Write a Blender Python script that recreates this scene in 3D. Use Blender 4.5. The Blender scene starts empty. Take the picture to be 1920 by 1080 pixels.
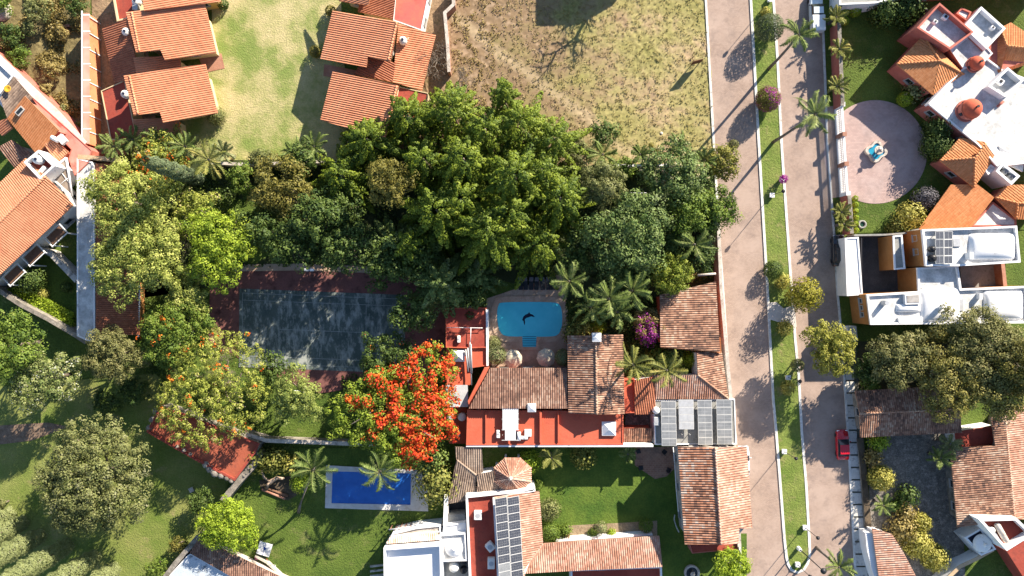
import bpy, math, random
import numpy as np
from mathutils import Vector, noise
from mathutils.geometry import tessellate_polygon

# ---------------------------------------------------------------- camera, sky, sun
SC = bpy.context.scene
COL = SC.collection
S = 12.8          # photo pixels per metre on the ground
H = 110.0         # flying height of the camera
cam = bpy.data.cameras.new("camera")
cam.sensor_width = 36.0
cam.lens = 18.0 / (75.0 / H)
cam.clip_end = 1500
camo = bpy.data.objects.new("camera", cam)
camo.location = (0, 0, H)
COL.objects.link(camo)
SC.camera = camo
SUN_AZ = (0.63, 0.777)      # ground direction towards the sun
SUN_EL = 26.3
world = bpy.data.worlds.new("World")
SC.world = world
world.use_nodes = True
wn = world.node_tree.nodes
sky = wn.new("ShaderNodeTexSky")
sky.sky_type = 'NISHITA'
sky.sun_disc = False
sky.sun_elevation = math.radians(SUN_EL)
sky.sun_rotation = math.atan2(SUN_AZ[0], SUN_AZ[1])
sky.altitude = 1500
wn["Background"].inputs[1].default_value = 0.084
world.node_tree.links.new(sky.outputs[0], wn["Background"].inputs[0])
sun = bpy.data.lights.new("sun", 'SUN')
sun.energy = 5.0
sun.angle = math.radians(0.5)
sun.color = (1.0, 0.89, 0.74)
suno = bpy.data.objects.new("sun", sun)
_el = math.radians(SUN_EL)
suno.rotation_euler = Vector((SUN_AZ[0] * math.cos(_el), SUN_AZ[1] * math.cos(_el), math.sin(_el))).to_track_quat('Z', 'Y').to_euler()
COL.objects.link(suno)
SC.view_settings.view_transform = 'Standard'
SC.view_settings.look = 'None'
SC.view_settings.exposure = 1.45
SC.view_settings.gamma = 1.0
SC.render.film_transparent = False
SC.cycles.max_bounces = 5
SC.cycles.diffuse_bounces = 3
SC.cycles.glossy_bounces = 2
SC.cycles.transmission_bounces = 3

rng = random.Random(7)

# ---------------------------------------------------------------- helpers
def W(px, py, h=0.0):
    """a point of the survey photograph at height h -> metres"""
    k = (H - h) / H / S
    return Vector(((px - 960) * k, (540 - py) * k, h))

class MB:
    def __init__(self):
        self.v = []; self.f = []; self.uv = []; self.m = []; self.sm = []
    def add(self, pts, faces, mi=0, uvs=None, smooth=False):
        o = len(self.v)
        self.v += [tuple(p) for p in pts]
        for k, f in enumerate(faces):
            self.f.append([o + i for i in f]); self.m.append(mi); self.sm.append(smooth)
            self.uv.append(uvs[k] if uvs else None)
        return self
    def box(self, c, s, rz=0, mi=0, taper=1.0):
        cx, cy, cz = c; sx, sy, sz = s[0] / 2, s[1] / 2, s[2] / 2
        P = []
        ca, sa = math.cos(rz), math.sin(rz)
        for z, t in ((-sz, 1), (sz, taper)):
            for x, y in ((-sx, -sy), (sx, -sy), (sx, sy), (-sx, sy)):
                x *= t; y *= t
                P.append((cx + x * ca - y * sa, cy + x * sa + y * ca, cz + z))
        return self.add(P, [(0, 3, 2, 1), (4, 5, 6, 7), (0, 1, 5, 4), (1, 2, 6, 5), (2, 3, 7, 6), (3, 0, 4, 7)], mi)
    def bbox(self, c, s, rz=0, mi=0, b=0.04):
        """box with chamfered upright and top edges"""
        cx, cy, cz = c; sx, sy, sz = s[0] / 2, s[1] / 2, s[2] / 2
        ca, sa = math.cos(rz), math.sin(rz)
        def ring(z, i):
            q = []
            for ux, uy in ((-1, -1), (1, -1), (1, 1), (-1, 1)):
                a = (ux * (sx - i), uy * (sy - i - b)); c2 = (ux * (sx - i - b), uy * (sy - i))
                q += [a, c2] if ux * uy < 0 else [c2, a]
            # keep order counter-clockwise
            q = sorted(q, key=lambda p: math.atan2(p[1] / max(sy, 1e-6), p[0] / max(sx, 1e-6)))
            return [(cx + x * ca - y * sa, cy + x * sa + y * ca, cz + z) for x, y in q]
        R = ring(-sz, 0) + ring(sz - b, 0) + ring(sz, b)
        F = []
        for k in (0, 8):
            for i in range(8):
                F.append((k + i, k + (i + 1) % 8, k + 8 + (i + 1) % 8, k + 8 + i))
        F.append(tuple(range(16, 24))); F.append(tuple(range(7, -1, -1)))
        return self.add(R, F, mi)
    def cyl(self, c, r, h, n=16, r2=None, mi=0, smooth=True, cap=True):
        r2 = r if r2 is None else r2
        P = []
        for z, rr in ((0, r), (h, r2)):
            for i in range(n):
                a = 2 * math.pi * i / n
                P.append((c[0] + rr * math.cos(a), c[1] + rr * math.sin(a), c[2] + z))
        self.add(P, [(i, (i + 1) % n, n + (i + 1) % n, n + i) for i in range(n)], mi, smooth=smooth)
        if cap:
            self.add(P[n:], [tuple(range(n))], mi)
        return self
    def lathe(self, c, prof, n=20, mi=0):
        """prof: (r, z) from bottom to top"""
        P = []; F = []
        for r, z in prof:
            for i in range(n):
                a = 2 * math.pi * i / n
                P.append((c[0] + r * math.cos(a), c[1] + r * math.sin(a), c[2] + z))
        for k in range(len(prof) - 1):
            for i in range(n):
                F.append((k * n + i, k * n + (i + 1) % n, (k + 1) * n + (i + 1) % n, (k + 1) * n + i))
        self.add(P, F, mi, smooth=True)
        self.add(P[-n:], [tuple(range(n))], mi, smooth=True)
        return self
    def tube(self, pts, rad, n=6, mi=0):
        pts = [Vector(p) for p in pts]
        if not hasattr(rad, '__len__'): rad = [rad] * len(pts)
        P = []; F = []
        for i, p in enumerate(pts):
            d = (pts[min(i + 1, len(pts) - 1)] - pts[max(i - 1, 0)])
            d = d.normalized() if d.length > 1e-6 else Vector((0, 0, 1))
            a = d.orthogonal().normalized(); b = d.cross(a)
            for k in range(n):
                t = 2 * math.pi * k / n
                P.append(p + (a * math.cos(t) + b * math.sin(t)) * rad[i])
        for i in range(len(pts) - 1):
            for k in range(n):
                F.append((i * n + k, i * n + (k + 1) % n, (i + 1) * n + (k + 1) % n, (i + 1) * n + k))
        F.append(tuple(range(n - 1, -1, -1))); F.append(tuple((len(pts) - 1) * n + k for k in range(n)))
        return self.add(P, F, mi, smooth=True)
    def poly(self, pts, mi=0, uv=False):
        """flat polygon (any outline), facing up"""
        pts = [Vector(p) for p in pts]
        tris = tessellate_polygon([pts])
        F = []
        for t in tris:
            a, b, c = (pts[i] for i in t)
            F.append(t if (b - a).cross(c - a).z >= 0 else (t[0], t[2], t[1]))
        return self.add(pts, F, mi)
    def prism(self, top, z0, mi=0, cap=True, capmi=None):
        """vertical prism: top = list of 3D points; bottom at z0 (number or list)"""
        top = ccw([Vector(p) for p in top]); n = len(top)
        bot = [Vector((p.x, p.y, z0)) for p in top]
        self.add(top + bot, [(n + i, n + (i + 1) % n, (i + 1) % n, i) for i in range(n)], mi)
        if cap: self.poly(top, mi if capmi is None else capmi)
        return self
    def ring(self, outer, inner, z0, z1, mi=0):
        n = len(outer)
        P = [Vector((p.x, p.y, z1)) for p in outer] + [Vector((p.x, p.y, z1)) for p in inner] + \
            [Vector((p.x, p.y, z0)) for p in outer] + [Vector((p.x, p.y, z0)) for p in inner]
        F = []
        for i in range(n):
            j = (i + 1) % n
            F += [(i, j, n + j, n + i), (2 * n + i, 2 * n + j, j, i), (n + i, n + j, 3 * n + j, 3 * n + i)]
        return self.add(P, F, mi)
    def build(self, name, mats, parent=None, label=None):
        if not isinstance(mats, (list, tuple)): mats = [mats]
        me = bpy.data.meshes.new(name)
        off = ROOT.get(parent.name, Vector((0, 0, 0))) if parent else Vector((0, 0, 0))
        V = [(x - off.x, y - off.y, z - off.z) for x, y, z in self.v]
        me.from_pydata(V, [], self.f)
        for m in mats: me.materials.append(m)
        me.polygons.foreach_set("material_index", self.m)
        me.polygons.foreach_set("use_smooth", self.sm)
        if any(u is not None for u in self.uv):
            l = me.uv_layers.new(name="UVMap")
            d = []
            for f, u in zip(self.f, self.uv):
                for k in range(len(f)): d += (u[k] if u else (0, 0))
            l.data.foreach_set("uv", d)
        me.update()
        o = bpy.data.objects.new(name, me)
        COL.objects.link(o)
        if parent:
            o.parent = parent
            ROOT[o.name] = off
        if label: o["label"] = label
        return o

ROOT = {}
def placed(mb, name, m, root, loc, rot=(0, 0, 0)):
    """a part written round its own origin, set on its thing at a world point"""
    o = mb.build(name, m, None); o.parent = root
    o.location = Vector(loc) - ROOT[root.name]; o.rotation_euler = rot
    ROOT[o.name] = Vector((0, 0, 0)); return o
def ccw(p):
    a = sum(p[i].x * p[(i + 1) % len(p)].y - p[(i + 1) % len(p)].x * p[i].y for i in range(len(p)))
    return p if a > 0 else p[::-1]
def inset(p, d):
    """2D inset of a ccw polygon, keeps z"""
    n = len(p); out = []
    for i in range(n):
        a, b, c = p[i - 1], p[i], p[(i + 1) % n]
        e1 = Vector((b.x - a.x, b.y - a.y)); e2 = Vector((c.x - b.x, c.y - b.y))
        if e1.length < 1e-5 or e2.length < 1e-5: out.append(b.copy()); continue
        e1.normalize(); e2.normalize()
        n1 = Vector((-e1.y, e1.x)); n2 = Vector((-e2.y, e2.x))
        k = 1 + n1.dot(n2)
        m = (n1 + n2) / max(k, 0.25)
        out.append(Vector((b.x + m.x * d, b.y + m.y * d, b.z)))
    return out

def thing(name, label, cat, loc=(0, 0, 0), rz=0, group=None):
    o = bpy.data.objects.new(name, None)
    o.empty_display_size = 0.5
    COL.objects.link(o)
    o.location = loc; o.rotation_euler = (0, 0, rz)
    o["label"] = label; o["category"] = cat
    if group: o["group"] = group
    ROOT[o.name] = Vector(loc)
    return o
def local(o):
    """children of this thing are written in the thing's own coordinates"""
    ROOT[o.name] = Vector((0, 0, 0)); return o
def tag(o, label, cat, group=None):
    o["label"] = label; o["category"] = cat
    if group: o["group"] = group
    return o
def struct(o, kind="structure"):
    o["kind"] = kind; return o
def dup(root, loc, rz=0, label=None, group=None, sc=1.0):
    r = root.copy(); COL.objects.link(r)
    r.location = loc; r.rotation_euler = (0, 0, rz); r.scale = (sc, sc, sc)
    if label: r["label"] = label
    if group: r["group"] = group
    for ch in list(root.children):
        c = ch.copy(); COL.objects.link(c); c.parent = r
        for g in list(ch.children):
            d = g.copy(); COL.objects.link(d); d.parent = c
    return r
def base_of(pts):
    return (sum(p.x for p in pts) / len(pts), sum(p.y for p in pts) / len(pts), 0)

# ---------------------------------------------------------------- materials
def lin(c):
    return tuple(x / 12.92 if x <= 0.04045 else ((x + 0.055) / 1.055) ** 2.4 for x in c)
MATS = {}
def mat(name, c1, c2=None, scale=1.0, rough=0.9, bump=0.0, bscale=None, spots=None, spot_scale=0.3, spot_amt=0.5,
        metal=0.0, fine=0.0, fscale=8.0, coat=0.0, spec=0.3):
    """noise-mottled surface; colours are real linear base colours"""
    if name in MATS: return MATS[name]
    m = bpy.data.materials.new(name); m.use_nodes = True
    nt = m.node_tree; N = nt.nodes; L = nt.links
    b = N["Principled BSDF"]
    b.inputs["Roughness"].default_value = rough
    b.inputs["Metallic"].default_value = metal
    b.inputs["Specular IOR Level"].default_value = spec
    if coat: b.inputs["Coat Weight"].default_value = coat
    geo = N.new("ShaderNodeNewGeometry"); pos = geo.outputs["Position"]
    def nz(sc, det=4, ro=0.6):
        n = N.new("ShaderNodeTexNoise"); n.inputs["Scale"].default_value = sc
        n.inputs["Detail"].default_value = det; n.inputs["Roughness"].default_value = ro
        L.new(pos, n.inputs["Vector"]); return n.outputs["Fac"]
    def mp(s, a, bb, c=0.0, d=1.0):
        r = N.new("ShaderNodeMapRange"); L.new(s, r.inputs[0])
        r.inputs[1].default_value = a; r.inputs[2].default_value = bb
        r.inputs[3].default_value = c; r.inputs[4].default_value = d; return r.outputs[0]
    def mix(f, a, bb, typ='MIX'):
        x = N.new("ShaderNodeMix"); x.data_type = 'RGBA'; x.blend_type = typ
        if isinstance(f, (int, float)): x.inputs[0].default_value = f
        else: L.new(f, x.inputs[0])
        for s, i in ((a, 6), (bb, 7)):
            if isinstance(s, tuple): x.inputs[i].default_value = (*s[:3], 1)
            else: L.new(s, x.inputs[i])
        return x.outputs[2]
    col = c1
    if c2: col = mix(mp(nz(scale), 0.35, 0.65), c1, c2)
    if spots: col = mix(mp(nz(spot_scale, 5, 0.7), 0.62 - 0.2 * spot_amt, 0.70), col, spots)
    if fine:
        f = mp(nz(fscale, 3, 0.7), 0.3, 0.7, 1 - fine, 1 + fine)
        cb = N.new("ShaderNodeCombineColor")
        for i in range(3): L.new(f, cb.inputs[i])
        col = mix(1.0, col, cb.outputs[0], 'MULTIPLY')
    if isinstance(col, tuple): b.inputs["Base Color"].default_value = (*col, 1)
    else: L.new(col, b.inputs["Base Color"])
    if bump:
        bp = N.new("ShaderNodeBump"); bp.inputs["Strength"].default_value = min(bump, 1.0)
        bp.inputs["Distance"].default_value = 0.1 * max(bump, 1.0)
        L.new(nz(bscale or scale * 4, 4, 0.65), bp.inputs["Height"]); L.new(bp.outputs[0], b.inputs["Normal"])
    MATS[name] = m
    return m

def tile_mat(name, cols, dirt=(0.06, 0.045, 0.035), dirt_amt=0.4, row=0.4, colw=0.28, vary=1.0, rough=0.85, moss=None):
    """clay tiles: each tile its own colour (uv in metres), weathering and a step at every row"""
    m = bpy.data.materials.new(name); m.use_nodes = True
    nt = m.node_tree; N = nt.nodes; L = nt.links
    b = N["Principled BSDF"]; b.inputs["Roughness"].default_value = rough
    b.inputs["Specular IOR Level"].default_value = 0.25
    uv = N.new("ShaderNodeUVMap"); sp = N.new("ShaderNodeSeparateXYZ"); L.new(uv.outputs[0], sp.inputs[0])
    def M(op, a, bb=None):
        x = N.new("ShaderNodeMath"); x.operation = op
        for i, s in enumerate((a, bb)):
            if s is None: continue
            if isinstance(s, (int, float)): x.inputs[i].default_value = s
            else: L.new(s, x.inputs[i])
        return x.outputs[0]
    cu = M('FLOOR', M('DIVIDE', sp.outputs[0], colw))
    rv = M('DIVIDE', sp.outputs[1], row)
    cv = M('FLOOR', rv); fr = M('FRACT', rv)
    cb = N.new("ShaderNodeCombineXYZ"); L.new(cu, cb.inputs[0]); L.new(cv, cb.inputs[1])
    wnz = N.new("ShaderNodeTexWhiteNoise"); wnz.noise_dimensions = '2D'; L.new(cb.outputs[0], wnz.inputs["Vector"])
    geo = N.new("ShaderNodeNewGeometry")
    def nz(sc, det=4):
        n = N.new("ShaderNodeTexNoise"); n.inputs["Scale"].default_value = sc; n.inputs["Detail"].default_value = det
        n.inputs["Roughness"].default_value = 0.65
        L.new(geo.outputs["Position"], n.inputs["Vector"]); return n.outputs["Fac"]
    # shift the random pick by a broad noise so patches of replaced tiles show
    f = M('ADD', M('MULTIPLY', wnz.outputs["Value"], vary), M('MULTIPLY', M('SUBTRACT', nz(0.35, 2), 0.5), 1.4))
    f = M('ADD', f, 0.5 * (1 - vary))
    rp = N.new("ShaderNodeValToRGB"); L.new(f, rp.inputs[0])
    e = rp.color_ramp.elements
    n = len(cols)
    while len(e) < n: e.new(0.5)
    for i, c in enumerate(cols):
        e[i].position = (i + 0.5) / n; e[i].color = (*c, 1)
    mr = N.new("ShaderNodeMapRange"); L.new(nz(0.9, 6), mr.inputs[0])
    mr.inputs[1].default_value = 0.66 - 0.25 * dirt_amt; mr.inputs[2].default_value = 0.78 - 0.1 * dirt_amt
    mr.inputs[4].default_value = min(1.0, dirt_amt * 1.2)
    mx = N.new("ShaderNodeMix"); mx.data_type = 'RGBA'; L.new(mr.outputs[0], mx.inputs[0]); L.new(rp.outputs[0], mx.inputs[6])
    mx.inputs[7].default_value = (*dirt, 1)
    # rain streaks and lichen running down the slope
    cs = N.new("ShaderNodeCombineXYZ"); L.new(M('MULTIPLY', sp.outputs[0], 1.6), cs.inputs[0]); L.new(M('MULTIPLY', sp.outputs[1], 0.22), cs.inputs[1])
    ns = N.new("ShaderNodeTexNoise"); ns.inputs["Scale"].default_value = 1.0; ns.inputs["Detail"].default_value = 6; ns.inputs["Roughness"].default_value = 0.7; L.new(cs.outputs[0], ns.inputs["Vector"])
    ms = N.new("ShaderNodeMapRange"); L.new(ns.outputs["Fac"], ms.inputs[0]); ms.inputs[1].default_value = 0.50; ms.inputs[2].default_value = 0.72; ms.inputs[4].default_value = 0.25 + dirt_amt * 0.7
    m2 = N.new("ShaderNodeMix"); m2.data_type = 'RGBA'; L.new(ms.outputs[0], m2.inputs[0]); L.new(mx.outputs[2], m2.inputs[6]); m2.inputs[7].default_value = (*dirt, 1)
    L.new(m2.outputs[2], b.inputs["Base Color"])
    bp = N.new("ShaderNodeBump"); bp.inputs["Strength"].default_value = 0.6; bp.inputs["Distance"].default_value = 0.04
    L.new(M('ADD', fr, M('MULTIPLY', wnz.outputs["Value"], 0.35)), bp.inputs["Height"]); L.new(bp.outputs[0], b.inputs["Normal"])
    return m

def leaf_mat(name, dark, light, alt=None, trans=0.3):
    m = bpy.data.materials.new(name); m.use_nodes = True
    nt = m.node_tree; N = nt.nodes; L = nt.links
    N.remove(N["Principled BSDF"])
    at = N.new("ShaderNodeAttribute"); at.attribute_name = "tint"
    rp = N.new("ShaderNodeValToRGB"); L.new(at.outputs["Fac"], rp.inputs[0])
    e = rp.color_ramp.elements
    e[0].position = 0.15; e[0].color = (*dark, 1); e[1].position = 0.8; e[1].color = (*light, 1)
    if alt:
        x = e.new(0.97); x.color = (*alt, 1)
    d = N.new("ShaderNodeBsdfPrincipled"); d.inputs["Roughness"].default_value = 0.6; d.inputs["Specular IOR Level"].default_value = 0.25
    t = N.new("ShaderNodeBsdfTranslucent"); ms = N.new("ShaderNodeMixShader"); ms.inputs[0].default_value = trans
    L.new(rp.outputs[0], d.inputs["Base Color"]); L.new(rp.outputs[0], t.inputs["Color"])
    L.new(d.outputs[0], ms.inputs[1]); L.new(t.outputs[0], ms.inputs[2])
    L.new(ms.outputs[0], N["Material Output"].inputs[0])
    return m

def paver_mat(name, c1, c2, c3, w=0.25, rough=0.9, stain=(0.09, 0.075, 0.07), ang=0.0, mortar=(0.12, 0.1, 0.09)):
    m = bpy.data.materials.new(name); m.use_nodes = True
    nt = m.node_tree; N = nt.nodes; L = nt.links
    b = N["Principled BSDF"]; b.inputs["Roughness"].default_value = rough; b.inputs["Specular IOR Level"].default_value = 0.25
    geo = N.new("ShaderNodeNewGeometry")
    mpn = N.new("ShaderNodeMapping"); mpn.inputs["Rotation"].default_value[2] = ang; L.new(geo.outputs["Position"], mpn.inputs["Vector"])
    br = N.new("ShaderNodeTexBrick"); L.new(mpn.outputs[0], br.inputs["Vector"])
    br.inputs["Scale"].default_value = 1.0; br.inputs["Brick Width"].default_value = w; br.inputs["Row Height"].default_value = w * 0.6
    br.inputs["Mortar Size"].default_value = 0.012; br.inputs["Bias"].default_value = 0.0
    br.inputs["Color1"].default_value = (*c1, 1); br.inputs["Color2"].default_value = (*c2, 1); br.inputs["Mortar"].default_value = (*mortar, 1)
    def nz(sc, det=4, r=0.6):
        n = N.new("ShaderNodeTexNoise"); n.inputs["Scale"].default_value = sc; n.inputs["Detail"].default_value = det
        n.inputs["Roughness"].default_value = r
        L.new(geo.outputs["Position"], n.inputs["Vector"]); return n.outputs["Fac"]
    def mr(s, a, bb, hi):
        r = N.new("ShaderNodeMapRange"); L.new(s, r.inputs[0]); r.inputs[1].default_value = a; r.inputs[2].default_value = bb; r.inputs[4].default_value = hi
        return r.outputs[0]
    m1 = N.new("ShaderNodeMix"); m1.data_type = 'RGBA'; L.new(mr(nz(0.25), 0.4, 0.65, 0.75), m1.inputs[0]); L.new(br.outputs[0], m1.inputs[6]); m1.inputs[7].default_value = (*c3, 1)
    m2 = N.new("ShaderNodeMix"); m2.data_type = 'RGBA'; L.new(mr(nz(0.45, 8, 0.75), 0.5, 0.68, 0.75), m2.inputs[0]); L.new(m1.outputs[2], m2.inputs[6]); m2.inputs[7].default_value = (*stain, 1)
    L.new(m2.outputs[2], b.inputs["Base Color"])
    bp = N.new("ShaderNodeBump"); bp.inputs["Strength"].default_value = 0.4; bp.inputs["Distance"].default_value = 0.03
    L.new(br.outputs["Fac"], bp.inputs["Height"]); bp.invert = True; L.new(bp.outputs[0], b.inputs["Normal"])
    return m

T_NEW = tile_mat("new_terracotta_tiles", [(0.48, 0.19, 0.10), (0.54, 0.23, 0.125), (0.58, 0.26, 0.145)], dirt=(0.3, 0.12, 0.07), dirt_amt=0.2, row=0.42, colw=0.32, vary=0.35)
T_LOW = tile_mat("weathered_terracotta_tiles", [(0.28, 0.10, 0.055), (0.35, 0.13, 0.07), (0.40, 0.16, 0.09)], dirt=(0.15, 0.06, 0.04), dirt_amt=0.35, row=0.42, colw=0.32, vary=0.5)
T_OR = tile_mat("orange_flat_tiles", [(0.48, 0.19, 0.075), (0.53, 0.22, 0.09), (0.57, 0.25, 0.11)], dirt=(0.25, 0.09, 0.03), dirt_amt=0.2, row=0.36, colw=0.34, vary=0.7)
T_OLD = tile_mat("old_mottled_tiles", [(0.11, 0.065, 0.05), (0.21, 0.11, 0.075), (0.30, 0.16, 0.105), (0.35, 0.205, 0.14), (0.42, 0.30, 0.22)], dirt=(0.08, 0.055, 0.04), dirt_amt=0.45, row=0.38, colw=0.31, vary=.6)
T_PINK = tile_mat("pale_pink_tiles", [(0.30, 0.15, 0.10), (0.40, 0.215, 0.15), (0.45, 0.26, 0.19), (0.50, 0.36, 0.28)], dirt=(0.2, 0.1, 0.07), dirt_amt=0.3, row=0.4, colw=0.31, vary=.55)
T_DARK = tile_mat("dark_aged_tiles", [(0.14, 0.08, 0.06), (0.20, 0.11, 0.08), (0.27, 0.155, 0.11), (0.36, 0.25, 0.19)], dirt=(0.07, 0.05, 0.04), dirt_amt=0.5, row=0.38, colw=0.31, vary=.5)
T_GREY = tile_mat("grey_brown_tiles", [(0.14, 0.10, 0.08), (0.26, 0.19, 0.145), (0.34, 0.26, 0.20)], dirt=(0.10, 0.075, 0.06), dirt_amt=0.4, row=0.38, colw=0.31, vary=.5)
M_CREAM = mat("cream_render", (0.55, 0.42, 0.24), (0.60, 0.48, 0.30), 0.6, bump=0.2, bscale=6)
M_YEL = mat("ochre_render", (0.52, 0.33, 0.10), (0.58, 0.40, 0.16), 0.6)
M_WHITE = mat("white_paint", (0.72, 0.72, 0.72), (0.80, 0.80, 0.80), 0.5, fine=0.06, spots=(0.45, 0.45, 0.44), spot_scale=0.8, spot_amt=0.05)
M_WROOF = mat("stained_white_roof", (0.56, 0.56, 0.56), (0.68, 0.68, 0.66), 0.5, fine=0.14, fscale=5, spots=(0.34, 0.34, 0.33), spot_scale=0.7, spot_amt=1.1, bump=0.25, bscale=2)
M_PINK = mat("pink_red_render", (0.40, 0.12, 0.09), (0.46, 0.16, 0.12), 0.8, spots=(0.3, 0.1, 0.08), spot_scale=1.5, spot_amt=0.3, bump=0.2, bscale=7)
M_REDROOF = mat("red_waterproofing", (0.46, 0.095, 0.05), (0.52, 0.125, 0.07), 0.35, spots=(0.38, 0.08, 0.045), spot_scale=0.7, spot_amt=0.5, fine=0.08, bump=0.3, bscale=3)
M_DKRED = mat("dark_red_waterproofing", (0.26, 0.045, 0.03), (0.33, 0.07, 0.045), 0.5, spots=(0.18, 0.04, 0.03), spot_scale=1.0, spot_amt=0.5, fine=0.12, bump=0.3, bscale=3)
M_BROWN = mat("ochre_brown_render", (0.33, 0.15, 0.045), (0.38, 0.18, 0.06), 0.9, fine=0.15, bump=0.3, bscale=6)
M_STONE = mat("pale_stone", (0.42, 0.37, 0.32), (0.55, 0.50, 0.44), 1.2, fine=0.2, spots=(0.2, 0.17, 0.14), spot_scale=1.6, spot_amt=0.5, bump=0.4, bscale=5)
M_OLDST = mat("mossy_stone_coping", (0.17, 0.15, 0.13), (0.30, 0.27, 0.23), 1.2, fine=0.3, spots=(0.09, 0.085, 0.06), spot_scale=1.0, spot_amt=0.6, bump=0.6, bscale=4)
M_KERB = mat("painted_kerb", (0.55, 0.54, 0.50), (0.70, 0.69, 0.66), 0.8, fine=0.15, spots=(0.35, 0.33, 0.30), spot_scale=1.5, spot_amt=0.4)
M_ORANGEW = mat("orange_wall_paint", (0.58, 0.22, 0.10), (0.64, 0.28, 0.14), 0.5, spots=(0.45, 0.17, 0.09), spot_scale=0.8, spot_amt=0.4, fine=0.08)
M_GLASS = mat("dark_window_glass", (0.02, 0.025, 0.03), rough=0.12, spec=0.6)
M_FRAME = mat("white_window_frame", (0.40, 0.38, 0.35))
M_PLAST = mat("white_tank_plastic", (0.70, 0.68, 0.63), (0.76, 0.74, 0.70), 1.5, rough=0.5)
M_BLACKP = mat("black_tank_plastic", (0.015, 0.015, 0.018), rough=0.45)
M_LID = mat("navy_tank_lid", (0.02, 0.025, 0.05), rough=0.5)
M_METAL = mat("grey_sheet_metal", (0.42, 0.43, 0.44), (0.50, 0.51, 0.52), 2.0, rough=0.45, metal=0.3)
M_DARKM = mat("dark_iron", (0.03, 0.03, 0.035), rough=0.5, metal=0.3)
M_PV = mat("solar_glass", (0.045, 0.05, 0.065), (0.065, 0.07, 0.085), 1.5, rough=0.3, spec=0.6)
M_PVL = mat("pale_solar_glass", (0.17, 0.18, 0.19), (0.23, 0.24, 0.25), 1.0, rough=0.3, spec=0.6)
M_ALU = mat("aluminium_frame", (0.62, 0.62, 0.60), rough=0.4, metal=0.2)
M_WOOD = mat("brown_timber", (0.14, 0.075, 0.045), (0.2, 0.11, 0.07), 3.0)
M_TRUNK = mat("grey_bark", (0.13, 0.10, 0.075), (0.24, 0.20, 0.16), 2.5, bump=0.6, bscale=8)
M_PTRUNK = mat("palm_trunk", (0.10, 0.085, 0.075), (0.20, 0.17, 0.15), 3.0, bump=0.6, bscale=8)
M_RUST = mat("rusty_brown_board", (0.10, 0.045, 0.025), (0.16, 0.07, 0.04), 2.0)
M_SOIL = mat("dark_soil", (0.06, 0.045, 0.03), (0.12, 0.09, 0.06), 0.8, fine=0.3, bump=0.6, bscale=3)
M_CLAY = mat("clay_paving", (0.30, 0.14, 0.09), (0.38, 0.20, 0.14), 0.8, fine=0.2)
M_CONC = mat("light_concrete", (0.36, 0.34, 0.31), (0.46, 0.44, 0.40), 1.2, fine=0.15, spots=(0.12, 0.11, 0.10), spot_scale=1.4, spot_amt=0.45, bump=0.3)
M_GCONC = mat("grey_concrete", (0.22, 0.22, 0.21), (0.32, 0.32, 0.30), 1.0, fine=0.15, spots=(0.1, 0.1, 0.1), spot_scale=1.0, spot_amt=0.4)

# ---------------------------------------------------------------- roofs and walls
def ray_plane(px, py, p0, n):
    c = Vector((0, 0, H)); g = W(px, py, 0); d = g - c
    t = n.dot(p0 - c) / n.dot(d)
    return c + d * t
def plane_pts(pts):
    """first three carry heights; the others (or those given None) are dropped onto their plane"""
    known = [W(*p) for p in pts if len(p) == 3][:3]
    if len(known) == 2:
        q = pts[-1]; known.append(W(q[0], q[1], pts[0][2]))
    n = (known[1] - known[0]).cross(known[2] - known[0]).normalized()
    if n.z < 0: n.negate()
    out = []
    for p in pts:
        out.append(ray_plane(p[0], p[1], known[0], n))
    return out, n

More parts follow.
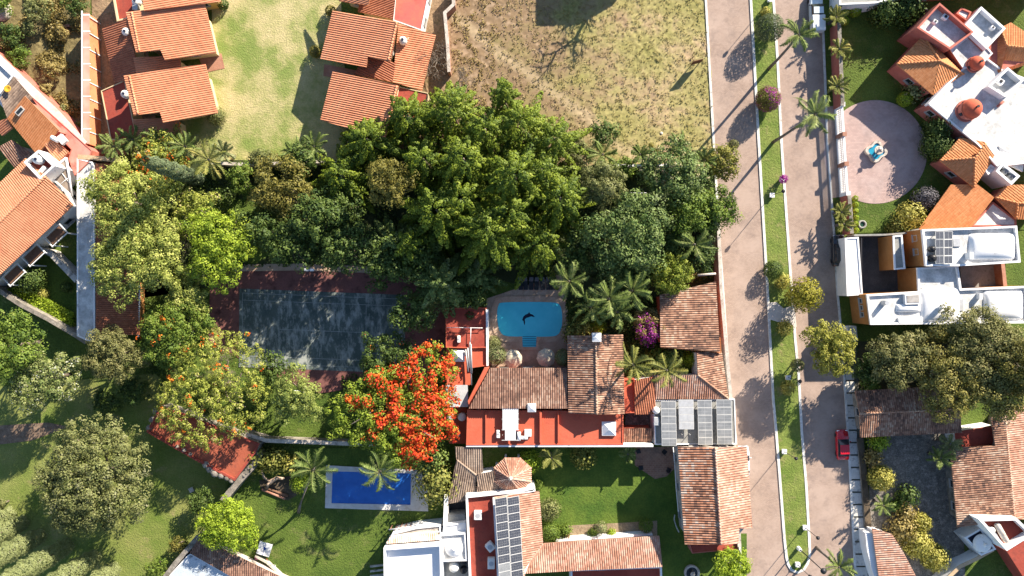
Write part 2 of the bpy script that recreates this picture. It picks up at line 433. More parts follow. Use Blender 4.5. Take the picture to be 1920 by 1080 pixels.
def tile_face(mb, pts, w=0.31, amp=0.11, thick=0.16, flow=None):
    P, n = plane_pts(pts)
    d = Vector((0, 0, -1)); d = d - n * d.dot(n)
    if flow is not None: d = Vector(flow) - n * Vector(flow).dot(n)
    if d.length < 1e-4: d = Vector((0, -1, 0)) - n * n.dot(Vector((0, -1, 0)))
    d.normalize(); u = d.cross(n).normalized()
    o = P[0]
    q = [((p - o).dot(u), (p - o).dot(d)) for p in P]
    sub = 4; step = w / sub
    prof = [0.0, 0.72, 1.0, 0.72]
    def pr(x):
        k = x / step; i = math.floor(k + 1e-9); f = k - i
        return (prof[i % sub] * (1 - f) + prof[(i + 1) % sub] * f) * amp
    tris = tessellate_polygon([[Vector((a, b, 0)) for a, b in q]])
    def clip(poly, a, keep_gt):
        out = []
        for i in range(len(poly)):
            s, e = poly[i - 1], poly[i]
            si = (s[0] >= a) if keep_gt else (s[0] <= a); ei = (e[0] >= a) if keep_gt else (e[0] <= a)
            if si != ei:
                t = (a - s[0]) / (e[0] - s[0]); out.append((a, s[1] + t * (e[1] - s[1])))
            if ei: out.append(e)
        return out
    V = []; F = []; UV = []
    for t in tris:
        tri = [q[i] for i in t]
        ar = (tri[1][0] - tri[0][0]) * (tri[2][1] - tri[0][1]) - (tri[2][0] - tri[0][0]) * (tri[1][1] - tri[0][1])
        if abs(ar) < 1e-6: continue
        k0 = math.floor(min(a for a, b in tri) / step); k1 = math.ceil(max(a for a, b in tri) / step)
        for k in range(k0, k1):
            c = clip(clip(tri, k * step, True), (k + 1) * step, False)
            if len(c) < 3: continue
            i0 = len(V); pp = []
            for a, b in c:
                fr = (a - k * step) / step
                hh = (prof[k % sub] * (1 - fr) + prof[(k + 1) % sub] * fr) * amp
                pp.append(o + u * a + d * b + n * hh)
            idx = list(range(i0, i0 + len(c)))
            nn = (pp[1] - pp[0]).cross(pp[2] - pp[0]); uvs = [(a, b) for a, b in c]
            if nn.dot(n) < 0: idx = idx[::-1]; uvs = uvs[::-1]
            V += pp; F.append(idx); UV.append(uvs)
    mb.add(V, F, 0, UV)
    # slab below
    Pc = ccw(P); m = len(Pc)
    top = [p - n * 0.01 for p in Pc]; bot = [p - Vector((0, 0, thick)) for p in Pc]
    mb.add(top + bot, [(m + i, m + (i + 1) % m, (i + 1) % m, i) for i in range(m)], 0, [[(0.1, 0.1)] * 4] * m)
    bt = tessellate_polygon([bot]); mb.add(bot, [tuple(t) for t in bt], 0, [[(0.1, 0.1)] * 3] * len(bt))
    return P

def ridge_caps(mb, a, b, r=0.16):
    """row of half-round cap tiles along a ridge or hip (a, b = (px,py,h))"""
    A = W(*a) if not isinstance(a, Vector) else a; B = W(*b) if not isinstance(b, Vector) else b
    L_ = (B - A).length; n = max(2, int(L_ / 0.42))
    for i in range(n):
        p = A.lerp(B, i / n); q = A.lerp(B, (i + 1.08) / n)
        o = len(mb.v)
        mb.tube([p + Vector((0, 0, 0.03)), q + Vector((0, 0, 0.05))], [r, r * 0.82], 7)
        for k in range(len(mb.uv)):
            pass

def windows_on(root, poly, z0, zt, every=3.2, wmat=None, size=(1.1, 1.2), skip=()):
    """windows along the wall lines of a ccw footprint"""
    poly = ccw([Vector((p.x, p.y, 0)) for p in poly])
    n = len(poly)
    for i in range(n):
        if i in skip: continue
        a, b = poly[i], poly[(i + 1) % n]
        L_ = (b - a).length
        if L_ < 2.2: continue
        e = (b - a) / L_; out = Vector((e.y, -e.x, 0))
        k = max(1, int(L_ / every))
        for j in range(k):
            c = a.lerp(b, (j + 0.5) / k)
            if out.dot(-c) < 0.35 * c.length: continue      # only the sides the picture can see
            w, hh = size
            if zt - z0 < hh + 0.3: continue
            zc = z0 + (zt - z0) * 0.5
            add_window(root, c, e, out, w, hh, zc)
def add_window(root, c, e, out, w, hh, zc):
    rz = math.atan2(e.y, e.x)
    m = MB()
    t = 0.09
    for s in (-1, 1):
        p = c + e * (s * (w / 2 - t / 2)) + out * 0.03; m.box((p.x, p.y, zc), (t, 0.12, hh), rz)
        p = c + out * 0.03; m.box((p.x, p.y, zc + s * (hh / 2 - t / 2)), (w - 2 * t, 0.12, t), rz)
    p = c + out * 0.09; m.box((p.x, p.y, zc - hh / 2 - 0.05), (w + 0.2, 0.24, 0.08), rz)
    fr = m.build("window", M_FRAME, root)
    g = MB(); p = c + out * 0.012
    g.box((p.x, p.y, zc), (w - 2 * t, 0.03, hh - 2 * t), rz)
    g.build("pane", M_GLASS, fr)

def walls(root, pts, m, ins=0.45, drop=0.28, wins=True, name="wall", size=(1.2, 1.2), every=3.2, z0w=None):
    P = ccw([W(*p) for p in pts])
    Q = inset(P, ins)
    for q in Q: q.z -= drop
    mb = MB(); mb.prism(Q, 0); o = mb.build(name, m, root)
    if wins:
        zt = min(q.z for q in Q)
        if zt > 4.2:
            windows_on(root, Q, 0.5, 2.4, every, size=size); windows_on(root, Q, zt - 2.3, zt - 0.3, every, size=size)
        else: windows_on(root, Q, 0.5, zt - 0.1, every, size=size)
    return Q
def tiles(root, faces, m, name="tile_roof", caps=(), w=0.31, amp=0.11, flow=None, label=None):
    mb = MB()
    for f in faces: tile_face(mb, f, w=w, amp=amp, flow=flow)
    for a, b in caps: ridge_caps(mb, a, b)
    return mb.build(name, m, root, label)
def flat(root, pts, h, wm, rm, par=0.35, pt=0.22, cap=None, wins=True, name="flat_roof", z0=0.0, size=(1.2, 1.2), every=3.2, wallname="wall"):
    """flat-roofed block traced along the outside of its parapet top"""
    P = ccw([W(p[0], p[1], h + par) for p in pts])
    Q = inset(P, pt)
    mb = MB(); mb.prism([Vector((p.x, p.y, h)) for p in P], z0, cap=False); mb.build(wallname, wm, root)
    mb = MB(); mb.poly([Vector((p.x, p.y, h)) for p in inset(P, 0.004)]); r = mb.build(name, rm, root)
    if par > 0.05:
        mb = MB(); mb.ring(P, Q, h, h + par); mb.build("parapet", cap or wm, root)
    if wins and h - z0 > 2.2: 
        if h - z0 > 4.8:
            windows_on(root, P, z0 + 0.5, z0 + 2.5, every, size=size)
        windows_on(root, P, h - 2.2, h - 0.2, every, size=size)
    return P
def house(name, label, pts, h=4, cat="house", group=None):
    P = [W(*p[:2], h) for p in pts]
    return thing(name, label, cat, base_of(P), 0, group)

def wall_line(name, label, pts, h, t, m, mcap=None, cat="wall", capw=None, base=0, pil=None, group=None, htop=None):
    """free-standing wall along photo points of its top centre line"""
    P = [W(p[0], p[1], h) for p in pts]
    root = thing(name, label, cat, base_of(P), 0, group)
    def strip(off, z0, z1, mm, nm):
        n = len(P); A = []; B = []
        for i in range(n):
            d1 = (P[i] - P[i - 1]).normalized() if i else (P[1] - P[0]).normalized()
            d2 = (P[i + 1] - P[i]).normalized() if i < n - 1 else d1
            dd = (d1 + d2).normalized(); k = off / max(0.5, dd.dot(d1))
            nn = Vector((-dd.y, dd.x, 0)) * k
            A.append(P[i] + nn); B.append(P[i] - nn)
        mb = MB()
        for i in range(n - 1):
            q = [A[i], A[i + 1], B[i + 1], B[i]]
            V = [Vector((p.x, p.y, z0)) for p in q] + [Vector((p.x, p.y, z1)) for p in q]
            F = [(7, 6, 5, 4), (0, 1, 5, 4), (2, 3, 7, 6)]
            if i == 0: F.append((3, 0, 4, 7))
            if i == n - 2: F.append((1, 2, 6, 5))
            F = [f[::-1] if False else f for f in F]
            mb.add(V, F)
        return mb.build(nm, mm, root)
    strip(t / 2, 0, h, m, "wall_body")
    if mcap: strip((capw or t + 0.12) / 2, h, h + 0.08, mcap, "coping")
    if pil:
        for i in range(len(P) - 1):
            L_ = (P[i + 1] - P[i]).length; k = int(L_ / pil)
            for j in range(k + 1):
                c = P[i].lerp(P[i + 1], j / max(1, k)); e = P[i + 1] - P[i]
                mb = MB(); mb.box((c.x, c.y, (h + 0.02) / 2), (0.22, t + 0.12, h + 0.02 - 0.02), math.atan2(e.y, e.x)); mb.build("pilaster", M_WHITE, root)
    return root

# ---------------------------------------------------------------- ground
def zone(name, pts, z, m, h=0):
    mb = MB(); mb.poly([Vector((W(*p).x, W(*p).y, z)) for p in pts]); return struct(mb.build(name, m))
G_LAWN = mat("lush_lawn", (0.055, 0.095, 0.012), (0.10, 0.145, 0.022), 0.22, fine=0.3, fscale=5, spots=(0.15, 0.16, 0.05), spot_scale=0.35, spot_amt=0.35, bump=1.5, bscale=4)
G_PALE = mat("pale_dry_lawn", (0.16, 0.215, 0.05), (0.33, 0.31, 0.12), 0.16, fine=0.16, fscale=4, spots=(0.48, 0.40, 0.22), spot_scale=0.16, spot_amt=0.9, bump=1.2, bscale=4)
G_MED = mat("verge_lawn", (0.11, 0.165, 0.026), (0.18, 0.215, 0.05), 0.35, fine=0.25, fscale=5, spots=(0.24, 0.21, 0.09), spot_scale=0.5, spot_amt=0.3, bump=1.5, bscale=4)
G_MOWN = mat("mown_dark_lawn", (0.05, 0.10, 0.012), (0.10, 0.15, 0.02), 0.3, fine=0.25, fscale=4, bump=1.2, bscale=3)
G_DRY = mat("dry_tufted_grass", (0.245, 0.225, 0.075), (0.36, 0.30, 0.14), 0.16, fine=0.25, fscale=2.2, spots=(0.36, 0.25, 0.16), spot_scale=0.16, spot_amt=0.6)
G_BRN = mat("bare_brown_earth", (0.20, 0.13, 0.075), (0.31, 0.215, 0.13), 0.35, fine=0.3, fscale=3, spots=(0.13, 0.10, 0.045), spot_scale=0.7, spot_amt=0.5, bump=1.5, bscale=2)
G_SCRUB = mat("scrub_ground", (0.13, 0.105, 0.045), (0.20, 0.16, 0.07), 0.4, fine=0.3, fscale=3, bump=1.5, bscale=2)
P_ROAD = paver_mat("pink_block_paving", (0.39, 0.29, 0.235), (0.31, 0.23, 0.185), (0.42, 0.32, 0.265), 0.26, stain=(0.23, 0.175, 0.15), mortar=(0.2, 0.15, 0.125))
P_COURT = paver_mat("mauve_court_paving", (0.44, 0.32, 0.29), (0.36, 0.26, 0.24), (0.43, 0.34, 0.32), 0.35, stain=(0.26, 0.20, 0.19), mortar=(0.26, 0.2, 0.18))
P_DARK = mat("dark_cobble_paving", (0.13, 0.118, 0.10), (0.20, 0.18, 0.155), 0.7, fine=0.5, fscale=6, spots=(0.36, 0.32, 0.28), spot_scale=1.3, spot_amt=0.6, bump=1.0, bscale=5)
P_BRICK = paver_mat("clay_patio_paving", (0.33, 0.18, 0.12), (0.25, 0.13, 0.09), (0.36, 0.24, 0.17), 0.5, mortar=(0.4, 0.3, 0.22))
P_DECK = mat("beige_pool_deck", (0.42, 0.29, 0.205), (0.50, 0.37, 0.28), 0.7, fine=0.12, fscale=6, spots=(0.3, 0.2, 0.14), spot_scale=0.8, spot_amt=0.4)

mb = MB(); n = 40
mb.add([(-400, -400, -0.06), (400, -400, -0.06), (400, 400, -0.06), (-400, 400, -0.06)], [(0, 1, 2, 3)])
struct(mb.build("ground", G_LAWN))

# the wild lot and the scrub corner: real uneven ground
def rough_sheet(name, pts, z, amp, res, m, sc=1.6):
    P = [W(*p) for p in pts]; x0 = min(p.x for p in P); x1 = max(p.x for p in P); y0 = min(p.y for p in P); y1 = max(p.y for p in P)
    nx = int((x1 - x0) / res); ny = int((y1 - y0) / res)
    def inside(x, y):
        c = False; k = len(P) - 1
        for i in range(len(P)):
            if (P[i].y > y) != (P[k].y > y) and x < (P[k].x - P[i].x) * (y - P[i].y) / (P[k].y - P[i].y) + P[i].x: c = not c
            k = i
        return c
    V = []; F = []
    for j in range(ny + 1):
        for i in range(nx + 1):
            x = x0 + (x1 - x0) * i / nx; y = y0 + (y1 - y0) * j / ny
            a = noise.noise((x * sc, y * sc, 0)) ; b = noise.noise((x * sc * 2.3, y * sc * 2.3, 5)); c2 = noise.noise((x * .12, y * .12, 3))
            V.append((x, y, z + max(0, amp * (0.5 + a * 0.8 + b * 0.6) * (0.75 + c2 * 1.2))))
    for j in range(ny):
        for i in range(nx):
            if inside(x0 + (i + .5) * (x1 - x0) / nx, y0 + (j + .5) * (y1 - y0) / ny):
                k = j * (nx + 1) + i; F.append((k, k + 1, k + nx + 2, k + nx + 1))
    mb = MB(); mb.add(V, F, smooth=True); return struct(mb.build(name, m))
def field_mat():
    """straw tufts that thin out into bare brown earth towards the garden wall, with a worn footpath"""
    m = G_DRY; nt = m.node_tree; N = nt.nodes; L = nt.links; b = N["Principled BSDF"]; old = b.inputs["Base Color"].links[0].from_socket
    geo = N.new("ShaderNodeNewGeometry"); sp = N.new("ShaderNodeSeparateXYZ"); L.new(geo.outputs["Position"], sp.inputs[0])
    n = N.new("ShaderNodeTexNoise"); n.inputs["Scale"].default_value = .16; n.inputs["Detail"].default_value = 6; n.inputs["Roughness"].default_value = .65; L.new(geo.outputs["Position"], n.inputs["Vector"])
    def M(op, a, bb):
        x = N.new("ShaderNodeMath"); x.operation = op
        for i, s in enumerate((a, bb)):
            if isinstance(s, (int, float)): x.inputs[i].default_value = s
            else: L.new(s, x.inputs[i])
        return x.outputs[0]
    def R(s, a, bb, c=0.0, d=1.0):
        r = N.new("ShaderNodeMapRange"); L.new(s, r.inputs[0]); r.inputs[1].default_value = a; r.inputs[2].default_value = bb; r.inputs[3].default_value = c; r.inputs[4].default_value = d; return r.outputs[0]
    def X(f, a, c):
        x = N.new("ShaderNodeMix"); x.data_type = 'RGBA'; L.new(f, x.inputs[0]); L.new(a, x.inputs[6]); x.inputs[7].default_value = (*c, 1); return x.outputs[2]
    g = M('ADD', M('MULTIPLY', sp.outputs[0], -.05), M('MULTIPLY', n.outputs["Fac"], 3.0))
    c1 = X(R(g, .7, 1.45), old, (.22, .15, .085))
    n2 = N.new("ShaderNodeTexNoise"); n2.inputs["Scale"].default_value = 1.2; n2.inputs["Detail"].default_value = 6; L.new(geo.outputs["Position"], n2.inputs["Vector"])
    c2 = X(M('MULTIPLY', R(g, 1.2, 1.8), R(n2.outputs["Fac"], .5, .62)), c1, (.33, .235, .15))
    # footpath: from (960,115) to (1190,310) in photo terms
    a = W(955, 110); e = W(1200, 300) - a; l = e.length; e.normalize()
    dist = M('ABSOLUTE', M('SUBTRACT', M('ADD', M('MULTIPLY', M('SUBTRACT', sp.outputs[0], a.x), -e.y), M('MULTIPLY', M('SUBTRACT', sp.outputs[1], a.y), e.x)), R(n.outputs["Fac"], .3, .7, -.8, .8)), 0)
    c3 = X(M('MULTIPLY', R(dist, 1.3, .3), .7), c2, (.40, .31, .19))
    L.new(c3, b.inputs["Base Color"]); return m
rough_sheet("dry_field", [(846, -60), (1322, -60), (1334, 150), (1342, 312), (1060, 312), (846, 312)], 0.0, 0.11, 0.2, field_mat())
rough_sheet("bare_earth", [(795, -60), (850, -60), (846, 120), (850, 330), (740, 320), (760, 200)], 0.0, 0.12, 0.25, G_BRN, 1.2)
rough_sheet("scrub_land", [(-80, -60), (170, -60), (168, 275), (158, 272), (0, 112), (-80, 60)], 0.0, 0.25, 0.3, G_SCRUB, 1.1)
zone("dry_lawn", [(395, -60), (640, -60), (640, 40), (655, 250), (655, 305), (350, 305), (330, 240), (400, 120)], 0.01, G_PALE)
zone("lane_ground", [(170, -60), (260, -60), (300, 290), (180, 290)], 0.01, G_BRN)
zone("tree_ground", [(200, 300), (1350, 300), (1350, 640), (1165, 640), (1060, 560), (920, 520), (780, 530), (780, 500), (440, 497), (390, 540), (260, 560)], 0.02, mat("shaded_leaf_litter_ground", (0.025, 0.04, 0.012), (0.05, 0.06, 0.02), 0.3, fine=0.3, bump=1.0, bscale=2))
zone("garden_lawn", [(400, 360), (560, 400), (520, 470), (470, 500), (440, 470), (330, 420)], 0.03, G_LAWN)
zone("orchard_ground", [(262, 540), (390, 540), (395, 700), (500, 800), (480, 830), (300, 770), (262, 700)], 0.02, G_LAWN)

# roads: edge lines read off the photograph
E1 = [(1322, -60), (1325, 0), (1340, 270), (1352, 470), (1357, 540), (1368, 700), (1378, 830), (1392, 1080), (1398, 1150)]
E2 = [(1402, -60), (1405, 0), (1420, 270), (1436, 540), (1447, 750), (1453, 815), (1460, 905), (1468, 1010), (1472, 1045)]
E3 = [(1449, -60), (1452, 0), (1460, 120), (1467, 270), (1478, 430), (1487, 560), (1493, 640), (1499, 700), (1505, 810), (1513, 905), (1519, 1010), (1520, 1040)]
E4 = [(1530, -60), (1536, 0), (1541, 62), (1546, 185), (1548, 265), (1562, 445), (1567, 540), (1573, 605), (1580, 700), (1587, 810), (1592, 900), (1600, 1055), (1612, 1150)]
mb = MB(); mb.poly([Vector((W(*p).x, W(*p).y, 0.05)) for p in E1 + E4[::-1]]); struct(mb.build("road", P_ROAD))
def kerb(line, wd, name="kerb", z=0.17, m=M_KERB, side=1, z0=0.0, skip=()):
    P = [W(*p) for p in line]; mb = MB()
    for i in range(len(P) - 1):
        if i in skip: continue
        a, b = P[i], P[i + 1]
        n1 = [None, None]
        for k, idx in enumerate((i, i + 1)):
            d = (P[min(idx + 1, len(P) - 1)] - P[max(idx - 1, 0)]).normalized(); n1[k] = Vector((-d.y, d.x, 0)) * wd * side
        q = [a, b, b + n1[1], a + n1[0]]
        mb.add([Vector((p.x, p.y, z0)) for p in q] + [Vector((p.x, p.y, z)) for p in q], [(4, 5, 6, 7), (0, 1, 5, 4), (1, 2, 6, 5), (2, 3, 7, 6), (3, 0, 4, 7)])
    return struct(mb.build(name, m))
kerb(E1, 0.32, side=-1)
kerb(E4, 0.30, side=1)
# median island: turf and kerb ring with a round end
end = [(1475, 1058), (1482, 1070), (1495, 1075), (1508, 1069), (1516, 1056)]
isl = E2 + end + E3[::-1]
zone("median_grass", isl, 0.12, G_MED)
kerb(E2 + end + E3[::-1], 0.36, z=0.18, side=1)
PAVE = mat("median_crossing_slab", (0.50, 0.46, 0.42), (0.58, 0.54, 0.50), 0.8, fine=0.08)
zone("crossing_path", [(1438, 568), (1455, 566), (1468, 578), (1482, 574), (1490, 585), (1493, 613), (1480, 610), (1440, 598)], 0.185, PAVE)
# verge on the far side of the second carriageway, its concrete squares
zone("verge_grass", [(1536, -60), (1541, 62), (1546, 185), (1548, 265), (1562, 445), (1567, 540), (1573, 605), (1578, 660), (1608, 660), (1600, 540), (1592, 445), (1585, 370), (1575, 200), (1562, -60)], 0.07, G_LAWN)
zone("side_path", [(1548, 200), (1553, 372), (1590, 368), (1578, 198)], 0.09, P_ROAD)
P = []
sq_pts = [(1593 + i * 0.0, 0) for i in range(0)]
sd = MB()
mb = MB(); mb.poly([Vector((W(*p).x, W(*p).y, 0.08)) for p in [(1578, 650), (1606, 650), (1614, 820), (1640, 1080), (1650, 1150), (1612, 1150), (1600, 1055), (1592, 900), (1587, 810)]])
struct(mb.build("pavement", mat("mossy_pavement_joints", (0.05, 0.055, 0.04), (0.11, 0.11, 0.09), 1.0, fine=0.3)))
for i in range(17):
    y0 = 692 + i * 23.2; y1 = y0 + 20
    def xl(y): return np.interp(y, [650, 810, 900, 1055, 1150], [1583, 1590, 1595, 1603, 1615])
    def xr(y): return np.interp(y, [650, 820, 1080, 1150], [1598, 1606, 1626, 1640])
    mb = MB(); q = [(xl(y0), y0), (xr(y0), y0), (xr(y1), y1), (xl(y1), y1)]
    mb.prism([Vector((W(*p).x, W(*p).y, 0.15)) for p in q], 0.08)
    struct(mb.build("pavement_slab", mat("pale_stained_slab", (.50, .48, .44), (.62, .60, .56), 1.2, fine=.15, spots=(.14, .13, .12), spot_scale=1.2, spot_amt=.5, bump=.3)))

# plots east of the road
zone("villa_lawn", [(1562, -20), (1960, -20), (1960, 430), (1595, 437), (1580, 200)], 0.03, G_LAWN)
mb = MB(); c = W(1641, 285); mb.cyl((c.x, c.y, 0.04), 97 / S, 0.03, 72, smooth=False)
struct(mb.build("forecourt", P_COURT))
zone("courtyard_floor", [(1610, 440), (1760, 440), (1760, 560), (1610, 560)], 0.05, mat("charcoal_court_paving", (0.06, 0.065, 0.07), (0.09, 0.095, 0.10), 0.6, fine=0.3))
zone("back_lawn", [(1885, 490), (1960, 480), (1960, 640), (1600, 640), (1600, 612), (1885, 600)], 0.04, G_LAWN)
zone("tree_plot_ground", [(1605, 640), (1960, 640), (1960, 740), (1605, 740)], 0.05, mat("leafy_soil", (0.03, 0.04, 0.018), (0.07, 0.06, 0.03), 0.5, fine=0.3))
zone("cobbled_yard", [(1625, 800), (1800, 800), (1810, 1100), (1650, 1100), (1632, 990)], 0.05, P_DARK)
# plots in the middle
zone("pool_deck_ground", [(912, 560), (1062, 510), (1062, 690), (910, 690)], 0.05, P_DECK)
zone("mown_garden", [(990, 838), (1290, 838), (1290, 1020), (1010, 1020)], 0.05, G_MOWN)
zone("clay_patio", [(1190, 838), (1275, 838), (1275, 868), (1250, 893), (1228, 898), (1190, 872)], 0.07, P_BRICK)
zone("planting_bed", [(1065, 985), (1165, 980), (1232, 976), (1232, 1005), (1065, 1008)], 0.07, mat("sandy_bed_soil", (0.22, 0.16, 0.10), (0.30, 0.23, 0.15), 1.0, fine=0.3, bump=1.0, bscale=3))
zone("front_lawn", [(1240, 1000), (1400, 1000), (1400, 1150), (1240, 1150)], 0.06, G_MOWN)
zone("pool_garden_lawn", [(430, 900), (480, 840), (840, 840), (835, 1000), (720, 1005), (700, 1150), (500, 1150), (380, 1060)], 0.05, G_LAWN)
zone("sunlit_lawn", [(-60, 730), (290, 700), (480, 840), (420, 935), (310, 1090), (300, 1150), (-60, 1150)], 0.04, mat("sunny_lawn", (0.11, 0.16, 0.025), (0.20, 0.215, 0.06), 0.18, fine=0.22, fscale=5, spots=(0.26, 0.22, 0.10), spot_scale=0.25, spot_amt=0.25, bump=1.2, bscale=4))
zone("garden_path", [(-40, 800), (90, 792), (130, 800), (60, 826), (-40, 838)], 0.06, mat("gravel_path", (0.15, 0.10, 0.07), (0.24, 0.17, 0.12), 1.5, fine=0.4))

# the tennis court
def q2(u, v):   # court frame: u 0..1 across (x), v 0..1 down
    a = Vector((449, 541)); b = Vector((760, 553)); c_ = Vector((448, 688)); 
    p = a + (b - a) * u + (c_ - a) * v; return (p.x, p.y)
zone("court_edge_path", [(440, 496), (560, 494), (700, 500), (700, 512), (560, 507), (436, 509)], .045, P_DECK)
zone("court_surround", [(394, 538), (440, 498), (560, 497), (790, 510), (835, 560), (835, 700), (600, 738), (500, 700), (390, 640)], 0.035, mat("dark_red_court_surface", (0.16, 0.07, 0.06), (0.22, 0.09, 0.08), 0.4, fine=0.2, spots=(0.06, 0.025, 0.025), spot_scale=0.5, spot_amt=0.5))
def court_surface():
    m = mat("worn_green_court_surface", (0.065, 0.088, 0.080), (0.095, 0.12, 0.11), 0.5, fine=0.2)
    nt = m.node_tree; N = nt.nodes; L = nt.links
    b = N["Principled BSDF"]; old = b.inputs["Base Color"].links[0].from_socket
    geo = N.new("ShaderNodeNewGeometry"); mp_ = N.new("ShaderNodeMapping"); mp_.inputs["Scale"].default_value = (.9, 0.35, 1)
    L.new(geo.outputs["Position"], mp_.inputs[0])
    n = N.new("ShaderNodeTexNoise"); n.inputs["Scale"].default_value = 1.0; n.inputs["Detail"].default_value = 8; n.inputs["Roughness"].default_value = 0.75
    L.new(mp_.outputs[0], n.inputs["Vector"])
    r = N.new("ShaderNodeMapRange"); L.new(n.outputs["Fac"], r.inputs[0]); r.inputs[1].default_value = 0.47; r.inputs[2].default_value = 0.6; r.inputs[4].default_value = 0.85
    x = N.new("ShaderNodeMix"); x.data_type = 'RGBA'; L.new(r.outputs[0], x.inputs[0]); L.new(old, x.inputs[6]); x.inputs[7].default_value = (0.34, 0.36, 0.33, 1)
    L.new(x.outputs[2], b.inputs["Base Color"]); return m
zone("tennis_court", [q2(0, 0), q2(1, 0), q2(1, 1), q2(0, 1)], 0.045, court_surface())
LN = mat("faded_line_paint", (0.22, 0.25, 0.24), (0.32, 0.34, 0.33), 2.0, fine=0.2)
mb = MB()
def cl(u0, v0, u1, v1):
    a = W(*q2(u0, v0)); b = W(*q2(u1, v1)); e = (b - a).normalized(); nn = Vector((-e.y, e.x, 0)) * 0.035
    mb.add([Vector((p.x, p.y, 0.052)) for p in (a + nn, b + nn, b - nn, a - nn)], [(0, 3, 2, 1)])
for v in (0.055, 0.145, 0.855, 0.945): cl(0.02, v, 0.98, v)
for u in (0.02, 0.98): cl(u, 0.055, u, 0.945)
for u in (0.24, 0.765): cl(u, 0.1455, u, 0.8545)
cl(0.24, 0.5, 0.765, 0.5)
struct(mb.build("court_lines", LN))

# ---------------------------------------------------------------- terraces of row houses, north-west
def tank(px, py, h, label, r=0.55, ht=1.05, m=M_PLAST, lid=M_LID, group="rooftop water tanks", face=0.6):
    p = W(px, py, h + 0.8)
    t = thing("water_tank", label, "water tank", (p.x, p.y, h), 0, group)
    mb = MB(); mb.lathe((p.x, p.y, h), [(r * .95, 0), (r, .08), (r, ht * .55), (r * .96, ht * .62), (r, ht * .7), (r * .97, ht * .78), (r * .6, ht * .95), (r * .35, ht)], 20); mb.build("tank_body", m, t)
    mb = MB(); mb.cyl((p.x, p.y, h + ht - .01), r * .36, .09, 16); mb.build("lid", lid, t)
    mb = MB(); a = face; mb.tube([(p.x + r * math.cos(a), p.y + r * math.sin(a), h + .15), (p.x + (r + .35) * math.cos(a), p.y + (r + .35) * math.sin(a), h + .12), (p.x + (r + .38) * math.cos(a), p.y + (r + .38) * math.sin(a), h + .02)], .035); mb.build("pipe", M_ALU, t)
    return t

G = "terraced houses with terracotta shed roofs"
r = house("terraced_house", "terraced house with orange roof and cream walls, reaching off the top edge", [(262, -40), (412, 2), (270, 20)], 6, "house", G)
tiles(r, [[(262, -45, 6.5), (395, -60, 4.1), (414, 3, 4.1), (270, 20)]], T_NEW)
walls(r, [(262, -45, 6.1), (395, -60, 4.1), (414, 3, 4.1), (270, 20, 6.1)], M_YEL, ins=.95)
flat(r, [(205, -40), (258, -40), (256, 22), (236, 36), (219, 40)], 3.1, M_CREAM, M_DKRED)
r = house("terraced_house", "terraced house with orange roof beside the lane, a ribbed lower roof on its west side", [(236, 23), (384, 7), (406, 99), (255, 99)], 6, "house", G)
tiles(r, [[(236, 23, 6.7), (384, 7, 4.2), (406, 99), (309, 112), (301, 94), (255, 98, 6.7)]], T_NEW, caps=[((247, 23, 6.6), (262, 97, 6.6))])
walls(r, [(236, 23, 6.1), (384, 7, 4.1), (406, 99, 4.1), (309, 112, 3.9), (301, 94, 3.9), (255, 98, 6.1)], M_CREAM, ins=.95)
tiles(r, [[(192, 54, 2.8), (240, 34, 4.0), (262, 145, 4.0), (215, 157)]], T_LOW, name="lower_roof")
walls(r, [(192, 54, 2.8), (240, 34, 4.0), (262, 145, 4.0), (215, 157, 2.8)], M_CREAM, drop=.35)
tiles(r, [[(250, 108, 4.3), (336, 104, 3.4), (340, 126), (257, 142)]], T_NEW, name="porch_roof")
walls(r, [(250, 108, 4.3), (336, 104, 3.4), (340, 126, 3.4), (257, 142, 4.3)], M_CREAM, wins=False)
r = house("terraced_house", "terraced house with orange roof and a flat dark red terrace towards the lane", [(232, 142), (385, 120), (408, 212), (251, 216)], 6, "house", G)
tiles(r, [[(232, 142, 6.7), (385, 120, 4.2), (408, 212), (306, 230), (300, 211), (251, 216, 6.7)]], T_NEW, caps=[((243, 143, 6.6), (259, 214, 6.6))])
walls(r, [(232, 142, 6.1), (385, 120, 4.1), (408, 212, 4.1), (306, 230, 3.9), (300, 211, 3.9), (251, 216, 6.1)], M_CREAM, ins=.95)
flat(r, [(189, 170), (234, 150), (257, 262), (207, 262)], 3.1, M_CREAM, M_DKRED, par=.12, pt=.12)
tiles(r, [[(249, 224, 4.0), (335, 220, 3.2), (339, 250), (255, 265)]], T_NEW, name="porch_roof")
walls(r, [(249, 224, 4.0), (335, 220, 3.2), (339, 250, 3.2), (255, 265, 4.0)], M_CREAM, wins=False)
mb = MB(); mb.prism([W(*p, .06) for p in [(372, 108), (415, 100), (421, 128), (385, 136)]], 0); mb.build("terrace", M_CLAY, r)
r = house("terraced_house", "terraced house east of the pale lawn, its ribbed roof reaching off the top edge", [(620, -30), (692, -10), (636, 0)], 6, "house", G)
tiles(r, [[(625, -50, 4.2), (700, -40, 6.3), (691, 10), (636, 2)]], T_NEW)
walls(r, [(625, -50, 4.0), (700, -40, 5.8), (691, 10, 5.8), (636, 2, 4.0)], M_CREAM, ins=.95)
tiles(r, [[(671, 22, 3.1), (677, -10, 3.3), (742, -10, 4.1), (737, 36)]], T_LOW, name="lower_roof")
walls(r, [(671, 22, 3.1), (677, -10, 3.3), (742, -10, 4.1), (737, 36, 4.1)], M_CREAM, wins=False)
flat(r, [(743, -30), (808, -30), (790, 57), (737, 38)], 3.3, M_WHITE, mat("coral_red_terrace", (0.50, 0.11, 0.1), (0.56, 0.15, 0.1), .5, fine=.06, spots=(.4, .09, .07)), par=.1, pt=.12)
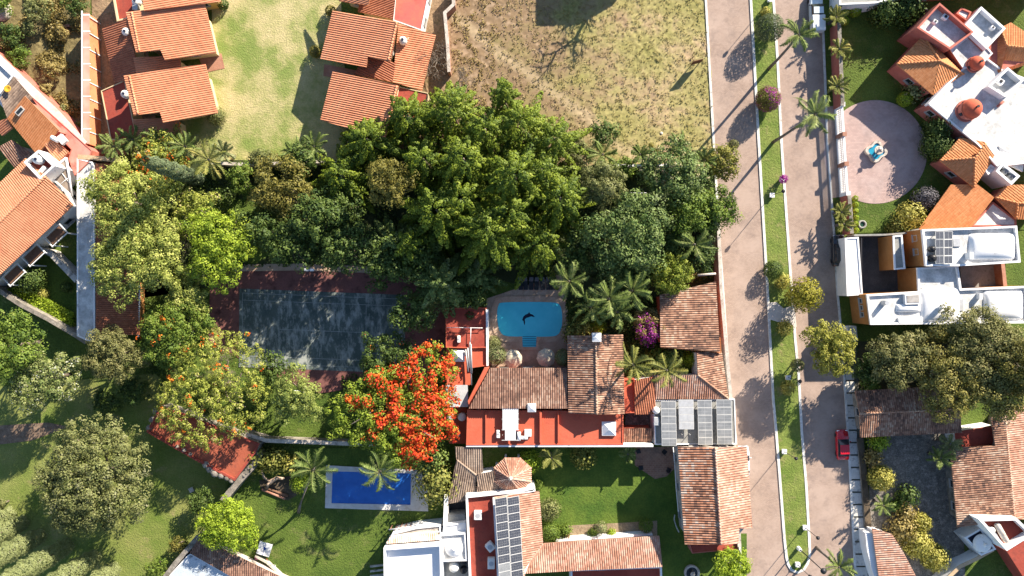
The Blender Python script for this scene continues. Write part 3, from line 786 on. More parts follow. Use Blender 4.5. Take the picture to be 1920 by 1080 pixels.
r = house("terraced_house", "terraced house east of the pale lawn whose whole terracotta roof shows, water tank behind it", [(624, 20), (747, 40), (732, 116), (601, 110)], 6, "house", G)
tiles(r, [[(624, 20, 4.1), (747, 41, 6.6), (732, 116), (690, 106), (687, 126), (601, 110, 4.1)]], T_NEW, caps=[((744, 42, 6.6), (728, 113, 6.6))])
walls(r, [(624, 20, 4.0), (747, 41, 6.1), (732, 116, 6.1), (690, 106, 3.9), (687, 126, 3.9), (601, 110, 4.0)], M_CREAM, ins=.95)
tiles(r, [[(747, 45, 4.2), (817, 66, 2.9), (791, 170), (736, 154, 4.2)]], T_NEW, name="lower_roof")
walls(r, [(747, 45, 4.2), (817, 66, 2.9), (791, 170, 2.9), (736, 154, 4.2)], M_CREAM, ins=.95)
tiles(r, [[(684, 104, 3.4), (742, 118, 4.2), (736, 154), (664, 140)]], T_LOW, name="link_roof")
walls(r, [(684, 104, 3.4), (742, 118, 4.2), (736, 154, 4.1), (664, 140, 3.2)], M_CREAM, wins=False)
r = house("terraced_house", "terraced house with its ribbed roof half under the big dark green conifers", [(624, 134), (747, 160), (725, 250), (601, 224)], 6, "house", G)
tiles(r, [[(624, 134, 4.1), (748, 160, 6.6), (722, 262), (601, 225, 4.1)]], T_NEW, caps=[((744, 161, 6.6), (724, 245, 6.6))])
walls(r, [(624, 134, 4.0), (748, 160, 6.1), (722, 262, 6.1), (601, 225, 4.0)], M_CREAM, ins=.95)
flat(r, [(748, 162), (803, 174), (795, 225), (735, 215)], 3.4, M_CREAM, M_DKRED, par=.1, pt=.12)
mb = MB(); mb.prism([W(*p, .06) for p in [(608, 120), (668, 132), (664, 152), (606, 142)]], 0); mb.build("terrace", M_CLAY, r)
tank(235, 59, 3.3, "white water tank on the ribbed lower roof by the lane")
tank(233, 176, 3.2, "white water tank on the flat dark red terrace by the lane")
tank(254, 2, 3.2, "white water tank cut by the top edge of the photo")
tank(755, 75, 4.1, "white water tank on the roof slope east of the pale lawn")
tank(751, 193, 3.45, "white water tank just above the conifers, on a small red terrace")
p = W(256, 14, 3.6); mb = MB(); mb.bbox((p.x, p.y, 3.7), (.8, .9, .7)); o = mb.build("equipment_box", M_METAL); tag(o, "grey box beside the water tank on the red terrace at the top edge", "box")

# lane wall: tall orange wall with white pilasters and a tiled coping
r = wall_line("boundary_wall", "tall orange boundary wall with white pilasters along the lane", [(160, 24), (162, 110), (163, 270)], 3.2, 0.55, M_ORANGEW, None)
mb = MB()
for i in range(8):
    a = W(161 + .3 * i, 28 + i * 30.5, 3.25); mb.box((a.x, a.y, 3.23), (1.15, .14, .07))
mb.box((W(161, 147, 3.2).x - .52, W(161, 147, 3.2).y, 3.25), (.14, 19.2, .14)); mb.build("coping_rails", M_WHITE, r)
mb = MB(); mb.box((W(162, 147, 3.2).x, W(162, 147, 3.2).y, 3.22), (.9, 18.6, .06)); mb.build("coping", T_PINK, r)
for i in range(8):
    a = W(161.5 + .25 * i, 30 + i * 31, 3.2)
    mb = MB(); mb.box((a.x + .30, a.y, 1.55), (.08, .13, 3.1)); mb.build("pilaster", M_WHITE, r)
wall_line("garden_wall", "curving brown garden wall between the terraces and the bare lot", [(848, -30), (851, 8), (834, 24), (839, 80), (842, 135)], 2.2, .35, M_CLAY, M_STONE)

# ---------------------------------------------------------------- villa at the west edge
r = house("tiled_villa", "large villa with long orange roofs set diagonally, at the west edge", [(0, 440), (138, 384), (0, 516), (86, 331)], 6)
rd = T_NEW
tiles(r, [[(86, 331, 7.6), (138, 384, 5.9), (-60, 573), (-62, 478, 7.6)]], rd, caps=[((86, 331, 7.65), (-62, 478, 7.65))], name="main_roof")
tiles(r, [[(86, 331, 7.6), (48, 297, 6.3), (-62, 402), (-62, 478, 7.6)]], rd, name="rear_roof")
walls(r, [(86, 331, 7.3), (138, 384, 5.8), (-60, 573, 5.8), (-62, 402, 6.2), (48, 297, 6.2)], M_WHITE, ins=.9, every=5)
tiles(r, [[(46, 180, 6.4), (110, 244, 6.4), (70, 290, 5.3), (14, 222)]], T_OR, name="wing_roof")
walls(r, [(46, 180, 6.3), (110, 244, 6.3), (70, 290, 5.2), (14, 222, 5.2)], M_PINK, wins=False)
tiles(r, [[(14, 222, 5.2), (24, 240, 5.2), (5, 255, 4.6), (-20, 232)]], T_NEW, name="side_roof")
tiles(r, [[(0, 184, 4.9), (26, 144, 4.9), (62, 184, 4.2), (14, 222)], ], T_GREY, name="grey_roof", flow=(-.6, -.7, 0))
walls(r, [(-20, 184, 4.8), (26, 144, 4.8), (62, 184, 4.1), (14, 222, 4.1)], M_WHITE, wins=False)
tiles(r, [[(-4, 276, 4.6), (22, 262, 4.6), (62, 290, 3.7), (27, 313)]], T_DARK, name="aged_roof")
walls(r, [(-4, 276, 4.4), (22, 262, 4.4), (62, 290, 3.6), (27, 313, 3.6)], M_WHITE, wins=False)
tiles(r, [[(84, 270, 5.8), (98, 260, 5.8), (129, 285, 5.0), (104, 308)]], T_NEW, name="porch_roof")
walls(r, [(84, 270, 5.6), (98, 260, 5.6), (129, 285, 4.9), (104, 308, 4.9)], M_REDROOF, wins=False)
flat(r, [(58, 180), (70, 190), (172, 282), (166, 305), (140, 330), (128, 298), (133, 280), (104, 250)], 3.4, M_PINK, mat("faded_pink_terrace", (.56, .21, .17), (.62, .27, .22), .6, spots=(.5, .09, .07), spot_scale=.4, spot_amt=.6), par=.06, pt=.1, name="terrace", wins=False)
flat(r, [(-30, 120), (0, 118), (25, 142), (0, 176), (-30, 150)], 4.6, M_WHITE, M_WROOF, name="roof_terrace", wins=False)
flat(r, [(44, 304), (72, 281), (103, 311), (75, 337)], 6.7, M_WHITE, M_DKRED, par=.9, pt=.28, name="tank_room_roof", wins=False)
# glazed pergola
P = [(88, 326, 5.0), (125, 296, 5.0), (136, 368, 4.9)]
mb = MB(); mb.prism([W(*p) for p in P], 4.9); mb.build("pergola_sheeting", mat("smoked_brown_sheeting", (.20, .16, .13), (.28, .23, .19), 1.2, rough=.4), r)
mb = MB(); V = [W(*p) for p in P]
for i in range(3):
    mb.tube([V[i] + Vector((0, 0, .08)), V[(i + 1) % 3] + Vector((0, 0, .08))], .16, 4)
mb.tube([V[0].lerp(V[2], .5) + Vector((0, 0, .06)), V[1].lerp(V[2], .5) + Vector((0, 0, .06))], .06, 4)
mb.tube([V[0].lerp(V[1], .5) + Vector((0, 0, .06)), V[2].lerp(V[1], .3) + Vector((0, 0, .06))], .06, 4)
mb.build("pergola_frame", M_WHITE, r)
for cx, cy in ((105, 441), (63, 478), (26, 515)):
    c = W(cx, cy, 3.6); mb = MB(); a = math.radians(43)
    mb.box((c.x, c.y, 3.6), (2.4, 1.3, .12), a); mb.build("balcony_awning", M_WOOD, r)
    mb = MB()
    for s in (-1, 1):
        d = Vector((math.cos(a), math.sin(a), 0)); e = Vector((d.y, -d.x, 0))
        q = c + e * (.85 * s); mb.box((q.x, q.y, 3.62), (2.7, .12, .16), a)
        q = c + d * (1.45 * s); mb.box((q.x, q.y, 3.62), (.12, 1.9, .16), a)
        q = c + d * (1.3 * s) + e * .8; mb.box((q.x, q.y, 1.77), (.14, .14, 3.54), a)
    mb.build("balcony_frame", M_WHITE, r)
mb = MB(); mb.prism([W(*p, 2.4) for p in [(66, 460), (95, 470), (145, 520), (140, 530), (92, 480), (64, 468)]], 0); mb.build("garden_wing_wall", M_CONC, r)
mb = MB(); a = math.radians(-43); c = W(37, 208, 6.2); mb.box((c.x, c.y, 6.05), (1.3, .8, .35), a + 1.57); sk = mb.build("skylight", M_FRAME, r)
mb = MB(); mb.box((c.x, c.y, 6.24), (1.0, .45, .05), a + 1.57); mb.build("pane", M_GLASS, sk)
tank(70, 299, 6.72, "beige water tank in the white rooftop box of the diagonal villa", r=.62, ht=1.2)
c = W(77, 319, 7.3); mb = MB(); mb.bbox((c.x, c.y, 7.02), (.6, 1.3, .55), -.7, b=.12); o = mb.build("gas_heater", M_PLAST); tag(o, "long white gas tank in the rooftop box beside the beige tank", "gas tank")
c = W(118, 262, 5.6); mb = MB(); mb.bbox((c.x, c.y, 5.75), (.9, 1.3, .5), .7); o = mb.build("air_conditioner", M_PLAST); tag(o, "white air conditioner box on the porch roof of the diagonal villa", "air conditioner")
c = W(101, 259, 6.4)
t = thing("water_heater", "small white horizontal water heater beside the porch roof", "water heater", (c.x, c.y, 5.6)); mb = MB()
mb.tube([(c.x - .5, c.y + .2, 6.1), (c.x + .4, c.y - .3, 6.1)], .32, 12); mb.build("cylinder", M_WHITE, t)
mb = MB(); mb.box((c.x, c.y, 5.78), (.6, .4, .35)); mb.build("stand", M_METAL, t)
c = W(8, 164, 6); t = thing("satellite_dish", "small yellow satellite dish on the grey tiled roof", "satellite dish", (c.x, c.y, 4.6)); mb = MB()
mb.lathe((c.x, c.y, 5.2), [(.05, 0), (.3, .05), (.5, .18), (.48, .2), (.28, .08), (.02, .04)], 18); mb.build("dish", mat("yellow_enamel", (.6, .33, .03)), t)
mb = MB(); mb.tube([(c.x, c.y, 4.5), (c.x, c.y, 5.25)], .05); mb.build("mast", M_DARKM, t)
# boundary wall with broad pale coping running diagonally to the lane
wall_line("boundary_wall", "pale pink boundary wall with broad white coping beside the scrub lot", [(-60, 50), (0, 113), (55, 165), (110, 218), (158, 272)], 3.3, 1.0, M_PINK, mat("white_coping", (.58, .46, .42), (.68, .60, .57), .8, fine=.1, spots=(.55, .3, .25), spot_scale=.8, spot_amt=.6), capw=1.15)
wall_line("boundary_wall", "ochre topped wall closing the lane behind the flowering trees", [(146, 294), (190, 297), (225, 301)], 3.4, .5, M_CREAM, mat("tan_coping", (.42, .3, .18), (.5, .38, .25), 1, fine=.15))
wall_line("boundary_wall", "mossy stone wall below the villa garden, sloping to the white roof", [(-40, 515), (0, 546), (40, 572), (90, 598), (144, 630), (162, 642)], 2.6, .5, M_OLDST, M_OLDST)
zone("villa_garden_grass", [(-40, 510), (0, 540), (144, 628), (160, 560), (150, 440), (60, 480), (-40, 560)], 0.05, G_LAWN)
zone("hedge_ground", [(-40, 490), (10, 530), (144, 606), (146, 632), (90, 600), (-40, 530)], 0.08, G_MED)

# long white building and its tiled neighbour
r = house("long_white_building", "narrow long building with a plain white flat roof", [(144, 296), (172, 303), (178, 628)], 3.4, "building")
flat(r, [(144, 296), (173, 303), (177, 330), (178, 630), (166, 641), (144, 630)], 3.3, M_WHITE, M_WROOF, par=.14, pt=.2)
r = house("tiled_outbuilding", "brown tiled outbuilding mostly hidden beneath the feathery green trees", [(180, 305), (262, 625)], 3, "building")
tiles(r, [[(180, 306, 3.1), (226, 306, 2.6), (261, 440), (261, 628, 2.5), (180, 628)]], T_LOW, flow=(1, 0, -.2), w=.3)
walls(r, [(180, 306, 3.0), (226, 306, 2.6), (261, 440, 2.6), (261, 628, 2.5), (180, 628, 3.0)], M_BROWN, wins=False)
mb = MB(); a = W(262, 535, 2.4); b = W(259, 632, 2.4); mb.tube([a, b], .13, 8); mb.build("gutter", M_WHITE, r)

# ---------------------------------------------------------------- big villa north-east
def dome(root, px, py, h, r, drum, m=M_REDROOF, md=M_PINK, name="dome"):
    c = W(px, py, h + drum + r * .5)
    mb = MB(); mb.cyl((c.x, c.y, h), r * .98, drum, 32); mb.cyl((c.x, c.y, h), r * 1.15, .25, 32, mi=0)
    d = mb.build("drum", md, root)
    mb = MB(); pr = [(r * 1.06, 0), (r * 1.06, .12)] + [(r * math.cos(a), .12 + r * .8 * math.sin(a)) for a in [i * math.pi / 2 / 9 for i in range(10)]][:-1] + [(.12, .12 + r * .8)]
    mb.lathe((c.x, c.y, h + drum), pr, 32); dm = mb.build(name, m, root)
    mb = MB(); mb.cyl((c.x, c.y, h + drum + r * .78), .13, .5, 10); mb.cyl((c.x, c.y, h + drum + r * .78 + .5), .2, .08, 10); mb.build("finial", M_DARKM, dm)
    for i in range(4):
        a = i * math.pi / 2 + .5
        mb = MB(); mb.box((c.x + r * math.cos(a), c.y + r * math.sin(a), h + drum * .6), (.12, .45, .6), a); mb.build("drum_window", M_GLASS, d)
r = house("domed_villa", "big pink villa with white terraces, orange hip roofs and two red domes", [(1741, 194), (1783, 10), (1920, 150), (1830, 268)], 6, "villa")
flat(r, [(1741, 195), (1783, 150), (1806, 128), (1850, 108), (1880, 130), (1960, 160), (1990, 300), (1870, 312), (1832, 270)], 3.707, M_PINK, M_WROOF, par=.3, cap=M_WHITE, every=2.288)
flat(r, [(1762, 5), (1826, 60), (1782, 93), (1719, 52)], 4.53, M_PINK, M_WROOF, par=1.0, pt=.25, name="upper_terrace")
flat(r, [(1840, 12), (1886, 53), (1850, 92), (1806, 50)], 4.256, M_PINK, M_WROOF, par=.8, pt=.3, cap=M_WHITE, name="upper_terrace")
flat(r, [(1782, 93), (1826, 60), (1848, 84), (1862, 100), (1850, 112), (1836, 128), (1806, 128)], 3.981, M_PINK, M_WROOF, par=.15, cap=M_WHITE, name="link_terrace", wins=False)
flat(r, [(1803, 14), (1822, 22), (1814, 40), (1793, 25)], 3.432, M_PINK, M_METAL, par=.2, name="service_roof", wins=False)
A = (1762, 114, 5.079)
tiles(r, [[(1681, 120, 3.844), (1731, 66, 3.844), A], [(1731, 66, 3.844), (1807, 139, 3.844), A], [(1807, 139, 3.844), (1749, 178, 3.844), A], [(1749, 178, 3.844), (1681, 120, 3.844), A]], T_OR, name="hip_roof", caps=[((1681, 120, 3.844), A), ((1731, 66, 3.844), A), ((1807, 139, 3.844), A)], w=.34, amp=.055)
walls(r, [(1681, 120, 3.844), (1731, 66, 3.844), (1807, 139, 3.844), (1749, 178, 3.844)], M_PINK, ins=.35)
B = (1888, 86, 4.805); C_ = (1935, 90, 4.805)
tiles(r, [[(1876, 52, 4.05), (1895, 42, 4.05), (1975, 95, 4.05), C_, B], [(1876, 52, 4.05), B, (1876, 138, 4.05), (1830, 103, 4.05)], [B, C_, (1955, 110, 4.05), (1876, 138, 4.05)]], T_OR, name="hip_roof", caps=[((1876, 54, 4.187), B), (B, C_)], w=.34, amp=.055)
walls(r, [(1832, 103, 3.981), (1876, 55, 3.981), (1895, 42, 3.981), (1975, 95, 3.981), (1955, 112, 3.981), (1876, 138, 3.981)], M_PINK, ins=.5)
flat(r, [(1890, 126), (1920, 151), (1885, 182), (1853, 162)], 3.981, M_WHITE, M_WROOF, par=1.1, pt=.28, name="service_court", wins=False)
mb = MB(); mb.prism([W(*p, 4.942) for p in [(1781, 152), (1783, 156), (1744, 196), (1741, 194)]], 3.775); mb.build("terrace_wall", M_WHITE, r)
dome(r, 1835, 117, 3.981, .98, .7)
dome(r, 1827, 202, 3.741, 1.35, 1.3)
V_ = (1828, 296, 4.805); R2 = (1848, 270, 4.805)
tiles(r, [[(1762, 301, 3.569), (1800, 258, 3.569), (1846, 266, 3.844), R2, V_], [(1826, 352, 3.569), (1762, 301, 3.569), V_], [V_, R2, (1866, 294, 3.569), (1826, 352, 3.569)]], T_OR, name="hip_roof", caps=[((1762, 301, 3.569), V_), ((1826, 352, 3.569), V_), (V_, R2)], w=.34, amp=.055)
walls(r, [(1762, 301, 3.569), (1800, 258, 3.569), (1846, 266, 3.569), (1866, 294, 3.569), (1826, 352, 3.569)], M_PINK, ins=.35)
tiles(r, [[(1783, 346, 3.02), (1833, 346, 3.363), (1864, 370, 3.363), (1820, 428), (1721, 431)]], T_OR, name="garage_roof", w=.34, amp=.055, flow=(-.7, -.7, -.25))
walls(r, [(1785, 346, 2.2), (1833, 346, 2.2), (1864, 370, 2.2), (1820, 428, 2.0), (1721, 431, 2.0)], M_PINK, ins=.9, wins=False)
Q_ = (1908, 381, 3.844); Q2 = (1960, 381, 3.844)
tiles(r, [[(1866, 370, 3.157), (1886, 347, 3.157), (1960, 345), Q2, Q_], [(1866, 370, 3.157), Q_, (1905, 410, 3.157)], [Q_, Q2, (1960, 412), (1905, 411, 3.157)]], T_OR, name="hip_roof", caps=[((1866, 370, 3.157), Q_), ((1905, 410, 3.157), Q_), (Q_, Q2)], w=.34, amp=.055)
walls(r, [(1866, 370, 3.089), (1886, 347, 3.089), (1960, 345, 3.089), (1960, 412, 3.089), (1905, 411, 3.089)], M_PINK, ins=.35, wins=False)
flat(r, [(1862, 378), (1906, 412), (1906, 424), (1820, 425)], 2.334, M_PINK, M_WROOF, par=.12, name="porch_terrace", wins=False)
flat(r, [(1880, 304), (1913, 330), (1897, 347), (1867, 321)], 3.363, M_WHITE, M_BLACKP, par=1.0, pt=.35, name="tank_pit", wins=False)
mb = MB(); mb.prism([W(*p) for p in [(1872, 274, 3.844), (1920, 302, 3.569), (1918, 322, 3.295), (1880, 303, 3.432)]], 3); mb.build("sloping_terrace", M_WROOF, r)
flat(r, [(1846, 318), (1858, 308), (1867, 314), (1853, 328)], 3.363, M_WHITE, M_WROOF, par=.1, name="ledge", wins=False)
tank(1886, 322, 3.398, "grey water tank in the dark pit of the domed villa, the upper one", r=.45, ht=.8, m=M_GCONC)
tank(1897, 331, 3.398, "grey water tank in the dark pit of the domed villa, the lower one", r=.45, ht=.8, m=M_GCONC)
for i, (x, y, s, l) in enumerate([(1770, 33, .8, "white equipment box with a round fan on the villa's shaded upper terrace"), (1751, 42, .6, "small white vent box near the pink edge of the villa's upper terrace"), (1878, 152, .9, "white box in the villa's sunken service court"), (1861, 52, .6, "white vent box on the villa terrace beside the orange hip roof")]):
    c = W(x, y, 4.668); z = (4.53, 4.53, 3.981, 4.256)[i]; t = thing("roof_vent", l, "roof vent", (c.x, c.y, z)); mb = MB(); mb.bbox((c.x, c.y, z + .3), (s, s * .8, .6), -.6); mb.build("vent_body", M_WHITE, t)
    mb = MB(); mb.cyl((c.x, c.y, z + .6), s * .26, .05, 14); mb.build("grille", M_DARKM, t)
mb = MB(); a = W(1870, 200, 3.844); b = W(1882, 190, 4.05)
t = thing("clay_chimney", "small red chimney pipe lying on the villa's white terrace", "pipe", (a.x, a.y, 3.707)); mb.tube([a, b], .16, 8); mb.build("pipe_body", M_PINK, t)
r = house("pink_building", "long pink building along the top edge behind the domed villa", [(1735, -60), (1960, -60), (1960, 10), (1735, 12)], 5, "building")
flat(r, [(1722, -80), (1990, -80), (1990, -36), (1800, -26), (1722, -22)], 5.0, M_PINK, M_DKRED)
r = house("white_roofed_house", "house with dark roof and white rim at the top edge above the clipped bushes", [(1575, -60), (1672, 8)], 5, "house")
flat(r, [(1575, -80), (1700, -80), (1690, -4), (1640, 6), (1574, 9)], 3.2, M_WHITE, M_GCONC, par=.3, wins=False)
# street boundary: pink wall, white balustrade, gate pillars
wall_line("street_wall", "brick red street wall behind the yellow green bromeliads", [(1573, 42), (1576, 110), (1580, 198)], 2.7, .4, M_PINK, M_OLDST)
wall_line("street_wall", "short brick red street wall south of the white balustrade", [(1592, 366), (1595, 400), (1597, 438)], 2.7, .4, M_PINK, M_OLDST)
r = thing("balustrade", "white balustrade fence between side path and round forecourt", "fence", (W(1580, 280).x, W(1580, 280).y, 0))
a = W(1575.5, 198, 1.7); b = W(1586, 364, 1.7)
for z, wd, hh, nm in ((.25, .4, .5, "plinth"), (2.15, .34, .12, "top_rail"), (1.35, .14, .08, "middle_rail")):
    mb = MB(); c = (a + b) / 2; e = b - a; mb.box((c.x, c.y, z), (e.length, wd, hh), math.atan2(e.y, e.x)); mb.build(nm, M_WHITE, r)
for i in range(48):
    p = a.lerp(b, (i + .5) / 48); mb = MB(); mb.lathe((p.x, p.y, .5), [(.06, 0), (.09, .3), (.05, .7), (.07, 1.2), (.05, 1.58)], 6); mb.build("baluster", M_WHITE, r)
for i in range(4):
    p = a.lerp(b, i / 3); mb = MB(); mb.box((p.x, p.y, 1.25), (.5, .5, 2.5)); mb.box((p.x, p.y, 2.55), (.62, .62, .1)); mb.build("pillar", M_CLAY if i in (1, 2) else M_WHITE, r)
# fountain
c = W(1640, 285); t = thing("fountain", "stone fountain with blue lobed basin on the round forecourt", "fountain", (c.x, c.y, 0))
def lobed(r0, k=4, amp=.16, n=48, ph=.4): return [Vector((c.x + r0 * (1 + amp * math.cos(k * a + ph)) * math.cos(a), c.y + r0 * (1 + amp * math.cos(k * a + ph)) * math.sin(a), 0)) for a in [2 * math.pi * i / n for i in range(n)]]
mb = MB(); mb.ring(lobed(1.4), lobed(1.05), 0, .6); mb.build("basin_rim", M_STONE, t)
M_WATER = mat("turquoise_water", (.02, .22, .36), (.03, .30, .45), 1.5, rough=.08, spec=.6, bump=.1, bscale=3)
mb = MB(); mb.poly([p + Vector((0, 0, .45)) for p in lobed(1.06)]); mb.build("water", M_WATER, t)
mb = MB(); mb.lathe((c.x, c.y, .3), [(.25, 0), (.16, .5), (.2, .7), (.62, .85), (.66, .95), (.5, .9), (.15, .92), (.1, 1.3), (.34, 1.45), (.36, 1.5), (.1, 1.5), (.08, 1.75), (.02, 1.9)], 20); mb.build("tiered_bowl", M_STONE, t)
c = W(1615, 421); t = thing("stone_ring", "small round stone pond ring on the lawn by the street wall", "pond", (c.x, c.y, 0)); mb = MB(); mb.lathe((c.x, c.y, 0.02), [(.62, 0), (.62, .35), (.38, .35), (.38, .1)], 24); mb.build("rim", M_GCONC, t)
mb = MB(); mb.cyl((c.x, c.y, .02), .37, .2, 20); mb.build("water", mat("dark_green_water", (.02, .06, .04), rough=.1), t)

# ---------------------------------------------------------------- modern white house
r = house("white_modern_house", "modern white house with shallow vaults and a shaded courtyard", [(1585, 425), (1914, 425), (1920, 609), (1592, 609)], 5, "house")
flat(r, [(1729, 430), (1907, 423), (1914, 492), (1799, 499), (1736, 499)], 6.2, M_BROWN, M_WROOF, par=.45, pt=.28, cap=M_WHITE, wins=False)
flat(r, [(1674, 442), (1692, 440), (1698, 504), (1677, 506)], 4.2, M_BROWN, M_GCONC, par=.2, cap=M_WHITE, name="link_roof", wins=False)
flat(r, [(1584, 446), (1610, 444), (1618, 553), (1588, 555)], 3.2, M_WHITE, M_WHITE, par=.12, name="carport_roof", wins=False)
flat(r, [(1720, 502), (1797, 498), (1803, 541), (1925, 536), (1932, 606), (1632, 609), (1625, 552), (1722, 546)], 5.2, M_BROWN, M_WROOF, par=.35, pt=.28, cap=M_WHITE, name="main_flat_roof", wins=False)
mb = MB(); mb.prism([W(*p, .9) for p in [(1800, 498), (1880, 494), (1884, 542), (1803, 544)]], 0); mb.build("patio", M_GCONC, r)
mb = MB(); mb.prism([W(*p, 2.6) for p in [(1877, 494), (1884, 494), (1889, 540), (1882, 541)]], 0); mb.build("patio_wall", M_CLAY, r)
def vault(x0, y0, x1, y1, h, rise, nm="vault", ex=2.5):
    a = W(x0, y1, h); b = W(x1, y0, h); mb = MB(); n = 20; V = []; F = []
    for j in range(n + 1):
        for i in range(n + 1):
            u = i / n * 2 - 1; v = j / n * 2 - 1
            z = rise * (max(0, 1 - abs(u) ** ex) * max(0, 1 - abs(v) ** ex)) ** .5
            V.append((a.x + (b.x - a.x) * i / n, a.y + (b.y - a.y) * j / n, h + z))
    for j in range(n):
        for i in range(n): k = j * (n + 1) + i; F.append((k, k + 1, k + n + 2, k + n + 1))
    mb.add(V, F, smooth=True); return mb.build(nm, M_WHITE, r)
vault(1816, 438, 1903, 487, 6.2, .95)
vault(1844, 545, 1917, 599, 5.2, .9)
vault(1726, 540, 1799, 603, 5.2, .8, ex=2)
vault(1679, 570, 1726, 585, 5.2, .55, "barrel_vault")
mb = MB(); c = W(1767, 575, 6.4); mb.box((c.x, c.y, 6.5), (.7, .5, .7), .4); mb.build("chimney", M_WHITE, r)
mb = MB(); c = W(1660, 568, 5.8); mb.cyl((c.x, c.y, 5.25), .4, 1.1, 16, .3); mb.build("chimney", M_METAL, r)
mb = MB(); c = W(1817, 480, 6.8); mb.box((c.x, c.y, 6.8), (.5, .9, 1.2), 0); mb.build("chimney", M_WHITE, r)
mb = MB(); c = W(1838, 556, 5.8); mb.box((c.x, c.y, 5.6), (.4, .8, .8), 0); mb.build("chimney", M_WHITE, r)
mb = MB(); mb.prism([W(*p, 5.9) for p in [(1697, 552), (1726, 550), (1727, 570), (1698, 571)]], 5.22); mb.build("skylight_kerb", M_WHITE, r)
mb = MB(); mb.prism([W(*p, 5.95) for p in [(1700, 554), (1723, 553), (1724, 567), (1701, 568)]], 5.9); mb.build("skylight", mat("smoked_skylight", (.22, .2, .18), (.4, .38, .36), 1.0, rough=.3), r)
for q in [[(1797, 561), (1806, 561), (1807, 582), (1798, 583)], [(1825, 576), (1839, 575), (1840, 592), (1826, 593)], [(1787, 448), (1800, 447), (1801, 462), (1788, 462)]]:
    mb = MB(); z = 6.2 if q[0][1] < 500 else 5.2; mb.prism([W(*p, z + .16) for p in q], z + .01); mb.build("skylight", M_METAL, r)
mb = MB(); mb.prism([W(*p, 5.6) for p in [(1685, 596), (1729, 594), (1730, 604), (1686, 606)]], 5.22); mb.build("roof_step", M_WHITE, r)
# three small windows on the ochre street wall
P_ = [W(1625, 552, 5.55), W(1632, 609, 5.55)]
e = (P_[1] - P_[0]); e.z = 0; L_ = e.length; e.normalize(); out = Vector((e.y, -e.x, 0)); out = out if out.x < 0 else -out
for f in (.22, .45, .68): add_window(r, P_[0] + e * L_ * f, e, out, .75, .8, 3.6)
P_ = [W(1730, 432, 6.65), W(1736, 497, 6.65)]; e = (P_[1] - P_[0]); e.z = 0; L_ = e.length; e.normalize(); out = Vector((e.y, -e.x, 0)); out = out if out.x < 0 else -out
add_window(r, P_[0] + e * L_ * .2, e, out, .9, 1.1, 4.6); add_window(r, P_[0] + e * L_ * .6, e, out, .9, 1.1, 4.6)
mb = MB(); c = W(1614, 478, 1.5); mb.box((c.x - .3, c.y - 2, 1.2), (.15, 9, 2.4)); mb.build("courtyard_screen", M_DARKM, r)
# PV on the white house: two columns, four rows
def pv(px, py, z, sx, sy, rz, m=M_PV, cells=(3, 6)):
    c = W(px, py, z)
    mb = MB(); mb.box((0, 0, .045), (sx, sy, .05)); t = placed(mb, "solar_panel", M_ALU, r, (c.x, c.y, z), (0, 0, rz))
    mb = MB(); nx, ny = cells; w = (sx - .08) / nx; hh = (sy - .08) / ny
    for i in range(nx):
        for j in range(ny): mb.box((-(sx - .08) / 2 + w * (i + .5), -(sy - .08) / 2 + hh * (j + .5), .074), (w - .035, hh - .025, .012))
    mb.build("cells", m, t); return t
for i in range(2):
    for j in range(4):
        pv(1761.5 + 16.2 * i, 441 + 15.3 * j, 6.8, 1.16, 1.06, .02, cells=(2, 8))
mb = MB()
for i in range(2):
    for y in (436, 464, 492):
        p = W(1756 + 27 * i, y, 6.5); mb.box((p.x, p.y, 6.47), (.08, .08, .54))
mb.build("panel_stand", M_ALU, r)
tank(1750, 467, 6.2, "black water tank on the white house roof, the upper of two", m=M_BLACKP, lid=M_BLACKP, r=.42, ht=.9, group="black tanks on the white house")
tank(1751, 484, 6.2, "black water tank on the white house roof, the lower of two", m=M_BLACKP, lid=M_BLACKP, r=.5, ht=.9, group="black tanks on the white house")
wall_line("garden_wall", "thin grey wall between the domed villa's lawn and the white house", [(1602, 441), (1660, 440), (1700, 437), (1724, 430)], 2.6, .25, M_GCONC, None)
wall_line("street_wall", "short white street wall south of the white house", [(1597, 612), (1600, 640)], 2.4, 1.0, M_WHITE, M_CONC, capw=1.25)
c = W(1583, 626, 0); t = thing("gate", "small dark gate beside the white street wall", "gate", (c.x, c.y, 0)); mb = MB(); mb.box((c.x, c.y, .9), (1.2, .1, 1.5)); mb.build("gate_panel", M_DARKM, t)
mb = MB(); mb.box((c.x - .7, c.y, 1), (.2, .2, 2)); mb.build("post", M_WHITE, t)

# ---------------------------------------------------------------- tiled house south-east
r = house("tiled_courtyard_house", "old tiled house around a dark cobbled yard, at the east edge", [(1607, 732), (1920, 732), (1920, 990), (1781, 990)], 5, "house")
tiles(r, [[(1603, 733, 3.02), (1612, 776, 3.89), (1800, 766, 3.89), (1800, 722)], [(1612, 776, 3.89), (1800, 766, 3.89), (1803, 811, 3.02), (1613, 820)]], T_OLD, caps=[((1612, 776, 3.92), (1800, 766, 3.92)), ((1712, 728, 3.10), (1716, 770, 3.92))])
walls(r, [(1603, 733, 3.02), (1800, 722, 3.02), (1803, 811, 3.02), (1613, 820, 3.02)], M_OLDST, ins=.8)
tiles(r, [[(1781, 839, 3.17), (1866, 836, 4.25), (1858, 783, 4.25), (1884, 775), (1902, 973), (1795, 989)], ], T_OLD, name="main_roof")
tiles(r, [[(1884, 772, 4.25), (1902, 973, 4.25), (2000, 975, 3.17), (1990, 740)]], T_PINK, name="far_roof", caps=[((1883, 775, 4.28), (1902, 973, 4.28))])
walls(r, [(1781, 839, 3.17), (1862, 836, 4.03), (1884, 775, 4.25), (1990, 740, 3.17), (2000, 975, 3.17), (1902, 973, 4.25), (1795, 989, 3.17)], M_OLDST, ins=.8)
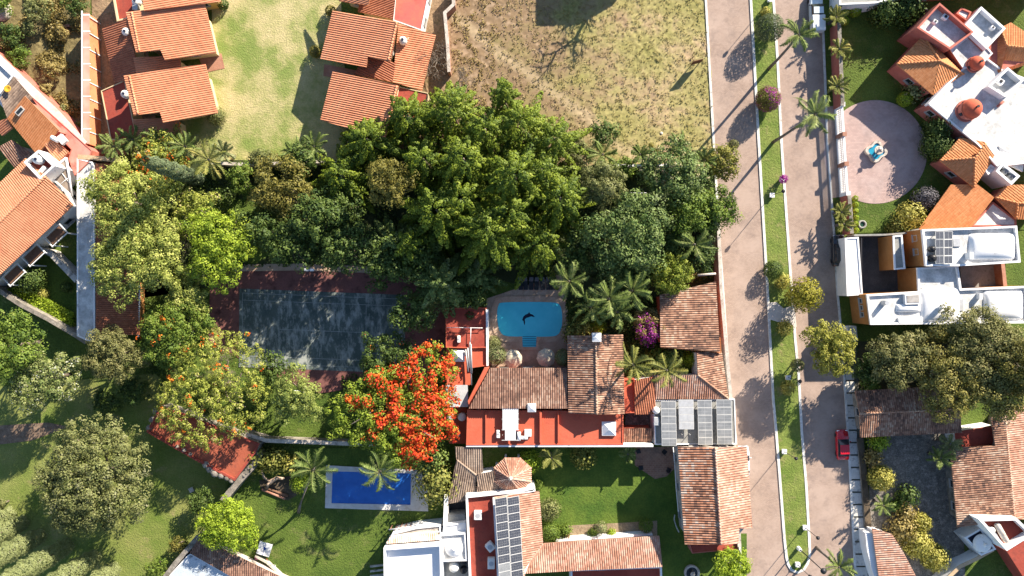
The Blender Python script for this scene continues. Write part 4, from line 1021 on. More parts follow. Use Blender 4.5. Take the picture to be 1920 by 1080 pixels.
flat(r, [(1790, 812), (1810, 806), (1862, 798), (1864, 836), (1793, 839)], 2.6, M_WHITE, M_DKRED, par=.05, pt=.1, name="red_terrace", wins=False)
flat(r, [(1834, 973), (1906, 971), (1938, 1002), (1888, 1033)], 4.4, M_WHITE, M_DKRED, par=1.2, pt=.35, name="tank_court", wins=False)
flat(r, [(1809, 1008), (1840, 990), (1868, 1030), (1840, 1042)], 2.6, M_WHITE, M_LID, par=.25, pt=.25, name="well_house", wins=False)
c = W(1850, 1023, 4); mb = MB(); mb.lathe((c.x, c.y, 2.9), [(1.3, 0), (1.3, .1)] + [(1.3 * math.cos(a), .1 + .75 * math.sin(a)) for a in (.3, .6, .9, 1.2, 1.45)] + [(.25, .85), (.22, 1.15), (.02, 1.2)], 28); mb.build("white_dome", M_WHITE, r)
mb = MB(); mb.prism([W(*p, 3.2) for p in [(1888, 1034), (1938, 1004), (2000, 1060), (1930, 1100)]], 0); mb.build("red_side_roof", M_DKRED, r)
tiles(r, [[(1635, 990, 2.9), (1673, 1002, 3.4), (1694, 1036), (1728, 1100), (1650, 1100, 2.9)]], T_PINK, name="gate_roof")
walls(r, [(1636, 993, 2.9), (1672, 1004, 3.3), (1694, 1036, 3.3), (1724, 1100, 3.3), (1652, 1100, 2.9)], M_WHITE, ins=.15, wins=False)
tiles(r, [[(1859, 783, 3.9), (1884, 775, 4.3), (1886, 836), (1866, 836, 3.9)]], T_OLD, name="ridge_strip")
wall_line("garden_wall", "pale coped wall running diagonally at the bottom edge by the white dome", [(1765, 1095), (1800, 1062), (1830, 1048), (1862, 1030)], 2.4, .4, M_WHITE, mat("tan_coping", (.42, .3, .18)))
wall_line("street_wall", "mossy earth topped street wall beside the concrete squares", [(1613, 822), (1619, 880), (1624, 940), (1629, 996)], .6, .75, M_OLDST, M_SOIL)
wall_line("street_wall", "curved white street wall at the bottom edge", [(1629, 999), (1632, 1030), (1640, 1062), (1652, 1100)], 2.4, .9, M_WHITE, M_WHITE, capw=1.05)
c = W(1880, 1000, 5.2)
t = thing("water_tank", "rust stained long water tank in the white rooftop court", "water tank", (c.x, c.y, 4.4)); mb = MB(); mb.tube([(c.x - .75, c.y + 1.3, 5.0), (c.x - .65, c.y + 1.1, 5.0), (c.x + .6, c.y - 1.1, 5.0), (c.x + .7, c.y - 1.25, 5.0)], [.25, .42, .42, .25], 14); mb.build("tank_body", M_STONE, t)
mb = MB(); mb.box((c.x, c.y, 4.55), (1.2, .5, .3), -1); mb.build("cradle", M_RUST, t)
c = W(1862, 995, 5.2); t = thing("water_tank", "white round tank and box in the white rooftop court, beside the long tank", "water tank", (c.x, c.y, 4.4)); mb = MB(); mb.lathe((c.x, c.y, 4.4), [(.4, 0), (.42, .7), (.2, .95), (.05, 1)], 16); mb.build("tank_body", M_PLAST, t)
mb = MB(); mb.bbox((c.x + .6, c.y - 1.0, 4.7), (.6, 1.3, .6), .55); mb.build("pump_box", M_PLAST, t)

# ---------------------------------------------------------------- red house in the middle
RH = r = house("red_roofed_house", "rambling house with bright red flat roofs and aged tile roofs around the turquoise pool", [(877, 578), (1360, 530), (1378, 835), (877, 835)], 4, "house")
flat(r, [(876, 769), (1169, 771), (1169, 834), (874, 835)], 4.3, M_REDROOF, M_REDROOF, par=.12, pt=.18, name="red_flat_roof")
for x in (1013,):
    mb = MB(); mb.prism([W(*p, 4.9) for p in [(x - 1, 772), (x + 3, 772), (x + 3, 830), (x - 1, 830)]], 4.305); mb.build("roof_upstand", M_REDROOF, r)
mb = MB(); mb.prism([W(*p, 4.65) for p in [(1046, 773), (1048, 773), (1048, 829), (1046, 829)]], 4.304); mb.build("roof_upstand", M_REDROOF, r)
mb = MB(); mb.prism([W(*p, 4.65) for p in [(910, 773), (912, 773), (912, 829), (910, 829)]], 4.304); mb.build("roof_upstand", M_REDROOF, r)
tiles(r, [[(919, 690, 4.6), (1063, 690, 4.6), (1066, 766, 5.2), (879, 766)]], T_DARK, name="low_tile_roof")
mb = MB(); mb.prism([W(*p, 4.5) for p in [(908, 690), (917, 690), (880, 764), (877, 752)]], 0); mb.build("sloping_wall", M_REDROOF, r)
walls(r, [(919, 690, 4.6), (1063, 690, 4.6), (1066, 766, 4.8), (879, 766, 4.8)], M_REDROOF, ins=.4)
tiles(r, [[(1117, 629, 6.4), (1064, 629, 5.3), (1066, 775, 5.3), (1119, 777)], [(1117, 629, 6.4), (1168, 627, 5.3), (1171, 776, 5.3), (1119, 777)]], T_OLD, name="gable_roof", caps=[((1117, 629, 6.45), (1119, 777, 6.45))])
walls(r, [(1064, 629, 5.3), (1117, 629, 6.4), (1168, 627, 5.3), (1171, 776, 5.3), (1119, 777, 6.4), (1066, 775, 5.3)], M_REDROOF, ins=.4)
flat(r, [(835, 577), (912, 577), (913, 652), (883, 653), (836, 652)], 3.2, M_REDROOF, M_DKRED, par=.15, pt=.15, name="bath_house_roof")
flat(r, [(883, 654), (912, 653), (912, 686), (884, 690)], 3.0, M_REDROOF, M_REDROOF, par=.15, pt=.15, name="lower_red_roof", wins=False)
mb = MB(); mb.prism([W(*p, 3.4) for p in [(911, 580), (915, 580), (916, 686), (912, 686)]], 0); mb.build("white_side_wall", M_WHITE, r)
flat(r, [(836, 653), (884, 654), (884, 722), (838, 722)], 2.6, M_REDROOF, M_REDROOF, par=.05, pt=.1, name="lower_terrace", wins=False)
flat(r, [(838, 764), (875, 764), (874, 832), (842, 832)], 1.6, M_REDROOF, M_REDROOF, par=.05, pt=.1, name="service_yard", wins=False)
mb = MB(); mb.prism([W(*p, 3.1) for p in [(836, 722), (877, 722), (878, 763), (836, 763)]], 3.02); mb.build("sheet_roof", mat("corrugated_grey_sheet", (.40, .41, .42), (.5, .51, .52), .8, fine=.15, rough=.5), r)
mb = MB()
for p in ((838, 725), (875, 725), (838, 761), (875, 761)): q = W(*p, 2.9); mb.box((q.x, q.y, 2.9), (.1, .1, .25))
mb.build("sheet_roof_posts", M_METAL, r)
flat(r, [(1170, 712), (1190, 710), (1190, 774), (1171, 775)], 3.4, M_REDROOF, M_REDROOF, par=.2, pt=.12, name="side_red_roof", wins=False)
tiles(r, [[(1190, 712, 4.2), (1228, 706, 4.2), (1229, 776, 3.5), (1190, 777)]], T_LOW, name="porch_roof")
walls(r, [(1190, 712, 4.2), (1228, 706, 4.2), (1229, 776, 3.5), (1190, 777, 3.5)], M_WHITE, ins=.2, wins=False)
tiles(r, [[(1228, 748, 3.6), (1366, 748, 3.6), (1308, 703, 4.6), (1229, 705)]], T_PINK, name="south_wing_roof")
tiles(r, [[(1308, 703, 4.6), (1366, 748, 3.6), (1353, 659, 3.6), (1306, 660)]], T_OLD, name="street_wing_roof", caps=[((1308, 703, 4.62), (1366, 748, 3.65))])
walls(r, [(1229, 706, 4.2), (1308, 703, 4.4), (1306, 660, 4.4), (1352, 660, 3.5), (1362, 745, 3.5), (1230, 746, 3.5)], M_WHITE, ins=.25, wins=False)
tiles(r, [[(1237, 553, 5.2), (1342, 528, 4.6), (1350, 660), (1238, 650, 5.2), ]], T_OLD, name="north_wing_roof", flow=(1, .02, -.1))
tiles(r, [[(1239, 636, 4.5), (1351, 633, 4.1), (1352, 662), (1238, 652, 4.5)]], T_OR, name="replaced_tile_strip", flow=(0, -1, -.2))
walls(r, [(1237, 553, 5.1), (1342, 528, 4.5), (1350, 658, 4.1), (1238, 650, 4.5)], M_REDROOF, ins=.4, wins=False)
mb = MB(); mb.tube([W(*p, 4.4) for p in [(1308, 516), (1342, 513)]], .16, 8); mb.build("timber_beam", M_STONE, r)
tiles(r, [[(1169, 803, 3.2), (1223, 803, 3.2), (1222, 828, 2.8), (1168, 828)]], T_OLD, name="small_tile_roof")
walls(r, [(1169, 803, 3.2), (1223, 803, 3.2), (1222, 828, 2.8), (1168, 828, 2.8)], M_REDROOF, ins=.1, wins=False)
mb = MB(); mb.prism([W(*p, .1) for p in [(1172, 770), (1228, 770), (1228, 808), (1172, 808)]], 0); mb.build("inner_court", P_DARK, r)
flat(r, [(1226, 750), (1378, 748), (1381, 833), (1228, 834)], 3.4, M_WHITE, M_GCONC, par=.1, pt=.15, name="panel_deck", wins=False)
wall_line("street_wall", "tall cream street wall along the paved road, beside the tiled wings", [(1347, 420), (1349, 470), (1352, 540), (1364, 680), (1372, 765), (1380, 834)], 2.9, .35, M_STONE, M_STONE)
mb = MB(); mb.prism([W(*p, 4.35) for p in [(874, 834.5), (1225, 834), (1225, 838), (874, 838)]], 0); mb.build("white_boundary_wall", M_WHITE, r)
def pyramid(px, py, z, s, label, hh=.5, base=.35, rz=0):
    c = W(px, py, z + .4); t = thing("roof_skylight", label, "skylight", (c.x, c.y, z), 0, "white boxes and skylights on the roofs"); mb = MB(); mb.box((c.x, c.y, z + base / 2), (s, s, base), rz); mb.build("kerb", M_WHITE, t)
    mb = MB(); mb.box((c.x, c.y, z + base + hh / 2), (s * .97, s * .97, hh), rz, taper=.12); mb.build("skylight_cap", M_WHITE, t)
pyramid(860, 667, 2.7, 1.7, "white pyramid skylight beside the flame tree")
pyramid(1142, 804, 4.3, 1.95, "white pyramid skylight at the end of the bright red roof by the tile gable")
pyramid(997, 764, 4.7, 1.15, "white box chimney where the dark tile roof meets the red flat roof", .25, .8)
pyramid(1118, 632, 5.8, 1.2, "white chimney at the ridge end of the tile gable near the palms", .2, 1.2)
pyramid(990, 812, 4.3, .95, "small grey box on the red flat roof below the white chimney", .06, .45)
def smallbox(px, py, z, sx, sy, label, hh=.5, rz=0, name="air_conditioner", cat="air conditioner", m=M_PLAST):
    c = W(px, py, z + hh); t = thing(name, label, cat, (c.x, c.y, z)); mb = MB(); mb.bbox((c.x, c.y, z + .08 + hh / 2), (sx, sy, hh), rz, b=.06); mb.build("casing", m, t)
    mb = MB(); mb.box((c.x, c.y, z + .04), (sx * .8, sy * .8, .08), rz); mb.build("feet", M_DARKM, t)
    mb = MB(); mb.cyl((c.x, c.y, z + .08 + hh), min(sx, sy) * .33, .02, 16); mb.build("fan_grille", M_METAL, t)
smallbox(934, 814, 4.3, .5, 1.1, "narrow white box on the red flat roof beside the pale panels")
smallbox(983, 821, 4.3, 1.0, .45, "flat white box near the lower edge of the red flat roof")
smallbox(860, 636, 3.2, .45, 1.0, "small white box standing on the dark red bath house roof")
smallbox(857, 812, 1.7, .8, .9, "grey white box in the red service yard beneath the flame tree")
for i, (x, y) in enumerate([(957, 776), (957, 796), (957, 816)]):
    c = W(x, y, 5.2); t = thing("roof_panel", f"pale translucent roof panel on the red roof, {('upper', 'middle', 'lower')[i]} of three", "roof panel", (c.x, c.y, 4.3), 0, "pale panels on the red roof")
    mb = MB(); mb.box((c.x, c.y, 5.15), (2.2 if i < 2 else 1.5, 1.4, .06)); mb.build("sheet", mat("pale_sheet", (.55, .56, .56), (.66, .67, .67), .9, rough=.4), t)
    mb = MB()
    for s in (-1, 1): mb.box((c.x, c.y + s * .72, 5.12), (2.4, .07, .1)); mb.box((c.x + s * 1.1, c.y, 4.7), (.07, .07, .8))
    mb.build("frame", M_ALU, t)
c = W(973, 818, 4.9); t = thing("water_heater", "dark water heater with white drum beside the pale roof panels", "water heater", (c.x, c.y, 4.3)); mb = MB(); mb.tube([(c.x, c.y - .6, 4.9), (c.x, c.y + .6, 4.9)], .26, 12); mb.build("drum", M_WHITE, t); mb = MB(); mb.box((c.x - .35, c.y, 4.55), (.5, 1.3, .5)); mb.build("stand", M_LID, t)
tank(866, 782, 1.7, "white round tank beneath the flame tree beside the red roof", r=.6, ht=1.1, lid=M_PLAST)
tank(845, 783, 1.7, "grey round tank half hidden by flame tree flowers", r=.6, ht=1.0, m=M_GCONC, lid=M_METAL)
t = thing("pipe_run", "bundle of long grey pipes lying on the red roofs beside the pyramid skylight", "pipes", (*W(880, 690, 3).xy, 2.7)); mb = MB()
for i, (a, b) in enumerate([((881, 640), (884, 722)), ((873, 655), (878, 697)), ((877, 652), (880, 690)), ((883, 645), (885, 700))]): mb.tube([W(*a, 3.5 + .03 * i), W(*b, 3.4 + .03 * i)], .10, 6)
mb.build("pipes", M_METAL, t)
t = thing("antenna", "thin white antenna rails on the dark red bath house roof", "antenna", (*W(880, 615, 3.4).xy, 3.2)); mb = MB(); mb.tube([W(838, 614, 3.7), W(905, 615, 3.7)], .045, 5); mb.tube([W(883, 615, 3.7), W(882, 642, 3.7)], .045, 5)
for x in (840, 882, 903): q = W(x, 614.5, 3.7); mb.tube([(q.x, q.y, 3.2), q], .04, 5)
mb.build("rails", M_WHITE, t)
# solar deck
r = RH
k = 0
word = ("first", "second", "third", "fourth", "fifth", "lowest")
for col, (x, w_, n_, y0, dy, mm, nm) in enumerate([(1253, 2.1, 6, 759, 14, M_PVL, "westmost"), (1286, 2.1, 4, 756, 14, M_METAL, "plain grey"), (1321, 2.0, 6, 757, 14, M_PVL, "next to the street column"), (1357, 2.1, 6, 756, 14, M_PVL, "beside the street wall")]):
    for j in range(n_):
        pv(x + j * .35, y0 + dy * j, 4.3, w_, 1.02, 0, m=mm, cells=(2, 2) if mm is M_PVL else (1, 1))
mb = MB()
for x in (1246, 1262, 1279, 1294, 1315, 1329, 1350, 1366):
    for y in (756, 775, 797, 815): q = W(x, y, 4.2); mb.box((q.x, q.y, 3.85), (.07, .07, .88))
mb.build("panel_stand", M_ALU, r)
tank(1231, 770, 3.5, "white water tank squeezed beside the pale solar panels", r=.5, ht=1.0, lid=M_PLAST)
smallbox(1231, 790, 3.5, .8, 1.2, "grey cabinet beside the pale solar panels", m=M_METAL, name="equipment_cabinet", cat="cabinet")

# ---------------------------------------------------------------- street wing in the lower middle
r = house("pink_tiled_house", "long tiled gable house on the street with pale pink and mottled slopes", [(1271, 838), (1400, 838), (1410, 989), (1284, 1020)], 5, "house")
T_CHK = tile_mat("chequered_old_tiles", [(.16, .08, .055), (.32, .145, .085), (.40, .195, .12), (.40, .26, .19), (.48, .38, .31)], dirt=(.09, .06, .05), dirt_amt=.3, row=.42, colw=.34, vary=.65)
tiles(r, [[(1341, 839, 7.5), (1271, 838, 6.0), (1284, 1020, 6.0), (1352, 1021)]], T_CHK, name="garden_slope", w=.34)
tiles(r, [[(1341, 839, 7.5), (1400, 838, 6.0), (1410, 989, 6.0), (1386, 991), (1384, 1019), (1352, 1021)]], T_PINK, name="street_slope", caps=[((1341, 839, 7.55), (1352, 1021, 7.55))], w=.34)
walls(r, [(1271, 838, 6.0), (1341, 839, 7.5), (1400, 838, 6.0), (1410, 989, 6.0), (1384, 1019, 6.0), (1352, 1021, 7.5), (1284, 1020, 6.0)], M_STONE, ins=.6)
flat(r, [(1292, 1018), (1383, 1012), (1384, 1030), (1298, 1038)], 2.8, M_PINK, M_DKRED, par=.06, pt=.1, name="porch_roof", wins=False)
mb = MB(); q = W(1385, 1005, 3); mb.box((q.x, q.y, 1.6), (.5, 3.0, 3.2), .05); mb.build("gate_pier", M_STONE, r)
HS = r = house("solar_roof_house", "white walled house with a block of dark solar panels and long orange tile roofs", [(872, 925), (1240, 1005), (1240, 1080), (872, 1080)], 4, "house")
flat(r, [(873, 930), (960, 921), (1002, 916), (1004, 921), (928, 937), (937, 1100), (880, 1100)], 4.2, M_WHITE, M_DKRED, par=.55, pt=.3, name="red_terrace", wins=False)
tiles(r, [[(927, 932, 6.3), (1011, 921, 4.2), (1018, 1018, 4.2), (983, 1068), (986, 1100), (940, 1100)]], T_PINK, name="panel_roof", label="orange tile roof slope carrying the dark solar panels")
walls(r, [(927, 932, 5.9), (1011, 921, 4.2), (1018, 1018, 4.2), (986, 1100, 4.2), (940, 1100, 5.9)], M_WHITE, ins=.7, wins=False)
tiles(r, [[(1019, 1019, 2.9), (1236, 1005, 2.9), (1242, 1063, 3.8), (1100, 1069), (975, 1076), (984, 1067)]], T_PINK, name="long_roof", caps=[((1018, 1019, 3.0), (978, 1072, 3.9))])
walls(r, [(1019, 1019, 2.9), (1236, 1005, 2.9), (1242, 1063, 3.6), (990, 1076, 3.6)], M_CLAY, ins=.6, wins=False)
flat(r, [(1070, 1068), (1241, 1062), (1243, 1120), (1070, 1120)], 2.6, M_WHITE, M_DKRED, par=.4, pt=.25, name="low_red_terrace", wins=False)
mb = MB(); mb.prism([W(*p, 1.5) for p in [(1042, 1012), (1223, 1000), (1224, 1004), (1042, 1016)]], 0); mb.build("white_garden_wall", M_WHITE, r)
flat(r, [(719, 1028), (828, 1020), (830, 1120), (720, 1120)], 4.8, M_WHITE, mat("white_membrane", (.70, .71, .73), (.76, .77, .79), .4, fine=.05), par=.9, pt=.3, name="white_roof", wins=False)
tiles(r, [[(724, 1020, 4.6), (732, 1006, 4.2), (820, 998, 4.2), (826, 1012)]], mat("faded_tile_and_render", (.56, .33, .22), (.66, .60, .54), .7, fine=.1), name="sloping_edge")
flat(r, [(735, 1001), (780, 990), (826, 985), (826, 998), (732, 1006)], 3.4, M_WHITE, M_STONE, par=.2, pt=.15, name="ledge", wins=False)
flat(r, [(824, 1003), (873, 999), (876, 1052), (826, 1053)], 4.2, M_WHITE, M_WROOF, par=.35, pt=.2, name="small_dome_roof", wins=False)
c = W(851, 1029, 4.6); mb = MB(); mb.lathe((c.x, c.y, 4.2), [(1.3, 0), (1.25, .15), (1.0, .4), (.62, .6), (.2, .72), (.15, 1.0), (.02, 1.05)], 24); mb.build("small_dome", M_WHITE, r)
flat(r, [(832, 985), (873, 980), (874, 1000), (830, 1003)], 3.6, M_WHITE, M_WHITE, par=.2, pt=.15, name="white_ledge", wins=False)
mb = MB(); mb.prism([W(*p, 2.6) for p in [(838, 966), (872, 964), (872, 982), (835, 985)]], 0); mb.build("grey_yard_roof", M_GCONC, r)
mb = MB(); mb.prism([W(*p, .2) for p in [(838, 940), (874, 938), (874, 968), (836, 970)]], 0); mb.build("yard_floor", M_DARKM, r)
mb = MB(); mb.prism([W(*p, 3.4) for p in [(833, 930), (840, 930), (838, 1000), (830, 1000)]], 0); mb.build("white_yard_wall", M_WHITE, r)
flat(r, [(828, 1053), (880, 1050), (882, 1120), (829, 1120)], 2.8, M_WHITE, M_GCONC, par=.2, pt=.15, name="tank_yard", wins=False)
tiles(r, [[(853, 838, 4.1), (903, 838, 4.1), (906, 885, 3.4), (893, 891), (856, 862)], ], T_GREY, name="west_tile_roof", caps=[((857, 863, 3.9), (893, 891, 3.6))])
tiles(r, [[(856, 862, 4.0), (893, 891, 3.6), (890, 935, 2.8), (838, 945)]], T_GREY, name="west_tile_roof")
walls(r, [(856, 850, 3.9), (900, 845, 3.8), (900, 885, 3.3), (888, 932, 2.8), (842, 940, 2.8)], M_WHITE, ins=.2, wins=False)
tiles(r, [[(895, 889, 3.9), (925, 884, 3.9), (938, 924, 3.2), (894, 928)]], T_GREY, name="link_tile_roof")
walls(r, [(895, 889, 3.9), (925, 884, 3.9), (938, 924, 3.2), (894, 928, 3.2)], M_WHITE, ins=.2, wins=False)
# octagonal gazebo roof
cx, cy = 961, 890; R_ = 38; apx = W(957, 897, 5.2)
t = thing("gazebo", "octagonal tiled gazebo beside the banana plants", "gazebo", (apx.x, apx.y, 0))
oc = [W(cx + R_ * math.cos(math.radians(22.5 + 45 * i)), cy + .9 * R_ * math.sin(math.radians(22.5 + 45 * i)), 3.5) for i in range(8)]
mb = MB()
def tri_face(mb, a, b, c, w=.28):
    inv = lambda p: (960 + p.x * S * H / (H - p.z), 540 - p.y * S * H / (H - p.z), p.z)
    tile_face(mb, [inv(a), inv(b), inv(c)], w=w)
for i in range(8): tri_face(mb, oc[i], oc[(i + 1) % 8], Vector((apx.x, apx.y, 5.3)))
for i in range(8): ridge_caps(mb, oc[i], Vector((apx.x, apx.y, 5.3)), r=.12)
mb.build("tiled_roof", T_PINK, t)
mb = MB(); mb.lathe((apx.x, apx.y, 5.3), [(.3, 0), (.2, .25), (.08, .4), (.12, .6), (.02, .7)], 12); mb.build("finial", M_STONE, t)
mb = MB()
for i in range(8): p = oc[i].lerp(Vector((apx.x, apx.y, 3.5)), .15); mb.box((p.x, p.y, 1.6), (.3, .3, 3.2))
mb.build("posts", M_WHITE, t)
# its solar panels: two columns, ten rows
word10 = ("topmost", "second", "third", "fourth", "fifth", "sixth", "seventh", "eighth", "ninth", "lowest")
pl, pn = plane_pts([(927, 932, 6.3), (1011, 921, 4.2), (1018, 1018, 4.2)])
for i in range(2):
    for j in range(10):
        px = 939.5 + 23 * i + j * .82; py = 941 + 15.3 * j - 2.0 * i
        q = ray_plane(px, py, pl[0] + Vector((0, 0, .28)), pn)
        xa = Vector((1, .09, 0)); xa = (xa - pn * xa.dot(pn)).normalized(); ya = pn.cross(xa)
        from mathutils import Matrix
        mb = MB(); mb.box((0, 0, 0), (1.74, 1.13, .05)); tt = placed(mb, "solar_panel", M_ALU, HS, q, Matrix((xa, ya, pn)).transposed().to_euler())
        mb = MB()
        for a in range(5):
            for b in range(3): mb.box((-.66 + .33 * a, -.35 + .35 * b, .03), (.31, .33, .02))
        mb.build("cells", M_PV if (i, j) not in ((0, 8), (0, 9)) else M_PVL, tt)
smallbox(896, 967, 4.2, 1.1, 1.2, "white air conditioner box at the top of the red terrace", .8)
smallbox(919, 1026, 4.2, 1.05, 1.2, "white air conditioner box turned askew on the red terrace", .8, .7)
smallbox(921, 1057, 4.2, 1.0, 1.5, "white air conditioner box lowest on the red terrace", .8)
tank(851, 1064, 2.9, "white hexagonal water tank in the small yard below the white dome", r=.7, ht=1.2, lid=M_PLAST)
tank(869, 1052, 2.9, "black water tank by the white tank, the upper of two", r=.5, ht=1.1, m=M_BLACKP, lid=M_BLACKP)
tank(869, 1070, 2.9, "black water tank by the white tank, the lower of two", r=.5, ht=1.1, m=M_BLACKP, lid=M_BLACKP)
t = thing("swing_frame", "pale rail frame on posts above the white ledge by the lawn", "frame", (*W(750, 992, 1).xy, 0)); mb = MB(); mb.tube([W(729, 993, 2.6), W(769, 988, 2.6)], .09, 6); mb.build("top_rail", M_ALU, t)
for x, y in ((731, 994), (741, 993), (750, 991), (759, 990), (768, 989)):
    mb = MB(); q = W(x, y, 2.6); mb.tube([(q.x, q.y, 0), q], .07, 6); mb.build("post", M_CLAY, t)
for i in range(3):
    mb = MB(); a = W(694, 1062 + i * 9, .6); b = W(720, 1059 + i * 9, .6); mb.tube([a, b], .18, 4); o = mb.build("timber_beam", M_CONC); tag(o, f"pale timber beam on the ground beside the white roof, {('upper', 'middle', 'lower')[i]} of three", "beam", "beams by the white roof")

# ---------------------------------------------------------------- south-west buildings and walls
r = house("ruined_red_annex", "red roofed annex with crumbling stone parapet in the south west gardens", [(287, 775), (480, 840), (438, 900), (272, 812)], 3, "building")
flat(r, [(300, 762), (345, 776), (486, 832), (478, 850), (440, 902), (360, 860), (274, 810), (285, 790)], 2.9, M_OLDST, mat("brick_red_waterproofing", (.30, .075, .04), (.37, .10, .055), .4, spots=(.2, .06, .04), spot_scale=.7, spot_amt=.5, fine=.12, bump=.3, bscale=3), par=.3, pt=.3, cap=M_DKRED, wins=False)
for i, (x, y, s) in enumerate([(290, 772, 1.0), (284, 788, 1.1), (278, 803, 1.0), (331, 838, .7), (344, 845, .8), (356, 852, .7), (385, 872, 1.2), (393, 880, 1.4), (402, 888, 1.4), (414, 892, 1.2), (425, 897, 1.0), (433, 902, .9)]):
    pass
mb = MB()
for i, (x, y, s) in enumerate([(290, 772, 1.0), (284, 788, 1.1), (278, 803, 1.0), (331, 838, .7), (344, 845, .8), (356, 852, .7), (385, 872, 1.2), (393, 880, 1.4), (402, 888, 1.4), (414, 892, 1.2), (425, 897, 1.0), (433, 902, .9)]):
    q = W(x, y, 3.1)
    mb = MB(); mb.lathe((q.x, q.y, 2.6), [(s * .5, 0), (s * .42, .45), (s * .25, .62), (s * .1, .66)], 6); mb.build("rubble_stone", M_OLDST, r)
wall_line("boundary_wall", "mossy stone wall going diagonally down from the red annex", [(488, 850), (475, 872), (445, 905), (417, 940)], 2.4, .8, M_OLDST, M_OLDST)
wall_line("boundary_wall", "mossy wall along the dark bed above the blue pool", [(456, 812), (500, 826), (560, 828), (660, 832), (720, 834)], 2.2, .45, M_OLDST, M_STONE)
wall_line("boundary_wall", "stone wall beside the bright green tree running to the bottom edge", [(372, 1006), (352, 1030), (330, 1055), (300, 1095)], 2.6, .6, M_OLDST, M_OLDST)
wall_line("garden_wall", "thin kerb wall along the rockery below the toys", [(478, 1043), (500, 1055), (525, 1078)], .7, .3, M_STONE)
r = house("grey_roofed_house", "house with a flaking pale blue flat roof and brown tile roof at the bottom edge", [(310, 1080), (372, 1012), (540, 1090)], 4, "house")
T_BL = mat("flaking_blue_roof", (.42, .48, .53), (.5, .55, .6), .6, spots=(.07, .08, .09), spot_scale=.9, spot_amt=.55, fine=.1)
flat(r, [(352, 1041), (358, 1038), (440, 1085), (432, 1130), (300, 1130), (318, 1078)], 2.4, M_WHITE, T_BL, par=.12, pt=.15, wins=False)
tiles(r, [[(372, 1010, 2.7), (452, 1046, 2.7), (548, 1092, 2.7), (520, 1130, 3.6), (356, 1037)]], T_DARK)
walls(r, [(372, 1010, 2.6), (452, 1046, 2.6), (548, 1092, 2.6), (520, 1130, 2.6), (356, 1037, 2.6)], M_STONE, ins=.6, wins=False)

# offscreen house and gate whose shadows reach the bare lot
r = house("neighbour_house", "two storey house just beyond the top edge whose shadow falls on the bare lot", [(1092, -150), (1260, -57)], 6, "house")
flat(r, [(1116, -260), (1300, -260), (1268, -155), (1198, -115), (1116, -115)], 6.0, M_CREAM, M_REDROOF)
c = W(1302, 122)
t = thing("sign_board", "rusty brown board standing on the dry lot near the road", "board", (c.x, c.y, 0)); mb = MB(); rz = .25; mb.box((c.x, c.y, 1.55), (1.5, .08, 1.7), rz); mb.build("panel", M_RUST, t)
for s in (-1, 1):
    mb = MB(); mb.box((c.x + s * .6 * math.cos(rz), c.y + s * .6 * math.sin(rz), .35), (.1, .1, .7), rz); mb.build("post", M_DARKM, t)

# ---------------------------------------------------------------- pools
def outline_pool(pts, n=6):
    """smooth closed curve through photo points"""
    P = [Vector((W(*p).x, W(*p).y, 0)) for p in pts]; out = []
    m = len(P)
    for i in range(m):
        a, b, c, d = P[i - 1], P[i], P[(i + 1) % m], P[(i + 2) % m]
        for k in range(n):
            t = k / n; out.append(.5 * ((2 * b) + (c - a) * t + (2 * a - 5 * b + 4 * c - d) * t * t + (3 * b - a - 3 * c + d) * t ** 3))
    return ccw(out)
M_POOL = mat("turquoise_pool_water", (.05, .56, .72), (.07, .62, .78), .5, rough=.06, spec=.5, bump=.08, bscale=2, coat=.3)
M_BLUEP = mat("deep_blue_pool_water", (.014, .10, .40), (.022, .14, .50), .5, rough=.06, spec=.5, bump=.1, bscale=2, spots=(.06, .16, .42), spot_scale=.6, spot_amt=.3, coat=.3)
ring_ = outline_pool([(943, 567), (990, 566), (1038, 567), (1050, 573), (1054, 590), (1053, 612), (1046, 627), (1030, 631), (985, 631), (950, 630), (938, 622), (933, 605), (932, 585), (935, 572)])
outer_ = inset(ring_, -.85)
t = thing("swimming_pool", "turquoise pool with rounded ends, steps and a dark dolphin motif", "swimming pool", (*ring_[0].xy, 0))
mb = MB(); mb.ring(outer_, ring_, 0, .22); mb.build("coping", P_DECK, t)
mb = MB(); mb.poly([p + Vector((0, 0, .13)) for p in ring_]); mb.build("water", M_POOL, t)
bay = ccw([W(*p) for p in [(979, 629), (1006, 629), (1005, 650), (980, 650)]])
mb = MB()
for q in ([(973, 632), (978.8, 632), (979.8, 650.3), (973, 656)], [(1006.2, 632), (1012, 632), (1012, 656), (1005.2, 650.3)], [(973, 656), (979.8, 650.3), (1005.2, 650.3), (1012, 656)]): mb.prism([Vector((W(*p).x, W(*p).y, .24)) for p in q], 0)
mb.build("step_bay_coping", P_DECK, t)
mb = MB(); mb.prism([p + Vector((0, 0, .27)) for p in bay], .19, cap=True); mb.prism([p + Vector((0, 0, .262)) for p in ccw([W(*q) for q in [(979.2, 625), (1005.8, 625), (1005.8, 629.5), (979.2, 629.5)]])], .1); mb.build("step_water", M_POOL, t)
mb = MB()
for i in range(6): a = W(980, 631 + i * 3.4); b = W(1005, 631 + i * 3.4); mb.box(((a.x + b.x) / 2, a.y, .28), (2.0, .09, .02))
mb.build("step_edges", mat("dark_blue_step_tile", (.01, .10, .20)), t)
dol = [(979, 600), (981, 594), (985, 590), (990, 588), (992, 585), (994, 588), (999, 590), (1003, 594), (1000, 594), (996, 593), (991, 595), (987, 596), (984, 599), (984.5, 604), (984, 610), (982, 606), (981.5, 602)]
mb = MB(); mb.poly([Vector((W(*p).x, W(*p).y, .136)) for p in dol]); mb.build("dolphin_motif", mat("navy_mosaic", (.01, .02, .05)), t)
